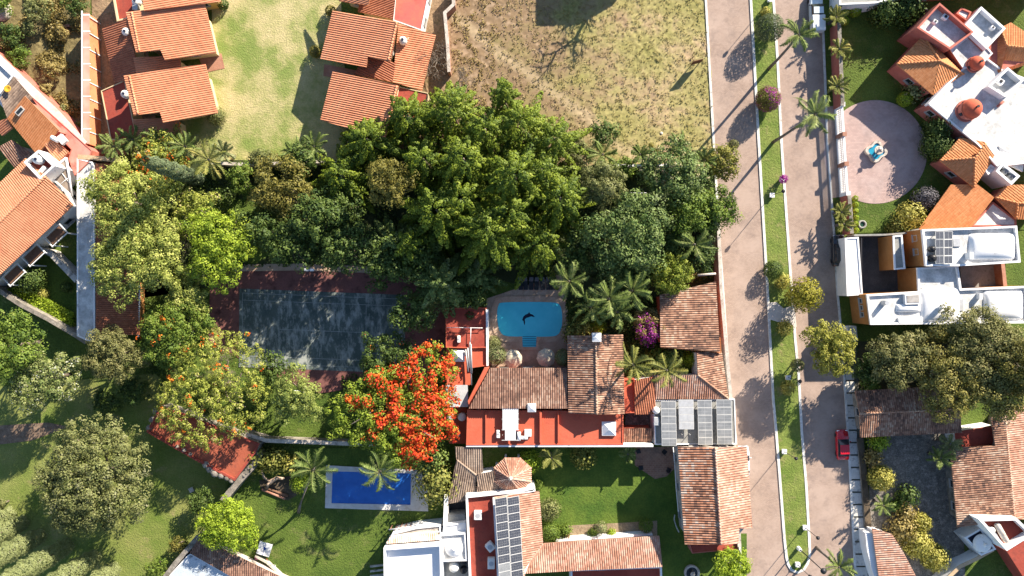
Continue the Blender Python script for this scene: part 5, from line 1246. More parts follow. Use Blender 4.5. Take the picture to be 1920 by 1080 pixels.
def lounger_proto():
    r = thing("sun_lounger", "dark sun lounger on the paving above the turquoise pool", "sun lounger", (0, 0, 0), 0, "dark sun loungers above the turquoise pool"); local(r)
    mb = MB(); mb.box((0, 0, .3), (.65, 1.95, .06))
    mb.build("frame", M_DARKM, r)
    mb = MB(); mb.box((0, -.35, .37), (.6, 1.2, .08)); mb.build("seat_pad", mat("charcoal_pad", (.03, .035, .04)), r)
    mb = MB(); mb.add([(-.3, .25, .38), (.3, .25, .38), (.3, .85, .8), (-.3, .85, .8), (-.3, .25, .30), (.3, .25, .30), (.3, .9, .74), (-.3, .9, .74)], [(0, 1, 2, 3), (7, 6, 5, 4), (0, 4, 5, 1), (1, 5, 6, 2), (2, 6, 7, 3), (3, 7, 4, 0)]); mb.build("backrest", mat("grey_pad", (.10, .11, .12)), r)
    for x in (-.28, .28):
        for y in (-.85, .85): mb = MB(); mb.box((x, y, .14), (.05, .05, .28)); mb.build("leg", M_DARKM, r)
    return r
lo = lounger_proto()
for i, x in enumerate([976, 985, 996, 1006, 1017, 1028, 1037]):
    q = W(x, 531); words_ = ("westmost", "second", "third", "middle", "fifth", "sixth", "eastmost")
    lab = f"dark sun lounger above the turquoise pool, {words_[i]} of the seven in the row"
    if i == 0: lo.location = (q.x, q.y, .05); lo["label"] = lab; lo.rotation_euler.z = .05
    else: dup(lo, (q.x, q.y, .05), (-.03, .06, 0, -.05, .04, .02, 0)[i], lab)
def umbrella(px, py, label, rz):
    c = W(px, py, 2.4); t = thing("parasol", label, "parasol", (c.x, c.y, 0), 0, "cream parasols by the turquoise pool"); mb = MB(); n = 8; V = [(c.x, c.y, 2.75)]; F = []
    for k, (rr, z) in enumerate(((.7, 2.5), (1.38, 2.15))):
        for i in range(n * 2):
            a = rz + math.pi * i / n; f = 1 if i % 2 == 0 else .94; V.append((c.x + rr * f * math.cos(a), c.y + rr * f * math.sin(a), z - (0 if i % 2 == 0 else -.03)))
    m2 = 2 * n
    for i in range(m2): F += [(0, 1 + i, 1 + (i + 1) % m2), (1 + i, 1 + m2 + i, 1 + m2 + (i + 1) % m2, 1 + (i + 1) % m2)]
    mb.add(V, F); mb.build("canopy", mat("cream_canvas", (.46, .40, .30), (.52, .46, .36), 2), t)
    mb = MB(); mb.cyl((c.x, c.y, 0), .03, 2.8, 8); mb.cyl((c.x, c.y, .05), .3, .08, 14); mb.build("pole", M_WOOD, t)
umbrella(962, 673, "cream octagonal parasol nearest the round shrub below the bath house", .3)
umbrella(1024, 671, "cream octagonal parasol beside the clipped round tree", .1)
wp = [W(*p) for p in [(624, 883), (771, 887), (770, 946), (622, 943)]]
dk = [W(*p) for p in [(612, 872), (802, 882), (803, 958), (610, 952)]]
wp = ccw(wp); dk = ccw(dk)
t = thing("swimming_pool", "deep blue rectangular pool with white paved rim under two palms", "swimming pool", (*wp[0].xy, 0))
# align vertex order for the ring
def nearest_start(a, b):
    k = min(range(len(b)), key=lambda i: (b[i] - a[0]).length); return b[k:] + b[:k]
mb = MB(); mb.ring(dk, nearest_start(dk, wp), 0, .2); mb.build("paved_rim", mat("pale_grey_paving", (.50, .49, .47), (.58, .57, .55), .8, fine=.08, spots=(.4, .36, .3), spot_scale=1), t)
mb = MB(); mb.poly([p + Vector((0, 0, .12)) for p in wp]); mb.build("water", M_BLUEP, t)

# ---------------------------------------------------------------- leaves
nr = np.random.default_rng(11)
def leaf_object(name, C, N, s, tint, m, parent, off=(0, 0, 0), asp=1.0):
    """one small bent-free quad per leaf clump"""
    n = len(C)
    N = N / (np.linalg.norm(N, axis=1, keepdims=True) + 1e-9)
    R = nr.normal(size=(n, 3)); U = np.cross(N, R); U /= (np.linalg.norm(U, axis=1, keepdims=True) + 1e-9); V = np.cross(N, U)
    s = np.broadcast_to(np.asarray(s, float), (n,))[:, None] * nr.uniform(.65, 1.3, (n, 1))
    a = U * s * .5; b = V * s * .5 * asp
    k = nr.uniform(.5, .9, (n, 1)); bend = N * s * .12
    co = np.empty((n, 4, 3)); co[:, 0] = C - a; co[:, 1] = C - b * k + bend; co[:, 2] = C + a; co[:, 3] = C + b + bend
    co = co.reshape(-1, 3) - np.asarray(off)
    return quads(name, co, tint, m, parent)
def quads(name, co, tint, m, parent):
    n = len(co) // 4
    me = bpy.data.meshes.new(name); me.vertices.add(n * 4); me.vertices.foreach_set("co", co.astype(np.float32).ravel())
    me.loops.add(n * 4); me.loops.foreach_set("vertex_index", np.arange(n * 4, dtype=np.int32))
    me.polygons.add(n); me.polygons.foreach_set("loop_start", np.arange(0, n * 4, 4, dtype=np.int32))
    me.polygons.foreach_set("loop_total", np.full(n, 4, dtype=np.int32))
    at = me.attributes.new("tint", 'FLOAT', 'FACE'); at.data.foreach_set("value", np.clip(tint, 0, 1).astype(np.float32))
    me.materials.append(m); me.update(calc_edges=True)
    o = bpy.data.objects.new(name, me); COL.objects.link(o)
    if parent: o.parent = parent
    return o
def unit(n):
    v = nr.normal(size=(n, 3)); return v / np.linalg.norm(v, axis=1, keepdims=True)
def clusters(cen, rad, per, ls, flat=.75, up=.35, tvar=.22):
    """leaf clumps on the outside of many small lobes"""
    K = len(cen); d = unit(K * per); d[:, 2] = np.abs(d[:, 2]) * np.where(nr.random(K * per) < .8, 1, -1)
    c = np.repeat(cen, per, 0); r = np.repeat(rad, per)[:, None]
    C = c + d * r * np.where(nr.random((K * per, 1)) < .25, nr.uniform(.4, 1.25, (K * per, 1)), nr.uniform(.82, 1.05, (K * per, 1))) * np.array([1, 1, flat])
    N = d * 1.1 + nr.normal(size=d.shape) * .22 + np.array([0, 0, up * .6])
    t = np.repeat(nr.normal(.5, tvar * .7, K), per) + nr.normal(0, tvar, K * per)
    return C, N, np.full(K * per, ls), t
def blob_crown(r, zc, hz, rc, dens=1.0, ls=.34, irr=.25, lo=-.35, flat=.75, hollow=.35, tvar=.2):
    """crown of radius r centred at height zc: lobes in an uneven ellipsoid"""
    K = max(8, int(dens * 3.7 * (r / rc) ** 2)); d = unit(K); d[:, 2] = np.where(d[:, 2] < lo, -d[:, 2], d[:, 2])
    ph = nr.uniform(0, 6.28, 4); ang = np.arctan2(d[:, 1], d[:, 0])
    wob = 1 + irr * (.5 * np.sin(2 * ang + ph[0]) + .5 * np.sin(3 * ang + ph[1]) + .4 * np.sin(5 * ang + ph[2]))
    rr = np.where(nr.random(K) < .22, nr.uniform(.0, .75, K), nr.uniform(hollow, 1.0, K) ** .45)
    cen = np.stack([d[:, 0] * (r - rc * .7) * rr * wob, d[:, 1] * (r - rc * .7) * rr * wob, zc + d[:, 2] * (hz - rc * .4) * rr], 1)
    rad = rc * nr.uniform(.6, 1.3, K)
    per = int(max(14, 7.0 * (rc / ls) ** 2))
    return clusters(cen, rad, per, ls, flat, tvar=tvar), cen
def conifer_crown(r, h, dens=1.0, ls=.24, base=.15, drop=.25, pl=1.0):
    """tiers of drooping plumes"""
    Cs, Ns, Ts = [], [], []
    n = int(58 * dens * (r / 5) ** 1.3)
    for i in range(n):
        f = ((i + nr.random()) / n) ** .75                       # 0 top .. 1 bottom
        z = h * (1 - (1 - base) * f); R = r * (.08 + .92 * f ** .55) * (nr.uniform(.72, 1.08) if nr.random() > .2 else nr.uniform(1.1, 1.42))
        a = i * 2.39996 + nr.uniform(-.4, .4); L_ = max(.9, min(3.0, R * .62)) * pl
        ax = np.array([math.cos(a), math.sin(a), -drop]); ax /= np.linalg.norm(ax)
        c = np.array([math.cos(a) * (R - L_ * .45), math.sin(a) * (R - L_ * .45), z])
        side = np.cross(ax, [0, 0, 1]); side /= np.linalg.norm(side); up = np.cross(side, ax)
        m = int(130 * L_ * nr.uniform(.8, 1.2))
        t = nr.uniform(-1, 1, m); wv = (.31 + .14 * L_) * np.sqrt(np.clip(1 - t * t * .9, .03, 1)) * (1 - .38 * t) * .85; th = nr.uniform(0, 6.283, m)
        q = np.where(nr.random(m) < .25, nr.uniform(.5, 1.3, m), nr.uniform(.85, 1.05, m))
        C = c + np.outer(t * L_ * .72, ax) + np.outer(np.cos(th) * wv * q, side) + np.outer(np.sin(th) * wv * q * .75 + .25 * (1 - t * t), up)
        N = np.outer(np.cos(th), side) * .7 + np.outer(np.sin(th), up) + nr.normal(size=(m, 3)) * .2 + [0, 0, .15] + np.outer(t * .5, ax)
        Cs.append(C); Ns.append(N); Ts.append(nr.normal(.55, .14) + nr.normal(0, .14, m) + .12 * t)
    C = np.concatenate(Cs); return C, np.concatenate(Ns), np.full(len(C), ls), np.concatenate(Ts)
def column_crown(r, h, ls=.22, dens=1.0, pw=.5, z0=.3):
    n = int(4200 * dens * r * h / 10); f = nr.random(n); z = z0 + f * (h - z0)
    R = r * np.clip(np.sin(np.pi * np.clip(f * .80 + .15, 0, 1)), .05, 1) ** pw * (1 + .05 * np.sin(z * 4 + 3 * nr.random()) )
    a = nr.uniform(0, 6.283, n); lump = 1 + .12 * np.sin(a * 5 + z * 2.3) + nr.normal(0, .06, n)
    C = np.stack([np.cos(a) * R * lump, np.sin(a) * R * lump, z], 1)
    N = np.stack([np.cos(a), np.sin(a), .35 + 0 * a], 1) + nr.normal(size=(n, 3)) * .28
    return C, N, np.full(n, ls), nr.normal(.5, .22, n)
def ball_crown(r, zc, ls=.16, hz=None, dens=1.0, rough=.07):
    n = int(dens * 34 * (r / ls) ** 2 * .9); d = unit(n); C = d * r * nr.uniform(1 - 2.2 * rough, 1 + rough, (n, 1)); C[:, 2] *= (hz or r) / r; C[:, 2] += zc
    return C, d + nr.normal(size=d.shape) * .28, np.full(n, ls), nr.normal(.5, .22, n)
def trunk(root, h, r0, lean=(0, 0), limbs=5, spread=2.0, m=None, z0=0):
    mb = MB(); top = Vector((lean[0], lean[1], h))
    pts = [Vector((0, 0, z0)), Vector((lean[0] * .25 + rng.uniform(-.1, .1), lean[1] * .25 + rng.uniform(-.1, .1), h * .35)), Vector((lean[0] * .6, lean[1] * .6, h * .7)), top]
    mb.tube(pts, [r0, r0 * .8, r0 * .6, r0 * .3], 8)
    for i in range(limbs):
        a = rng.uniform(0, 6.28); z = h * rng.uniform(.35, .7); b = Vector((lean[0] * z / h, lean[1] * z / h, z)); s = spread * rng.uniform(.6, 1)
        mb.tube([b, b + Vector((math.cos(a) * s * .5, math.sin(a) * s * .5, s * .35)), b + Vector((math.cos(a + .3) * s, math.sin(a + .3) * s, s * .65))], [r0 * .45, r0 * .3, r0 * .1], 5)
    return mb.build("trunk", m or M_TRUNK, root)

L_CON = leaf_mat("deep_conifer_green", (.04, .078, .009), (.155, .205, .013), (.21, .25, .025), .12)
L_CON2 = leaf_mat("bluish_conifer_green", (0.062, 0.114, 0.029), (0.178, 0.235, 0.065), (.16, .2, .09), .2)
L_OLV = leaf_mat("olive_foliage", (0.093, 0.092, 0.019), (0.232, 0.206, 0.041), (.2, .17, .05), .25)
L_GRY = leaf_mat("grey_green_foliage", (0.093, 0.114, 0.035), (0.240, 0.249, 0.088), (.22, .22, .12), .25)
L_MID = leaf_mat("mid_green_foliage", (0.062, 0.114, 0.018), (0.185, 0.256, 0.035), (.2, .24, .05), .3)
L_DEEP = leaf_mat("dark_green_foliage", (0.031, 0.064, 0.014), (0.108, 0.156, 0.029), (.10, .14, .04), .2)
L_BRI = leaf_mat("bright_lime_foliage", (0.155, 0.242, 0.018), (0.402, 0.512, 0.041), (.34, .42, .06), .35)
L_FEA = leaf_mat("feathery_yellow_green", (.18, .23, .04), (.45, .48, .12), (.5, .5, .16), .35)
L_WHT = leaf_mat("silver_flecked_foliage", (0.093, 0.142, 0.035), (0.309, 0.327, 0.117), (.55, .56, .48), .25)
L_DRY = leaf_mat("dry_scrub_foliage", (0.155, 0.121, 0.035), (0.402, 0.313, 0.106), (.34, .29, .16), .25)
L_YEL = leaf_mat("golden_spiky_foliage", (.22, .22, .04), (.55, .50, .12), (.65, .60, .24), .3)
L_CYP = leaf_mat("pale_cypress_green", (0.116, 0.142, 0.053), (0.240, 0.263, 0.106), (.2, .22, .12), .15)
L_DCY = leaf_mat("dark_cypress_green", (0.046, 0.071, 0.029), (0.131, 0.163, 0.070), (.11, .14, .08), .15)
L_BRN = leaf_mat("bronze_green_foliage", (.085, .095, .028), (.22, .215, .075), (.27, .24, .10), .25)
L_PALM = leaf_mat("palm_frond_green", (.07, .11, .022), (.17, .23, .05), (.27, .31, .11), .25)
L_PALY = leaf_mat("yellowing_frond_green", (.11, .13, .025), (.27, .27, .06), (.40, .34, .09), .25)
L_RED = leaf_mat("scarlet_flowers", (.45, .025, .012), (.85, .14, .025), (.92, .28, .05), .3)
L_ORA = leaf_mat("orange_flowers", (.55, .09, .01), (.85, .22, .02), (.9, .32, .04), .3)
L_MAG = leaf_mat("magenta_flowers", (.17, .012, .14), (.45, .035, .36), (.55, .10, .45), .3)
L_SPR = leaf_mat("sparse_flame_tree_green", (.15, .19, .03), (.42, .45, .08), (.46, .40, .20), .35)

def tree(kind, label, cat, px, py, r, h, m, group=None, zc=None, rc=None, ls=.34, dens=1.0, flowers=None, fl_n=0, fl_side=None, irr=.25, hz=None, conifer=False, tw=True, lo=-.35, flat=.75, hollow=.35, drop=.25, fl_size=.30, fl_r=.45, pl=1.0):
    if conifer: ls = .24
    """photo position is where the middle of the crown shows; r in photo pixels"""
    R = r / S * (H - h * .75) / H
    c = W(px, py, (h * .72) if conifer else (zc or h * .68))
    t = thing(kind, label, cat, (c.x, c.y, 0), rng.uniform(0, 6.28) if not fl_side else 0, group); local(t)
    if conifer:
        trunk(t, h * .78, .14 + h * .018, limbs=0)
        C, N, s, ti = conifer_crown(R, h, dens, ls, drop=drop, pl=pl); leaf_object("crown", C, N, s, ti, m, t)
    else:
        z_ = zc or h * .68; hz_ = hz or (h - z_); rc_ = rc or max(.5, R * .27)
        (C, N, s, ti), cen = blob_crown(R, z_, hz_, rc_, dens, ls, irr, lo, flat, hollow); leaf_object("crown", C, N, s, ti, m, t)
        if tw: trunk(t, z_ + hz_ * .3, .1 + R * .045, limbs=7, spread=R * .75)
        if flowers:
            top = cen[cen[:, 2] > z_ - hz_ * .2]
            if fl_side is not None: 
                w_ = top[:, 0] * fl_side[0] + top[:, 1] * fl_side[1] + R * 1.5 * np.array([noise.noise((q[0] * .45, q[1] * .45, 1.0)) for q in top]); top = top[np.argsort(-w_)]
                top = top[:max(4, int(len(top) * .5))]
            pick = top[nr.integers(0, len(top), fl_n)] + nr.normal(0, rc_ * .55, (fl_n, 3)) * [1, 1, .3]; pick[:, 2] += rc_ * .55
            C, N, s, ti = clusters(pick, np.full(fl_n, fl_r), 9, fl_size, .6, tvar=.25); struct(leaf_object("flowers", C, N, s, ti, flowers, t), "stuff")
    return t

# ---- the great conifer grove
CG = "dark green conifers of the central grove"
for i, (x, y, r, h, d, lab) in enumerate([
    (690, 262, 72, 11, 1.1, "conifer at the north west corner of the grove, reaching over a terracotta roof"),
    (765, 218, 62, 12, 1.1, "conifer just south of the white tank of the terracotta terraces"),
    (845, 205, 70, 14, 1.1, "conifer on the north edge of the grove between the terraces and the bare lot"),
    (975, 232, 68, 15, 1.1, "conifer with spreading arms at the north edge over the bare lot"),
    (1040, 262, 62, 14, 1.0, "conifer whose arms reach farthest over the dry tufted lot"),
    (870, 300, 82, 17, 1.2, "tall conifer near the middle of the grove, east of the golden tree"),
    (965, 330, 88, 18, 1.2, "tallest broad conifer in the middle of the grove"),
    (1050, 372, 70, 14, 1.1, "conifer on the east side of the grove beside the grey green tree"),
    (820, 395, 80, 15, 1.2, "conifer south east of the golden olive tree"),
    (915, 430, 84, 16, 1.2, "conifer above the bath house, south part of the grove"),
    (1005, 452, 70, 11, 1.1, "conifer above the sun loungers"),
    (640, 330, 66, 10, .9, "shaded conifer on the west side of the grove beside the fan palms"),
    (795, 300, 62, 14, 1.0, "conifer directly above the golden olive tree's east side"), (910, 245, 64, 15.5, 1.0, "conifer in the grove just below the spire"), (865, 375, 66, 16, 1.0, "conifer in the lower middle of the grove, between two broad ones"), (1015, 320, 62, 15.5, 1.0, "conifer in the grove's east half, behind the arms over the lot"), (960, 400, 66, 15.5, 1.0, "conifer in the lower east part of the grove, over the sun loungers' side"), (765, 460, 56, 12, 1.0, "conifer at the grove's lower west tip near the court")]):
    tree("conifer", lab, "conifer", x, y, r, h, L_CON, CG, conifer=True, dens=d)
for x, y, r, h, lab in [(825, 532, 70, 10, "pale blue green conifer overhanging the dark red bath house roof"), (895, 515, 44, 7, "small blue green conifer between the grove and the pool"), (735, 455, 50, 9, "blue green conifer at the shaded south west of the grove")]:
    tree("conifer", lab, "conifer", x, y, r, h, L_CON2, "blue green conifers at the grove's south edge", conifer=True, dens=1.0)
tree("spire_conifer", "slender spire conifer pointing up over the bare lot", "conifer", 945, 172, 30, 16, L_CON, conifer=True, dens=2.0, drop=.05)
tree("olive_tree", "rounded golden olive tree among the dark conifers", "tree", 733, 343, 52, 13, L_OLV, zc=10.5, hz=3.8, rc=.75, ls=.24, dens=1.0, irr=.12)
tree("olive_tree", "golden brown tree north of the tennis court", "tree", 532, 352, 70, 11, L_OLV, zc=5.5, hz=3.2, rc=.85, ls=.26, dens=1.0)
DT = "deep shaded trees beside the tennis court"
for x, y, r, h, lab in [(600, 415, 66, 11, "dark shaded tree north of the tennis court's middle"), (545, 462, 50, 9, "low dark shrubby tree at the court's top edge"), (655, 462, 60, 10, "dark tree overhanging the court's north east part"), (725, 500, 52, 9, "dark tree at the court's north east corner"), (560, 300, 40, 7, "dark tree between the golden tree and the fan palms"), (775, 590, 48, 8, "dark tree between court and bath house"), (640, 385, 50, 8, "dark tree in shade west of the golden olive tree"), (490, 430, 42, 8, "dark bushy tree above the court's west end"), (780, 480, 60, 9, "dark tree beneath the conifers"), (880, 555, 38, 5, "dark bush just above the bath house"), (1090, 470, 60, 8, "dark tree in the gap above the palms"), (1130, 250, 32, 5, "small dark tree by the dry lot's low wall")]:
    tree("broadleaf_tree", lab, "tree", x, y, r, h, L_DEEP, DT, rc=.9, ls=.30, dens=.8)
tree("broadleaf_tree", "bushy green shrub against the garden wall west of the golden brown tree", "bush", 455, 335, 34, 5, L_MID, rc=.55, ls=.24)
tree("broadleaf_tree", "grey green shrub on the wall line between the fan palms and the golden brown tree", "bush", 490, 300, 26, 3.5, L_GRY, rc=.5, ls=.22)
tree("broadleaf_tree", "green shrub filling the wall line beside the thin white topped wall", "bush", 1165, 318, 28, 4.5, L_MID, rc=.5, ls=.24)
tree("broadleaf_tree", "small yellow green shrub on the dry lot edge near the small palm", "bush", 1225, 292, 24, 4, L_OLV, rc=.5, ls=.22)
# ---- east clump by the road
tree("broadleaf_tree", "grey green tree between the grove and the dark gap", "tree", 1128, 345, 52, 11, L_GRY, rc=.7, ls=.22, dens=1.1, irr=.12)
tree("broadleaf_tree", "large blue green tree filling the middle of the eastern clump", "tree", 1180, 438, 88, 12, L_CON2, rc=1.05, ls=.28, dens=1.2)
tree("broadleaf_tree", "cream flowering tree at the top of the eastern clump", "tree", 1262, 330, 68, 11, L_CON2, flowers=leaf_mat("cream_seed_heads", (.3, .27, .12), (.5, .45, .24), None, .3), fl_n=55, rc=.95, ls=.28, dens=1.1, fl_side=(.3, 1), fl_size=.24, fl_r=.35)
tree("broadleaf_tree", "green tree leaning over the road edge of the eastern clump", "tree", 1345, 395, 50, 9, L_MID, rc=.8, ls=.28, dens=1.0)
tree("broadleaf_tree", "yellowish tree at the road corner below the dry lot", "tree", 1350, 305, 40, 7, leaf_mat("yellow_green_road_foliage", (0.108, 0.128, 0.023), (0.309, 0.284, 0.059), (.3, .25, .08), .3), rc=.6, ls=.26, dens=1.0)
tree("broadleaf_tree", "mid green tree in the heart of the eastern clump", "tree", 1290, 400, 52, 10, L_MID, rc=.9, ls=.28, dens=1.0)
tree("round_tree", "dense rounded yellow green tree just above the mottled tile wing", "tree", 1255, 512, 46, 8, leaf_mat("dense_warm_green", (0.108, 0.156, 0.018), (0.294, 0.341, 0.041), (.27, .29, .05), .25), rc=.55, ls=.2, dens=1.3, irr=.06)
tree("broadleaf_tree", "greyish tree beneath the large blue green tree", "tree", 1180, 510, 55, 7, L_DEEP, rc=.8, ls=.28)
tree("broadleaf_tree", "lower dark tree where the eastern clump meets the fan palm", "tree", 1240, 455, 50, 7, L_DEEP, rc=.8, ls=.28)
tree("broadleaf_tree", "small dark tree behind the round yellow green tree, at the road wall", "tree", 1310, 480, 38, 5, L_DEEP, rc=.7, ls=.28)
tree("broadleaf_tree", "grey bush at the north east corner of the conifer grove", "bush", 1090, 285, 30, 6, L_GRY, rc=.6, ls=.22)
def cypress(px, py, tipx, tipy, r, h, label, m=L_CYP, group=None, pw=.5, ls=.22, dens=1.0):
    """base pixel; the tip follows from height and perspective"""
    c = W(px, py); t = thing("cypress", label, "cypress", (c.x, c.y, 0), 0, group); local(t)
    C, N, s, ti = column_crown(r, h, ls, dens, pw); leaf_object("crown", C, N, s, ti, m, t)
    mb = MB(); mb.tube([(0, 0, 0), (0, 0, h * .5)], [.18, .08], 7); mb.build("trunk", M_TRUNK, t); return t
cypress(376, 337, 0, 0, 1.0, 16.5, "tall column cypress leaning across the orange flowering tree", leaf_mat("grey_cypress_green", (.06, .085, .045), (.14, .18, .09), (.2, .22, .12), .15), dens=1.5, pw=.3, ls=.18)
for x, y, h, lab in [(1310, 395, 8.5, "upper"), (1316, 425, 8.5, "middle"), (1308, 455, 8.0, "lower")]:
    cypress(x, y, 0, 0, .8, h, f"dark cypress at the road side of the eastern clump, {lab} of three", L_DCY, "three dark cypresses at the road")
CY = "row of pale column cypresses at the bottom corner"
for x, y, h, lab in [(170, 905, 10, "cypress beside the big oak's west side, only its tip cut by the edge"), ]:
    pass
for x, y, h, r, lab in [(20, 962, 9, 1.25, "pale column cypress highest of the row at the bottom left, on the photo's edge"), (45, 978, 14, 1.3, "pale column cypress second in the row, below the edge one"), (78, 1003, 15, 1.32, "pale column cypress third in the row at the bottom left"), (128, 1022, 16, 1.32, "pale column cypress fourth in the row, its top near the shaded bed"), (178, 1044, 15, 1.32, "pale column cypress fifth in the row, below the big tree"), (216, 1066, 14, 1.3, "pale column cypress last in the row, cut by the bottom edge")]:
    cypress(x, y, 0, 0, r, h, lab, L_CYP, CY, ls=.17, dens=1.5, pw=.35)
# ---- west side
FE = "feathery yellow green trees by the long white building"
tree("feathery_tree", "feathery tree overhanging the long white roof, northern one", "tree", 238, 378, 84, 10, L_FEA, FE, rc=.85, ls=.24, dens=1.1)
tree("feathery_tree", "feathery tree overhanging the brown tiled outbuilding", "tree", 262, 478, 98, 10, L_FEA, FE, rc=.85, ls=.24, dens=1.15)
tree("feathery_tree", "feathery tree above the pale grey clearing, middle of the trees west of the court", "tree", 352, 560, 48, 7, L_FEA, FE, rc=.6, ls=.22)
tree("lime_tree", "bright yellow green tree above the court's dark red corner", "tree", 412, 462, 78, 9, leaf_mat("sunny_yellow_green", (0.124, 0.199, 0.018), (0.386, 0.483, 0.041), (.36, .42, .07), .35), rc=.85, ls=.25, dens=1.1)
tree("flame_tree", "flame tree with scattered orange flowers beside the leaning cypress", "tree", 300, 305, 66, 5.5, L_SPR, rc=.75, ls=.26, dens=.9, flowers=L_ORA, fl_n=40, fl_size=.26, fl_r=.42)
tree("broadleaf_tree", "yellow green tree right of the feathery trees, with bare twigs", "tree", 365, 395, 50, 6, L_SPR, rc=.7, ls=.25, dens=.7)
tree("flame_tree", "green flame tree between the tiled outbuilding and the court, few orange flowers", "tree", 330, 625, 74, 8, L_MID, rc=.75, ls=.24, dens=.95, flowers=L_ORA, fl_n=14, fl_side=(-1, -.2), fl_size=.26)
tree("broadleaf_tree", "dense rounded grey olive tree at the foot of the white building", "tree", 213, 665, 60, 8, L_BRN, rc=.7, ls=.2, dens=1.2, irr=.1)
tree("flame_tree", "wide sparse flame tree over the red annex with orange flowers and bare twigs", "tree", 402, 730, 118, 8, L_SPR, rc=.5, ls=.2, dens=.5, flowers=L_ORA, fl_n=34, irr=.15, hz=2.2, zc=6.2, hollow=.5, fl_size=.28, fl_r=.4)
tree("broadleaf_tree", "pale green drooping tree below the tennis court", "tree", 556, 745, 56, 8, leaf_mat("soft_pale_green", (0.108, 0.156, 0.035), (0.309, 0.355, 0.082), (.27, .31, .11), .3), rc=.7, ls=.24, dens=1.1)
tree("flame_tree", "brilliant scarlet flame tree between the two pools", "tree", 750, 768, 120, 9, leaf_mat("flame_tree_green", (0.093, 0.156, 0.018), (0.340, 0.426, 0.047), (.32, .36, .07), .35), rc=.72, ls=.24, dens=.85, flowers=L_RED, fl_n=900, fl_side=(.9, .1), irr=.3, hz=2.6, zc=6.4, hollow=.45, fl_size=.34, fl_r=.5)
tree("flame_tree", "darker flame tree with a few red flowers beside the court's south east corner", "tree", 725, 690, 72, 7, L_DEEP, rc=.75, ls=.26, dens=.8, flowers=L_RED, fl_n=22, fl_side=(.3, -.4), fl_size=.24)
tree("broadleaf_tree", "dark foliage beneath the pale tree below the court", "tree", 510, 700, 40, 4, L_DEEP, rc=.6, ls=.26)
tree("broadleaf_tree", "dense fresh green tree on the photo's left edge", "tree", 8, 650, 76, 12, L_MID, rc=.9, ls=.26, dens=1.2, irr=.1)
tree("silver_tree", "silver flecked tree beside the dense green one at the left edge", "tree", 82, 712, 70, 9, L_WHT, rc=.7, ls=.22, dens=1.0)
tree("oak_tree", "very large round grey green tree on the south west lawn", "tree", 178, 895, 118, 11, L_GRY, rc=.85, ls=.24, dens=1.35, irr=.12, hz=4.2, zc=6.5)
tree("lime_tree", "small bright lime tree by the brown tile roof at the bottom", "tree", 428, 985, 60, 6, L_BRI, rc=.65, ls=.22, dens=1.15, irr=.12)
tree("lime_tree", "small bright lime tree at the bottom edge beside the road", "tree", 1370, 1062, 40, 5, L_BRI, rc=.55, ls=.2, dens=1.2, irr=.1)
tree("broadleaf_tree", "dark purple green bush against the red annex wall", "bush", 376, 940, 28, 3.5, L_DEEP, rc=.5, ls=.2)
tree("broadleaf_tree", "round olive shrub by the garden house at the bottom", "bush", 295, 1065, 22, 2.6, L_MID, rc=.4, ls=.18)
tree("broadleaf_tree", "olive shrub between the lawn and the diagonal stone wall", "bush", 335, 1022, 20, 2.6, L_OLV, rc=.4, ls=.18)
tree("broadleaf_tree", "small grey bush on the photo's left edge above the cypress row", "bush", 2, 945, 14, 2.5, L_GRY, rc=.4, ls=.18)
tree("broadleaf_tree", "low dark bush on the shaded lawn under the olive tree", "bush", 200, 755, 30, 2.2, L_DEEP, rc=.5, ls=.25)
tree("broadleaf_tree", "dark bush between the olive tree and the flame tree's shade", "bush", 250, 735, 34, 3.0, L_DEEP, rc=.5, ls=.25)
# ---- east side
LB = "large bushy trees south of the white house"
tree("bushy_tree", "yellow green tree standing over the second carriageway", "tree", 1556, 652, 56, 8, L_FEA if False else leaf_mat("mustard_green", (0.139, 0.156, 0.023), (0.371, 0.355, 0.059), (.32, .32, .09), .3), rc=.72, ls=.24, dens=1.15)
tree("bushy_tree", "bronze green tree directly below the white house, with bare tips", "tree", 1682, 672, 66, 8.5, L_BRN, LB, rc=.8, ls=.24, dens=1.0)
tree("bushy_tree", "olive bushy tree overlapping the white house's lower corner", "tree", 1838, 648, 86, 10, L_BRN, LB, rc=.9, ls=.24, dens=1.1)
tree("bushy_tree", "yellow olive tree above the old tiled ridge", "tree", 1782, 705, 78, 9, leaf_mat("yellow_olive", (0.124, 0.128, 0.029), (0.340, 0.298, 0.076), (.28, .26, .1), .3), LB, rc=.85, ls=.24, dens=1.1)
tree("bushy_tree", "olive tree lowest in the clump, touching the tile roof", "tree", 1868, 730, 64, 9, leaf_mat("yellow_olive_two", (0.124, 0.128, 0.029), (0.325, 0.298, 0.082), (.28, .26, .1), .3), LB, rc=.8, ls=.24, dens=1.1)
tree("bushy_tree", "olive tree on the photo's right edge below the white house", "tree", 1922, 680, 62, 12, L_OLV, LB, rc=.85, ls=.24, dens=1.0)
tree("broadleaf_tree", "dark shaded bush between the pavement and the bronze tree", "bush", 1625, 690, 32, 4, L_DEEP, rc=.6, ls=.26)
tree("broadleaf_tree", "small yellow green shrub at the top of the tiled house", "bush", 1632, 722, 22, 3, L_MID, rc=.45, ls=.2)
tree("broadleaf_tree", "small yellow green crown just below the white house wall", "tree", 1754, 628, 20, 6, L_OLV, rc=.45, ls=.2)
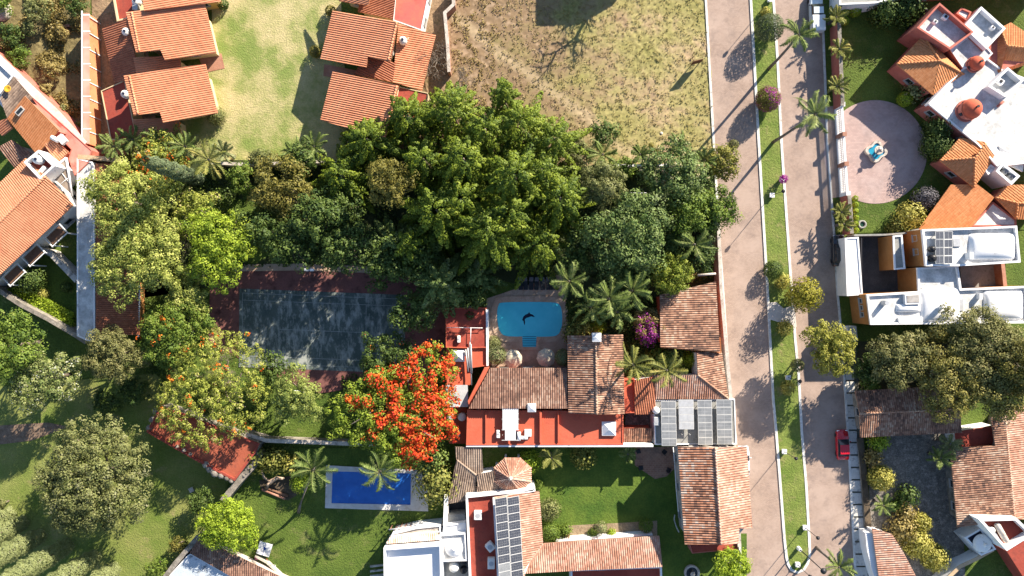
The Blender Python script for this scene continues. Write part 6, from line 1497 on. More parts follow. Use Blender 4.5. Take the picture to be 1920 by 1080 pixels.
# ---- bushes, clipped shrubs
def ball(px, py, rpx, label, m=L_MID, hz=None, name="clipped_bush", ls=.16, group=None, flowers=None, rough=.07, zc=None, fl_dens=.6):
    R = rpx / S; z = zc or R * .95; c = W(px, py, z); t = thing(name, label, "bush", (c.x, c.y, 0), 0, group); local(t)
    C, N, s, ti = ball_crown(R, z, ls, hz, rough=rough, dens=1 + 2.2 * rough); leaf_object("foliage", C, N, s, ti, m, t)
    mb = MB(); mb.tube([(0, 0, 0), (0, 0, z)], [.12, .08], 6); mb.build("stem", M_TRUNK, t)
    if flowers:
        C, N, s, ti = ball_crown(R * 1.02, z, ls, hz, dens=fl_dens); k = (C[:, 0] + C[:, 1] * .3 > -R * .3) | (C[:, 2] < z); leaf_object("flowers", C[k], N[k], s[k], ti[k], flowers, t)
    return t
ball(1443, 52, 25, "large dark green ball bush on the median at the top", L_DCY, zc=2.2)
ball(1440, 186, 22, "ball bush ringed with magenta flowers on the median", L_OLV, flowers=L_MAG, name="bougainvillea", zc=2.0)
ball(1450, 506, 17, "dark green ball bush on the median near the crossing", L_DEEP)
ball(1375, 272, 10, "small brownish bush standing at the road edge by the dry lot", L_BRN)
ball(1436, 22, 8, "small yellow plant on the median above the big ball bush", L_YEL, ls=.2, rough=.3)
ball(1468, 528, 13, "yellow leafed plant on the median above the crossing slab", L_YEL, ls=.24, rough=.3)
ball(1472, 615, 13, "yellow leafed plant on the median below the crossing slab", L_YEL, ls=.24, rough=.3)
ball(1478, 728, 12, "yellow leafed plant on the median below the lamp", L_YEL, ls=.24, rough=.3)
ball(1495, 685, 12, "small round grey green tree on the kerb below the crossing", L_GRY, zc=2.2)
ball(1507, 553, 29, "round yellow green tree with spiky leaves at the crossing slab", leaf_mat("spiky_yellow_green", (0.124, 0.128, 0.014), (0.340, 0.313, 0.035), (.3, .28, .06), .3), ls=.28, name="round_tree", rough=.22, zc=3.2)
ball(1582, 20, 11, "clipped lime green bush beside the street wall, first of three", L_BRI, group="clipped lime bushes")
ball(1602, 20, 12, "clipped lime green bush farthest from the street wall", L_BRI, group="clipped lime bushes")
ball(1584, 40, 8, "smallest clipped lime green bush just under the other two", L_BRI, group="clipped lime bushes")
ball(932, 666, 17, "round grey green clipped tree between the bath house and a parasol", L_CYP, zc=2.4)
ball(925, 645, 14, "loose grey green shrub above the round clipped tree", L_GRY, rough=.2)
ball(1056, 670, 15, "clipped round tree beside the tile gable and a parasol", L_CYP, zc=3.2)
ball(1211, 985, 13, "dark clipped ball bush on the sandy bed", L_MID, zc=1.5)
ball(1127, 988, 11, "bluish cone shrub in the sandy planting bed", L_CYP, hz=1.6)
ball(1112, 1000, 9, "low green plant beside the bluish cone shrub", L_MID, rough=.3)
ball(1146, 1000, 8, "low yellow green plant east of the bluish cone shrub", L_BRI, rough=.3)
ball(1060, 995, 12, "small dark plant by the clay pot at the bed's west end", L_MID, rough=.3, ls=.22)
ball(1030, 955, 19, "loose light green shrub beside the orange panel roof", L_GRY, rough=.25, ls=.24, name="shrub")
ball(1032, 998, 19, "yellow green shrub at the corner of the two tile roofs", L_MID, rough=.15, name="shrub")
ball(1008, 911, 10, "small yellow green bush by the gazebo", L_MID, rough=.25, name="shrub")
ball(993, 865, 19, "bright green bush touching the gazebo roof", L_BRI, rough=.3, ls=.26, name="shrub")
ball(1095, 855, 20, "yellow green bush against the white boundary wall", L_PALY, rough=.35, ls=.3, name="shrub")
ball(591, 97, 11, "olive clipped bush at the corner of the terracotta roof", L_OLV)
ball(620, 20, 10, "olive clipped bush by the upper terracotta terrace", L_OLV)
ball(418, 8, 10, "dark clipped bush against the ochre wall at the top edge", L_DEEP)
ball(406, 218, 15, "curly grey green bush at the corner of the orange roof", L_GRY, rough=.3)
ball(1715, 172, 18, "pale spiky round shrub beside the hip roof of the domed villa", L_CYP, rough=.35, ls=.34, name="shrub")
ball(1697, 186, 14, "lime green clipped bush under the pale spiky shrub", L_BRI)
ball(1733, 372, 20, "purple grey shrub on the villa lawn", leaf_mat("purple_grey_foliage", (.04, .04, .045), (.16, .15, .17), (.3, .28, .3), .2), rough=.25, name="shrub", ls=.2)
ball(1705, 405, 22, "yellow variegated shrub in front of the white house wall", L_YEL, rough=.35, name="shrub", ls=.28)
ball(1680, 425, 15, "yellow green shrub at the white house's garden wall", L_PALY, rough=.35, name="shrub", ls=.28)
ball(1757, 240, 24, "dark green shrub under the villa's pink arcade", L_DEEP, rough=.3, name="shrub", ls=.25)
ball(1755, 275, 26, "dark green round shrub at the forecourt's east rim", L_DEEP, rough=.2, name="shrub", ls=.22)
ball(1723, 365, 12, "small green shrub by the purple grey one", L_MID, rough=.25, name="shrub")
ball(1660, 22, 26, "dark hedge bush against the white roof at the top edge", L_DEEP, rough=.3, name="shrub", ls=.28)
ball(1700, 18, 26, "drooping green bush beside the pink building at the top edge", L_DEEP, rough=.4, name="shrub", ls=.3)
ball(1086, 622, 26, "yellow green bush at the top of the tile gable", L_PALY, rough=.35, ls=.28, name="shrub")
ball(1118, 615, 15, "bright green bush by the white ridge chimney", L_BRI, rough=.3, name="shrub")
ball(1235, 668, 22, "dark green bush below the magenta bougainvillea", L_MID, rough=.25, ls=.24, name="shrub")
ball(1258, 665, 18, "bluish green bush in the inner planted court", L_CON2, rough=.3, ls=.24, name="shrub")
ball(1295, 672, 13, "lime green bush by the dark opening of the tiled wings", L_BRI, rough=.35, name="shrub")
ball(1292, 515, 10, "pink flowered twiggy plant by the timber beam", L_DRY, rough=.5, name="shrub")
tree("bougainvillea", "large magenta bougainvillea spilling on the mottled tile roof", "bush", 1222, 610, 40, 5.5, L_DRY, zc=3.6, rc=.6, ls=.18, dens=.9, flowers=L_MAG, fl_n=210, fl_side=(-.3, -.8), fl_size=.2, fl_r=.4, tw=False)
ball(124, 538, 10, "small dark round bush on the shaded villa lawn", L_DEEP)
ball(82, 552, 9, "yellow flowering plant in the villa's sloping garden bed", L_YEL, rough=.3)
ball(60, 525, 22, "dark leafy bush on the shaded villa lawn", L_DEEP, rough=.3, ls=.24, name="shrub")
ball(515, 862, 20, "small lime green shrub left of the fan plants by the blue pool", L_PALY, rough=.4, ls=.34, name="shrub")
ball(545, 870, 14, "pale spiky plant by the dead branch", L_YEL, rough=.5, ls=.38, name="shrub")
ball(565, 905, 17, "yellow green shrub at the foot of the palm beside the blue pool", L_BRI, rough=.3, name="shrub")
ball(489, 862, 20, "yellow broad leafed plant against the stone wall", L_PALY, rough=.5, ls=.45, name="shrub")
ball(818, 905, 34, "mass of yellow green drooping plants at the blue pool's east end", L_PALY, rough=.4, ls=.42, name="shrub", zc=2.6)
ball(812, 862, 24, "green drooping plants under the flame tree by the grey tile roof", L_PALM, rough=.4, ls=.4, name="shrub", zc=2.6)
ball(1310, 828, 7, "small green potted tuft at the solar deck's lower wall", L_BRI, rough=.4, name="shrub")
ball(1647, 827, 17, "bright green creeper on the dark yard wall", L_BRI, rough=.3, ls=.24, name="shrub")
ball(1700, 930, 18, "dark spiky grass clump in the cobbled yard", L_DEEP, rough=.4, ls=.3, name="shrub")
ball(1680, 948, 12, "mid green fern clump in the cobbled yard", L_MID, rough=.4, ls=.3, name="shrub")
ball(1637, 857, 15, "dry brown shrub in the cobbled yard by the wall", L_DRY, rough=.4, ls=.3, name="shrub")
ball(1697, 960, 16, "dry grass clump below the dark spiky one", L_DRY, rough=.5, ls=.34, name="shrub")
ball(1688, 993, 22, "straw coloured dry grass beside the curved tile roof", L_DRY, rough=.5, ls=.34, name="shrub")
# bougainvillea pot on the median
c = W(1463, 338); t = thing("flower_pot", "white planter with a magenta bougainvillea on the median edge", "planter", (c.x, c.y, 0)); local(t)
mb = MB(); mb.lathe((0, 0, .12), [(.25, 0), (.36, .5), (.4, .52), (.34, .54)], 16); mb.build("pot", M_WHITE, t)
C, N, s, ti = ball_crown(.62, 1.3, .16, dens=1.0, rough=.15); leaf_object("flowers", C, N, s, ti, L_MAG, t)
c = W(1063, 1003); t = thing("flower_pot", "clay pot at the west end of the sandy bed", "planter", (c.x, c.y, 0)); local(t); mb = MB(); mb.lathe((0, 0, .07), [(.2, 0), (.35, .45), (.3, .8), (.36, .85), (.28, .85)], 16); mb.build("pot", M_CLAY, t)
# hedge line on the street lawn
for i, y in enumerate((372, 384, 396, 408, 420, 432)):
    ball(1603.5 + i * .3, y, 5.5, f"clipped lime hedge clump beside the street wall, {('first', 'second', 'third', 'fourth', 'fifth', 'last')[i]} from the balustrade", L_BRI, name="hedge_clump", group="low hedge clumps by the street wall", zc=.55, ls=.15)

# ---------------------------------------------------------------- palms
def palm_mesh(nf, L_, droop, up, seed, leaf=.62, wl=.13, npair=26, upcurve=0):
    r_ = np.random.default_rng(seed); co = []; ti = []
    rach = MB()
    for i in range(nf):
        a = i * 2.39996 + r_.uniform(-.25, .25); el = up * (1 - (i / nf)) + (.05) + r_.uniform(-.15, .15); l = L_ * r_.uniform(.82, 1.08)
        d = np.array([math.cos(a), math.sin(a), 0]); side = np.array([-d[1], d[0], 0]); tw = r_.normal(.5, .2)
        bend = r_.uniform(-.30, .30); P = []
        for k in range(13):
            f = k / 12; rr = l * (math.sin(f * (1.25)) / 1.25 * 1.0) * math.cos(el * .7); z = l * (f * math.sin(el) - droop * f * f)
            P.append(d * rr + side * bend * l * f * f + np.array([0, 0, z]))
        rach.tube([Vector(p) for p in P[::2]], [.045, .04, .035, .03, .022, .016, .01], 3)
        for j in range(npair):
            f = .08 + .92 * (j + .5) / npair; x = f * 12; k = min(int(x), 11); p = P[k] * (1 - (x - k)) + P[k + 1] * (x - k); tg = P[k + 1] - P[k]; tg /= np.linalg.norm(tg)
            ll = leaf * (math.sin(math.pi * min(1, f * .85 + .12)) ** .6) * r_.uniform(.6, 1.2)
            for sgn in (-1, 1):
                q = sgn * side * .8 + tg * .55 + np.array([0, 0, -.5 + r_.uniform(-.4, .4)]); q /= np.linalg.norm(q)
                wv = tg * wl * .5; tip = p + q * ll
                co += [p - wv, p + wv, tip + wv * .25, tip - wv * .25]; ti.append(tw + r_.normal(0, .16))
    return np.array(co), np.array(ti), rach
PALMS = {}
def palm(px, py, h, label, kind=0, sc=1.0, group=None, base=None, m=None, name="palm_tree"):
    """px,py: crown centre in the photograph"""
    c = W(px, py, h); b = Vector((c.x, c.y, 0)) if base is None else W(*base)
    t = thing(name, label, "palm tree", (b.x, b.y, 0), 0, group); local(t)
    off = Vector((c.x - b.x, c.y - b.y, 0))
    mb = MB(); mb.tube([Vector((0, 0, 0)), off * .2 + Vector((0, 0, h * .3)), off * .55 + Vector((0, 0, h * .65)), off + Vector((0, 0, h))], [.26, .19, .17, .15], 9)
    mb.tube([off + Vector((0, 0, h - 1.0)), off + Vector((0, 0, h + .3))], [.18, .1], 8); mb.build("trunk", M_PTRUNK, t)
    par = [(15, 4.3, .42, .95, .60), (16, 3.9, .36, 1.0, .50), (15, 2.5, .28, 1.0, .42), (11, 4.2, .40, .85, .6)][kind]
    seed = int(px * 7 + py); co, ti, rach = palm_mesh(par[0], par[1] * sc, par[2], par[3], seed, leaf=par[4] * sc, wl=.11 if kind != 2 else .10)
    co = co + np.array([off.x, off.y, h + .15])
    quads("fronds", co, ti, m or L_PALM, t)
    rach.v = [(x + off.x, y + off.y, z + h + .15) for x, y, z in rach.v]; rach.build("frond_stalks", mat("pale_frond_stalk", (.12, .14, .04), (.20, .20, .07), 1), t)
    return t
palm(1497, 66, 14.5, "tall palm leaning over the second carriageway near the pickup truck", 0, .82, base=(1441, 129))
palm(1527, 215, 13.5, "tall palm leaning over the second carriageway by the balustrade", 0, .95, base=(1449, 267))
palm(1572, 1062, 7.5, "palm at the bottom edge beside the second carriageway", 0, .75)
palm(1067, 527, 8, "palm with stiff fronds just east of the turquoise pool", 1, 1.0)
palm(1142, 560, 9, "palm with pale drooping fronds beside the turquoise pool, western one", 0, 1.0)
palm(1185, 545, 9, "palm with brown flower spikes above the bougainvillea", 0, 1.0)
palm(1108, 575, 7, "lower palm between the stiff one and the tile gable", 0, .85)
palm(1158, 585, 7, "short palm in front of the bougainvillea's west side", 0, .85)
palm(1302, 458, 8, "thin fronded palm by the road wall below the clump", 3, .9)
palm(1187, 684, 8, "palm overhanging the tile gable's east slope", 1, 1.0, m=L_PALY)
palm(1250, 694, 7.5, "palm with pale arching fronds over the pink tile wing", 3, 1.0, m=L_PALY)
palm(588, 880, 8, "palm at the west end of the blue pool", 0, 1.05, base=(560, 960))
palm(712, 885, 7.5, "palm leaning over the middle of the blue pool", 0, .95, base=(705, 868))
palm(555, 290, 5, "fan palm behind the garden wall at the foot of the pale lawn", 1, .85)
palm(590, 275, 5, "fan palm nearest the terracotta roof's lower corner", 1, .8)
palm(392, 300, 6, "pale yellow green palm beside the leaning cypress", 1, 1.0, m=L_PALY)
palm(420, 285, 4, "blue green fan palm at the foot of the pale lawn", 2, 1.0, m=L_CYP)
palm(250, 262, 4, "palm fronds against the lower porch roof, middle one", 1, .8)
palm(215, 275, 4, "palm fronds at the end of the lane", 1, .8)
palm(300, 265, 4, "palm fronds below the orange porch roof", 1, .8)
palm(348, 275, 4.5, "palm fronds right of the porch roof", 1, .8)
palm(1130, 290, 6, "slender palm at the edge of the dry lot, west of the white wall top", 3, .75)
palm(1200, 290, 5, "small palm above the white wall top", 2, .9)
palm(1268, 272, 6, "small palm at the dry lot's lower edge by the cream flowering tree", 3, .7)
palm(1320, 300, 6, "palm tuft among the road corner trees", 2, 1.0)
palm(1177, 851, 2.2, "small palm beside the clay patio", 2, .75)
palm(1034, 858, 3.0, "banana like plant with long yellow leaves by the boundary wall", 2, 1.0, m=L_PALY)
palm(1762, 858, 3, "spiky palm shrub beside the aged tile roof, lower one", 2, 1.0)
palm(1780, 832, 3, "blue green spiky palm shrub below the red terrace", 2, .9, m=L_CYP)
palm(1655, 947, 2.5, "dark green palm shrub in the cobbled yard", 2, .9)
for x, y, lab in [(1567, 33, "yellow green bromeliad palm on the verge, northmost of three"), (1573, 92, "yellow green bromeliad palm on the verge, middle of three"), (1568, 162, "yellow green bromeliad palm on the verge, just above the balustrade")]:
    palm(x, y, 2.6, lab, 2, .9, "yellow green palms on the verge", m=L_PALY)
for x, y, lab in [(1577, 398, "yellow green bromeliad palm by the south street wall, upper one"), (1581, 420, "yellow green bromeliad palm by the south street wall, lower one")]:
    palm(x, y, 2.6, lab, 2, .8, "yellow green palms below the balustrade", m=L_PALY)
# golden spiky rosettes
def rosette(px, py, rpx, label, n=420, ls=.55, m=L_YEL):
    R = rpx / S; c = W(px, py, R * .7); t = thing("yucca", label, "yucca", (c.x, c.y, 0)); local(t)
    d = unit(n); d[:, 2] = np.abs(d[:, 2]); C0 = d * R * nr.uniform(.35, .75, (n, 1)); C0[:, 2] += R * .35; q = d + nr.normal(size=d.shape) * .25; q /= np.linalg.norm(q, axis=1, keepdims=True)
    s_ = np.cross(q, unit(n)); s_ /= np.linalg.norm(s_, axis=1, keepdims=True); w = s_ * .085; L2 = q * ls
    co = np.stack([C0 - w, C0 + w, C0 + L2 + w * .2, C0 + L2 - w * .2], 1).reshape(-1, 3); quads("spiky_leaves", co, nr.normal(.5, .22, n), m, t)
    C, N, s, ti = ball_crown(R * .82, R * .75, .26, R * .7, rough=.25, dens=1.3); leaf_object("inner_foliage", C, N, s, ti, m, t)
    mb = MB(); mb.tube([(0, 0, 0), (0, 0, R * .6)], [.2, .12], 7); mb.build("stem", M_TRUNK, t)
rosette(1652, 896, 26, "golden spiky yucca clump in the cobbled yard by the mossy wall", 2000)
rosette(1720, 1020, 29, "golden spiky yucca clump over the curved tile roof, western one", 2400)
rosette(1752, 1045, 28, "golden spiky yucca clump over the curved tile roof, eastern one", 2200)
rosette(1727, 980, 20, "golden spiky yucca clump with dry skirts, topmost of the lower group", 1100)

# ---------------------------------------------------------------- scrub corner
def ground_leaves(name, polys, n, hmin, hmax, m, ls=.3, z=.1, clump=0):
    P = [W(*p) for p in polys]; x0 = min(p.x for p in P); x1 = max(p.x for p in P); y0 = min(p.y for p in P); y1 = max(p.y for p in P)
    X = nr.uniform(x0, x1, n * 3); Y = nr.uniform(y0, y1, n * 3); ins_ = np.zeros(len(X), bool); k = len(P) - 1
    for i in range(len(P)):
        cond = ((P[i].y > Y) != (P[k].y > Y)); xi = (P[k].x - P[i].x) * (Y - P[i].y) / (P[k].y - P[i].y + 1e-12) + P[i].x; ins_ ^= cond & (X < xi); k = i
    X = X[ins_]; Y = Y[ins_]
    if clump:
        v = np.array([noise.noise((x * clump, y * clump, 2.0)) for x, y in zip(X, Y)]); kk = v > nr.normal(.0, .08, len(v)); X = X[kk]; Y = Y[kk]; hv = np.clip(v[kk] * 2.5, .1, 1)
    else: hv = np.ones(len(X))
    X = X[:n]; Y = Y[:n]; hv = hv[:len(X)]
    Z = z + nr.uniform(hmin, hmax, len(X)) * hv; C = np.stack([X, Y, Z], 1); N = nr.normal(size=C.shape) * .7 + [0, 0, .6]
    o = leaf_object(name, C, N, np.full(len(C), ls), nr.normal(.5, .25, len(C)), m, None); o["kind"] = "stuff"; o["label"] = name.replace("_", " "); return o
ground_leaves("scrub_growth", [(-40, -40), (165, -40), (155, 255), (60, 160), (0, 100), (-40, 60)], 16000, .0, .9, L_DRY, .26, clump=.35)
ground_leaves("tufted_grass", [(955, -40), (1320, -40), (1333, 150), (1340, 300), (1065, 300), (985, 235), (930, 130)], 12000, .0, .16, leaf_mat("straw_grass", (.22, .185, .06), (.38, .31, .14), None, .2), .17, clump=1.3)
ground_leaves("weedy_ground", [(845, -40), (955, -40), (930, 130), (985, 240), (850, 180)], 2500, .0, .2, L_DRY, .2, clump=.8)
ground_leaves("hedge_bed", [(0, 540), (60, 540), (144, 586), (144, 624), (80, 592), (40, 568)], 6000, .3, 1.3, L_BRI, .26)
ground_leaves("villa_flower_bed", [(-20, 525), (0, 532), (144, 604), (144, 618), (0, 548), (-20, 540)], 1500, .1, .5, L_YEL, .22)
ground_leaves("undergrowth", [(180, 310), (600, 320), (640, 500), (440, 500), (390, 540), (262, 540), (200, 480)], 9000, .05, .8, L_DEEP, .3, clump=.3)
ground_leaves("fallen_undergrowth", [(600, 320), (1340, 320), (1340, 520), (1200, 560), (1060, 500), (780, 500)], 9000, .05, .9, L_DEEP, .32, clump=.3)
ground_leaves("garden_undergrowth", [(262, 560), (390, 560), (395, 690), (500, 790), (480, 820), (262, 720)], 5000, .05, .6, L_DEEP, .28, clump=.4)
ground_leaves("yard_plants", [(640, 700), (830, 700), (850, 830), (640, 825)], 4000, .05, .7, L_DEEP, .28, clump=.4)
ground_leaves("shade_bed_plants", [(1060, 560), (1235, 560), (1235, 690), (1170, 690), (1170, 625), (1060, 625)], 4500, .1, 1.2, L_DEEP, .3)
for x, y, r, h, m, lab in [(70, 20, 30, 3.5, L_GRY, "grey green bush in the scrub lot at the top"), (20, 70, 34, 3.5, L_DEEP, "dark bush in the scrub lot at the left edge"), (38, 110, 26, 3, L_MID, "green bush in the scrub lot above the boundary wall"), (120, 60, 20, 2.2, L_DRY, "dry bush in the scrub lot's middle"), (100, 130, 22, 2.2, L_DRY, "dry bush in the scrub lot lower part"), (60, 50, 20, 3, L_GRY, "small grey bush near the rocks in the scrub lot"), (10, 5, 28, 3, L_MID, "green bush in the photo's top left corner"), (115, 210, 16, 1.8, L_GRY, "low silvery bush beside the white coping"), (140, 10, 26, 3, L_DEEP, "dark bush near the lane wall at the top"), (85, 175, 20, 2, L_DRY, "dry yellow bush beside the broad white coping"), (150, 235, 12, 1.6, L_MID, "small green bush where coping and lane wall meet")]:
    tree("scrub_bush", lab, "bush", x, y, r, h, m, rc=.5, ls=.22, dens=.7, tw=False, zc=h * .5, hz=h * .5)
t = thing("rust_heap", "rust red heap in the scrub lot", "heap", (*W(122, 55).xy, 0)); mb = MB()
for i in range(6): q = W(122 + rng.uniform(-8, 8), 57 + rng.uniform(-7, 7)); mb.box((q.x, q.y, .3), (rng.uniform(.5, 1.1), .35, .6), rng.uniform(0, 3))
mb.build("scrap", M_CLAY, t)
for x, y, s, lab in [(5, 22, 1.5, "pale boulder at the photo's left edge in the scrub lot"), (1240, 250, .25, "small pale stone on the dry lot")]:
    q = W(x, y); mb = MB(); mb.lathe((q.x, q.y, 0), [(s, 0), (s * .95, s * .3), (s * .6, s * .6), (s * .15, s * .7)], 9); o = mb.build("boulder", M_STONE); tag(o, lab, "rock")

# bare trees
def bare(px, py, h, r0, label, seed, depth=5, spread=.55, base=None):
    R_ = random.Random(seed); c = W(px, py); t = thing("bare_tree", label, "tree", (c.x, c.y, 0)); local(t); tk = MB(); tw = MB()
    def grow(p, d, l, r, k):
        q = p + d * l; mid = p.lerp(q, .5) + Vector((R_.uniform(-.1, .1), R_.uniform(-.1, .1), 0)) * l
        (tk if k >= depth - 1 else tw).tube([p, mid, q], [r, r * .85, r * .65], 5)
        if k == 0: return
        for _ in range(3 if k < depth else 4):
            a = R_.uniform(0, 6.28); s = Vector((math.cos(a), math.sin(a), R_.uniform(-.1, .5))); grow(q, (d * (1 - spread) + s * spread).normalized(), l * R_.uniform(.65, .85), r * .6, k - 1)
    grow(Vector((0, 0, 0)), Vector((0, 0, 1)), h * .27, r0, depth); tk.build("trunk", M_TRUNK, t); tw.build("branches", M_TRUNK, t)
bare(822, 118, 6.5, .12, "bare twiggy tree between the terraces and the brown garden wall", 3, spread=.7)
bare(860, 160, 5.5, .10, "bare dry tree on the brown earth beside the garden wall", 8, spread=.75)
bare(1150, -45, 11, .5, "bare tree beyond the top edge whose branch shadows cross the lot", 5, spread=.65)
bare(355, 440, 6, .14, "bare grey branches among the yellow green trees", 9, spread=.7)
bare(430, 690, 7.5, .14, "bare pale branches showing through the sparse flame tree", 12, spread=.75)
t = thing("dead_branch", "pale sawn off tree trunk with forked limbs by the blue pool garden", "tree stump", (*W(505, 905).xy, 0)); mb = MB()
mb.tube([W(500, 914, .3), W(507, 903, .9), W(520, 896, 1.2), (*W(538, 893).xy, 1.4)], [.4, .34, .26, .16], 8); mb.tube([W(507, 903, .9), W(495, 896, 1.3), W(490, 882, 1.6)], [.28, .2, .12], 7); mb.tube([W(507, 903, .9), W(500, 911, 1.1)], [.26, .2], 7); mb.build("limbs", mat("pale_cut_wood", (.36, .25, .17), (.48, .36, .27), 2, bump=.4), t)
t = thing("log_edging", "row of cut logs edging the planting bed by the blue pool", "logs", (*W(515, 928).xy, 0)); mb = MB(); mb.tube([W(492, 918, .2), W(535, 935, .2)], .22, 7); mb.build("log", M_CLAY, t); mb = MB(); mb.tube([W(496, 914, .3), W(540, 930, .3)], .18, 7); mb.build("log", M_WOOD, t)
zone("rock_bed", [(486, 900), (560, 890), (562, 925), (540, 938), (490, 920)], .08, M_SOIL)

# ---------------------------------------------------------------- lamps, cars, furniture
def lamp_proto():
    t = thing("street_lamp", "short median lamp", "street lamp", (0, 0, 0), 0, "short lamps along the median"); local(t)
    mb = MB(); mb.box((0, 0, .33), (.58, .58, .42)); mb.box((0, 0, .57), (.66, .66, .06)); mb.build("plinth", M_WHITE, t)
    mb = MB(); mb.tube([(0, 0, .6), (0, 0, 4.6)], [.055, .035], 8); mb.build("post", M_DARKM, t)
    mb = MB(); mb.lathe((0, 0, 4.6), [(.06, 0), (.2, .12), (.24, .38), (.27, .42), (.1, .58), (.02, .62)], 12); mb.build("lantern", M_DARKM, t); return t
lp = lamp_proto(); first = True
for x, y, lab in [(1398 + 0, -30, None), (1445, 367, "short median lamp on a white plinth below the magenta planter"), (1475, 707, "short median lamp on a white plinth beside the small kerb tree"), (1468, 845, "short median lamp on a white plinth beside the red car's stretch"), (1507, 987, "short median lamp on a white plinth on the kerb near the island's end"), (1493, 1056, "short median lamp on a white plinth at the round end of the island")]:
    if lab is None: continue
    q = W(x, y)
    if first: lp.location = (q.x, q.y, .12); lp["label"] = lab; first = False
    else: dup(lp, (q.x, q.y, .12), 0, lab)
for x, y, lab in [(1441, 2, "white lamp plinth at the top of the median"), ]:
    q = W(x, y); dup(lp, (q.x, q.y, .12), 0, "short median lamp at the very top of the photo")
c = W(1496, 1027); t = thing("street_lamp", "tall lamp post on a white cylinder base leaning towards the bottom edge", "street lamp", (c.x, c.y, .12)); local(t)
mb = MB(); mb.cyl((0, 0, 0), .3, .9, 14, .24); mb.build("plinth", M_WHITE, t); mb = MB(); mb.tube([(0, 0, .9), (0, 0, 8.6)], [.09, .06], 8); mb.build("post", M_DARKM, t); mb = MB(); mb.lathe((0, 0, 8.6), [(.1, 0), (.4, .25), (.42, .4), (.1, .55)], 12); mb.build("lantern", M_DARKM, t)
for x, y, lab in [(1467, 847 - 0, None)]: pass
q = W(1458, 540); 
def wire_light(pts, px, py, lab):
    q = W(px, py, 6); t = thing("floodlight", lab, "floodlight", (q.x, q.y, 0)); local(t)
    mb = MB(); mb.tube([(0, 0, 0), (0, 0, 6)], .06, 6); mb.build("post", M_METAL, t)
    for i in (-1, 1): mb = MB(); mb.bbox((i * .38, 0, 6.1), (.6, .35, .16)); mb.build("lamp_head", M_WHITE, t)
wire_light(None, 580, 506, "double white floodlight on a pole above the court's dark red top strip")
wire_light(None, 561, 734, "double white floodlight over the pale tree below the court")

def wheel(mb, x, y, r=.33, w=.22):
    n = 16; P = []
    for s in (-1, 1):
        for i in range(n): a = 2 * math.pi * i / n; P.append((x + s * w / 2, y + r * math.cos(a), r + r * math.sin(a)))
    mb.add(P, [(i, (i + 1) % n, n + (i + 1) % n, n + i) for i in range(n)] + [tuple(range(n)), tuple(range(2 * n - 1, n - 1, -1))])
def car(px, py, rz, label, paint, length=4.4, width=1.78, suv=False, name="parked_car"):
    """nose towards +y in the car's own frame"""
    c = W(px, py); t = thing(name, label, "car", (c.x, c.y, .05), rz); local(t)
    Lh = length / 2; Wh = width / 2
    sec = [(-Lh, .72, .45, .62, .8), (-Lh + .12, .92, .35, .9, .9), (-Lh + .9, 1.0, .3, .98, .95), (0, 1.0, .3, .95, 1.0), (Lh - 1.1, 1.0, .3, .92, .97), (Lh - .35, .92, .32, .78, .88), (Lh, .68, .42, .6, .7)]
    if suv: sec = [(y, a, b, z + .18, d) for y, a, b, z, d in sec]
    prof = lambda wdt, zb, zt: [(-wdt, zb), (-wdt, zb + (zt - zb) * .45), (-wdt * .97, zt - .08), (-wdt * .86, zt), (0, zt + .03), (wdt * .86, zt), (wdt * .97, zt - .08), (wdt, zb + (zt - zb) * .45), (wdt, zb)]
    mb = MB(); V = []; F = []; n = 9
    for y, a, zb, zt, _ in sec: V += [(x, y, z) for x, z in prof(Wh * a, zb, zt)]
    for i in range(len(sec) - 1):
        for k in range(n - 1): F.append((i * n + k, i * n + k + 1, (i + 1) * n + k + 1, (i + 1) * n + k))
    F.append(tuple(range(n))); F.append(tuple((len(sec) - 1) * n + k for k in range(n - 1, -1, -1)))
    mb.add(V, F, smooth=True); mb.build("body", paint, t)
    zt = .95 + (.2 if suv else 0); zr = 1.42 + (.28 if suv else 0); b0, b1 = -Lh + (.35 if suv else .55), Lh - 1.35; r0, r1 = b0 + .45, b1 - .75
    G_ = MB(); w0 = Wh * .9; w1 = Wh * .72
    V = [(-w0, b0, zt), (w0, b0, zt), (w0, b1, zt), (-w0, b1, zt), (-w1, r0, zr), (w1, r0, zr), (w1, r1, zr), (-w1, r1, zr)]
    G_.add(V, [(0, 1, 5, 4), (1, 2, 6, 5), (2, 3, 7, 6), (3, 0, 4, 7)]); G_.build("windows", M_GLASS, t)
    mb = MB(); mb.bbox((0, (r0 + r1) / 2, zr + .01), (w1 * 2 + .04, r1 - r0 + .06, .05), b=.02); mb.build("roof", paint, t)
    for x in (-1, 1):
        for y in (-Lh + .85, Lh - .9): mb = MB(); wheel(mb, x * (Wh - .12), y); mb.build("wheel", M_BLACKP, t)
        mb = MB(); mb.bbox((x * Wh * .66, Lh - .16, .62 + (.15 if suv else 0)), (.34, .2, .14), b=.02); mb.build("headlight", M_GLASS if False else M_WHITE, t)
        mb = MB(); mb.bbox((x * Wh * .68, -Lh + .06, .74 + (.15 if suv else 0)), (.3, .1, .14), b=.02); mb.build("tail_light", M_REDROOF, t)
        mb = MB(); mb.bbox((x * (Wh + .1), b1 - .35, zt + .05), (.2, .12, .14), b=.02); mb.build("mirror", paint, t)
    return t
RED = mat("red_car_paint", (.50, .008, .02), rough=.25, spec=.5, coat=.8)
BLK = mat("black_car_paint", (.02, .022, .028), rough=.25, spec=.5, coat=.8)
WCP = mat("white_car_paint", (.66, .67, .69), rough=.3, spec=.5, coat=.6)
car(1576, 832, .03, "red car parked at the kerb beside the concrete squares", RED)
car(1568, 470, .02, "black car parked in shade beside the white house", BLK, 4.6, 1.85, True)
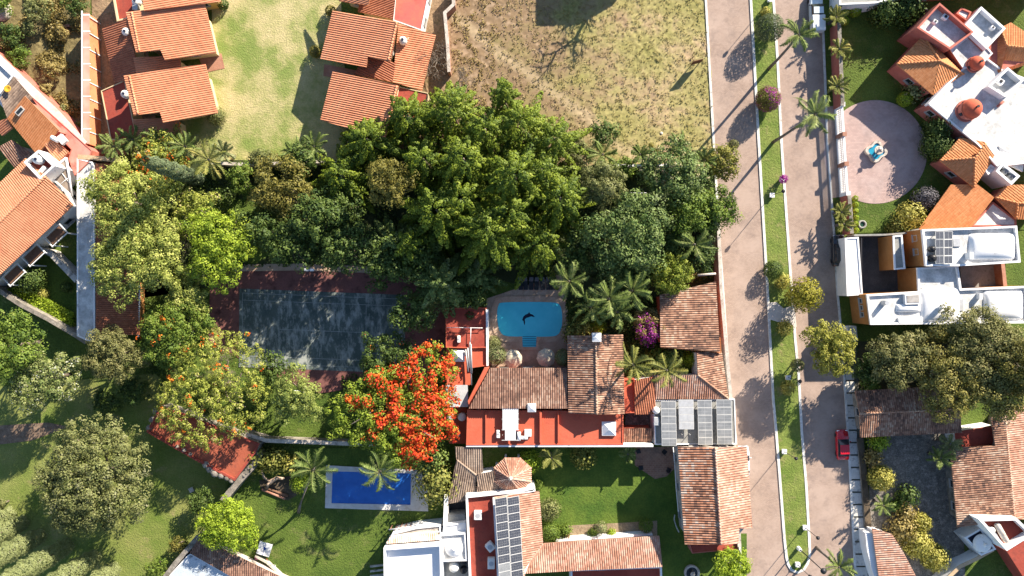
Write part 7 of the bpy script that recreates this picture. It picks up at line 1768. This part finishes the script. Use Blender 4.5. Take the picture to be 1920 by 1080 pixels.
car(1391, 862, 0.02, "white car parked against the pink tiled street house", WCP, 4.4, 1.75)
car(1721, 46, -.72, "dark car parked in deep shade behind the domed villa", BLK, 4.4, 1.8)
# pickup
c = W(1526, 25); t = thing("pickup_truck", "pale blue and white pickup truck at the top of the second carriageway", "pickup truck", (c.x, c.y, .05), .03); local(t)
PB = mat("pale_blue_truck_paint", (.55, .63, .68), rough=.3, coat=.6)
mb = MB()
V = []; F = []; sec = [(.35, .95, .4, 1.1), (1.4, 1.0, .4, 1.1), (2.2, .97, .4, 1.02), (2.55, .82, .45, .85)]; n = 9
prof = lambda wdt, zb, zt: [(-wdt, zb), (-wdt, zb + (zt - zb) * .5), (-wdt * .97, zt - .1), (-wdt * .85, zt), (0, zt + .04), (wdt * .85, zt), (wdt * .97, zt - .1), (wdt, zb + (zt - zb) * .5), (wdt, zb)]
for y, a, zb, zt in sec: V += [(x * .95, y, z) for x, z in prof(a, zb, zt)]
for i in range(3):
    for k in range(8): F.append((i * n + k, i * n + k + 1, (i + 1) * n + k + 1, (i + 1) * n + k))
F += [tuple(range(9)), tuple(3 * n + k for k in range(8, -1, -1))]; mb.add(V, F, smooth=True); mb.build("bonnet", PB, t)
mb = MB(); mb.bbox((0, -.1, .8), (1.85, 1.5, .8)); mb.build("cab_body", PB, t)
mb = MB(); mb.add([(-.85, -.8, 1.2), (.85, -.8, 1.2), (.85, .95, 1.15), (-.85, .95, 1.15), (-.7, -.6, 1.7), (.7, -.6, 1.7), (.7, .3, 1.7), (-.7, .3, 1.7)], [(0, 1, 5, 4), (1, 2, 6, 5), (2, 3, 7, 6), (3, 0, 4, 7)]); mb.build("windows", M_GLASS, t)
mb = MB(); mb.bbox((0, -.15, 1.72), (1.44, .95, .06), b=.02); mb.build("cab_roof", PB, t)
mb = MB(); mb.bbox((0, -1.95, 1.1), (1.9, 2.3, 1.3), b=.08); mb.build("cargo_box", WCP, t)
for x in (-1, 1):
    for y in (-2.2, 1.6): mb = MB(); wheel(mb, x * .85, y, .38, .24); mb.build("wheel", M_BLACKP, t)
    mb = MB(); mb.bbox((x * 1.05, .75, 1.25), (.25, .12, .2), b=.02); mb.build("mirror", M_DARKM, t)
# table and toys on the south lawn
c = W(499, 1026); t = thing("garden_table", "white and blue folding table on the lawn", "table", (c.x, c.y, .05), -.3); local(t)
mb = MB(); mb.bbox((-.5, 0, .74), (.95, 1.9, .05), b=.02); mb.build("table_top", M_WHITE, t); mb = MB(); mb.bbox((.5, 0, .74), (.95, 1.9, .05), b=.02); mb.build("table_top", M_WHITE, t)
mb = MB(); mb.box((0, 0, .76), (.08, 1.85, .05)); mb.cyl((.05, .1, .78), .2, .03, 14); mb.build("blue_trim", mat("blue_plastic", (.03, .08, .3)), t)
for x in (-.8, .8):
    for y in (-.8, .8): mb = MB(); mb.box((x, y, .36), (.06, .06, .72)); mb.build("leg", M_METAL, t)
for x, y, s, m_, lab, nm in [(483, 1044, .6, mat("pink_plastic", (.6, .2, .35)), "pink tub on the lawn edge below the table", "tub"), (515, 1061, .5, mat("white_plastic_toy", (.7, .7, .7)), "white toy basket near the rockery", "basket"), (500, 1049, .35, mat("orange_plastic", (.8, .15, .03)), "small orange toy on the lawn below the table", "toy"), (512, 1066, .3, mat("orange_plastic", (.8, .15, .03)), "orange toy at the rockery edge", "toy")]:
    q = W(x, y); t = thing(nm, lab, nm, (q.x, q.y, .05)); mb = MB(); mb.lathe((q.x, q.y, .05), [(s * .35, 0), (s * .5, s * .5), (s * .54, s * .52), (s * .44, s * .5), (s * .3, s * .08)], 14); mb.build("rim", m_, t)
    mb = MB(); mb.tube([(q.x - s * .45, q.y, .05 + s * .5), (q.x, q.y, .05 + s * .85), (q.x + s * .45, q.y, .05 + s * .5)], .025, 5); mb.build("handle", m_, t)
c = W(361, 917); t = thing("stool", "small square grey table alone on the shaded lawn", "table", (c.x, c.y, .05), .5); local(t); mb = MB(); mb.bbox((0, 0, .45), (.7, .7, .06)); mb.build("table_top", M_CONC, t)
for x in (-.28, .28):
    for y in (-.28, .28): mb = MB(); mb.box((x, y, .21), (.06, .06, .42)); mb.build("leg", M_METAL, t)
for x, y, lab in [(1196, 845, "dark wicker chair on the clay patio's upper corner"), (1245, 846, "dark wicker chair by the tiled house wall"), (1201, 876, "dark wicker chair at the clay patio's lower rim"), (1253, 880, "dark wicker chair at the patio's road side")]:
    q = W(x, y); t = thing("garden_chair", lab, "chair", (q.x, q.y, .07), rng.uniform(0, 3), "dark wicker chairs round the clay patio"); local(t)
    mb = MB(); mb.bbox((0, 0, .4), (.62, .6, .12)); mb.build("seat", M_DARKM, t); mb = MB(); mb.bbox((0, .3, .7), (.62, .1, .6)); mb.build("backrest", M_DARKM, t)
    for a in (-.26, .26):
        for b in (-.24, .24): mb = MB(); mb.box((a, b, .17), (.05, .05, .34)); mb.build("leg", M_DARKM, t)
for x, y, lab in [(848, 967, "orange chair in the shaded yard, western one"), (855, 967, "orange chair in the shaded yard, eastern one")]:
    q = W(x, y); t = thing("yard_chair", lab, "chair", (q.x, q.y, .2), .2, "orange chairs in the shaded yard"); local(t); m_ = mat("orange_plastic", (.8, .15, .03))
    mb = MB(); mb.bbox((0, 0, .42), (.48, .48, .05), b=.02); mb.build("seat", m_, t); mb = MB(); mb.bbox((0, .24, .7), (.46, .05, .5), b=.02); mb.build("backrest", m_, t)
    for a in (-.2, .2):
        for b in (-.2, .2): mb = MB(); mb.box((a, b, .2), (.04, .04, .4)); mb.build("leg", m_, t)
c = W(1296, 1072); t = thing("fountain", "round stone basin fountain at the bottom edge beside the tiled street house", "fountain", (c.x, c.y, .06)); local(t)
mb = MB(); mb.lathe((0, 0, 0), [(1.1, 0), (1.15, .5), (.85, .5), (.8, .15)], 28); mb.build("basin", M_STONE, t); mb = MB(); mb.cyl((0, 0, .1), .85, .25, 24); mb.build("water", M_GLASS, t); mb = MB(); mb.lathe((0, 0, .2), [(.15, 0), (.12, .6), (.35, .75), (.36, .8), (.08, .8), (.06, 1.1), (.01, 1.15)], 14); mb.build("pedestal", M_STONE, t)
mb = MB()
for i, (x, y) in enumerate([(1265, 965), (1264, 975), (1267, 985), (1270, 992), (1273, 998)]):
    if i: mb.tube([W(*pp, .12), W(x, y, .12)], .09, 5)
    pp = (x, y)
o = mb.build("edging", M_KERB); tag(o, "curving white edging beside the chequered tile roof", "edging")
mb = MB(); ppx = None
for x, y in [(1262, 838), (1265, 870), (1268, 920), (1272, 960)]:
    if ppx: mb.tube([W(*ppx, 3.2), W(x, y, 3.2)], .06, 5)
    ppx = (x, y)
o = mb.build("rain_gutter", M_WHITE); tag(o, "thin white rain gutter along the chequered roof's garden side", "gutter")
# white wall tops behind the dry lot
wall_line("garden_wall", "thin white topped wall at the foot of the dry lot", [(1125, 312), (1160, 310), (1215, 310), (1270, 309)], 2.2, .2, M_STONE, M_WHITE)
wall_line("garden_wall", "pale wall at the foot of the pale dry lawn", [(395, 305), (450, 308), (520, 306), (600, 303), (640, 305)], 2.2, .3, M_CREAM, M_STONE)
mb = MB(); mb.tube([W(1181, 362, 3), W(1212, 362, 3)], .08, 6); mb.tube([W(1182, 362, 3), (*W(1182, 362, 3).xy, 0)], .06, 5); mb.tube([W(1211, 362, 3), (*W(1211, 362, 3).xy, 0)], .06, 5); o = mb.build("goal_frame", M_WHITE); tag(o, "white rail frame glimpsed in the dark gap of the eastern clump", "frame")
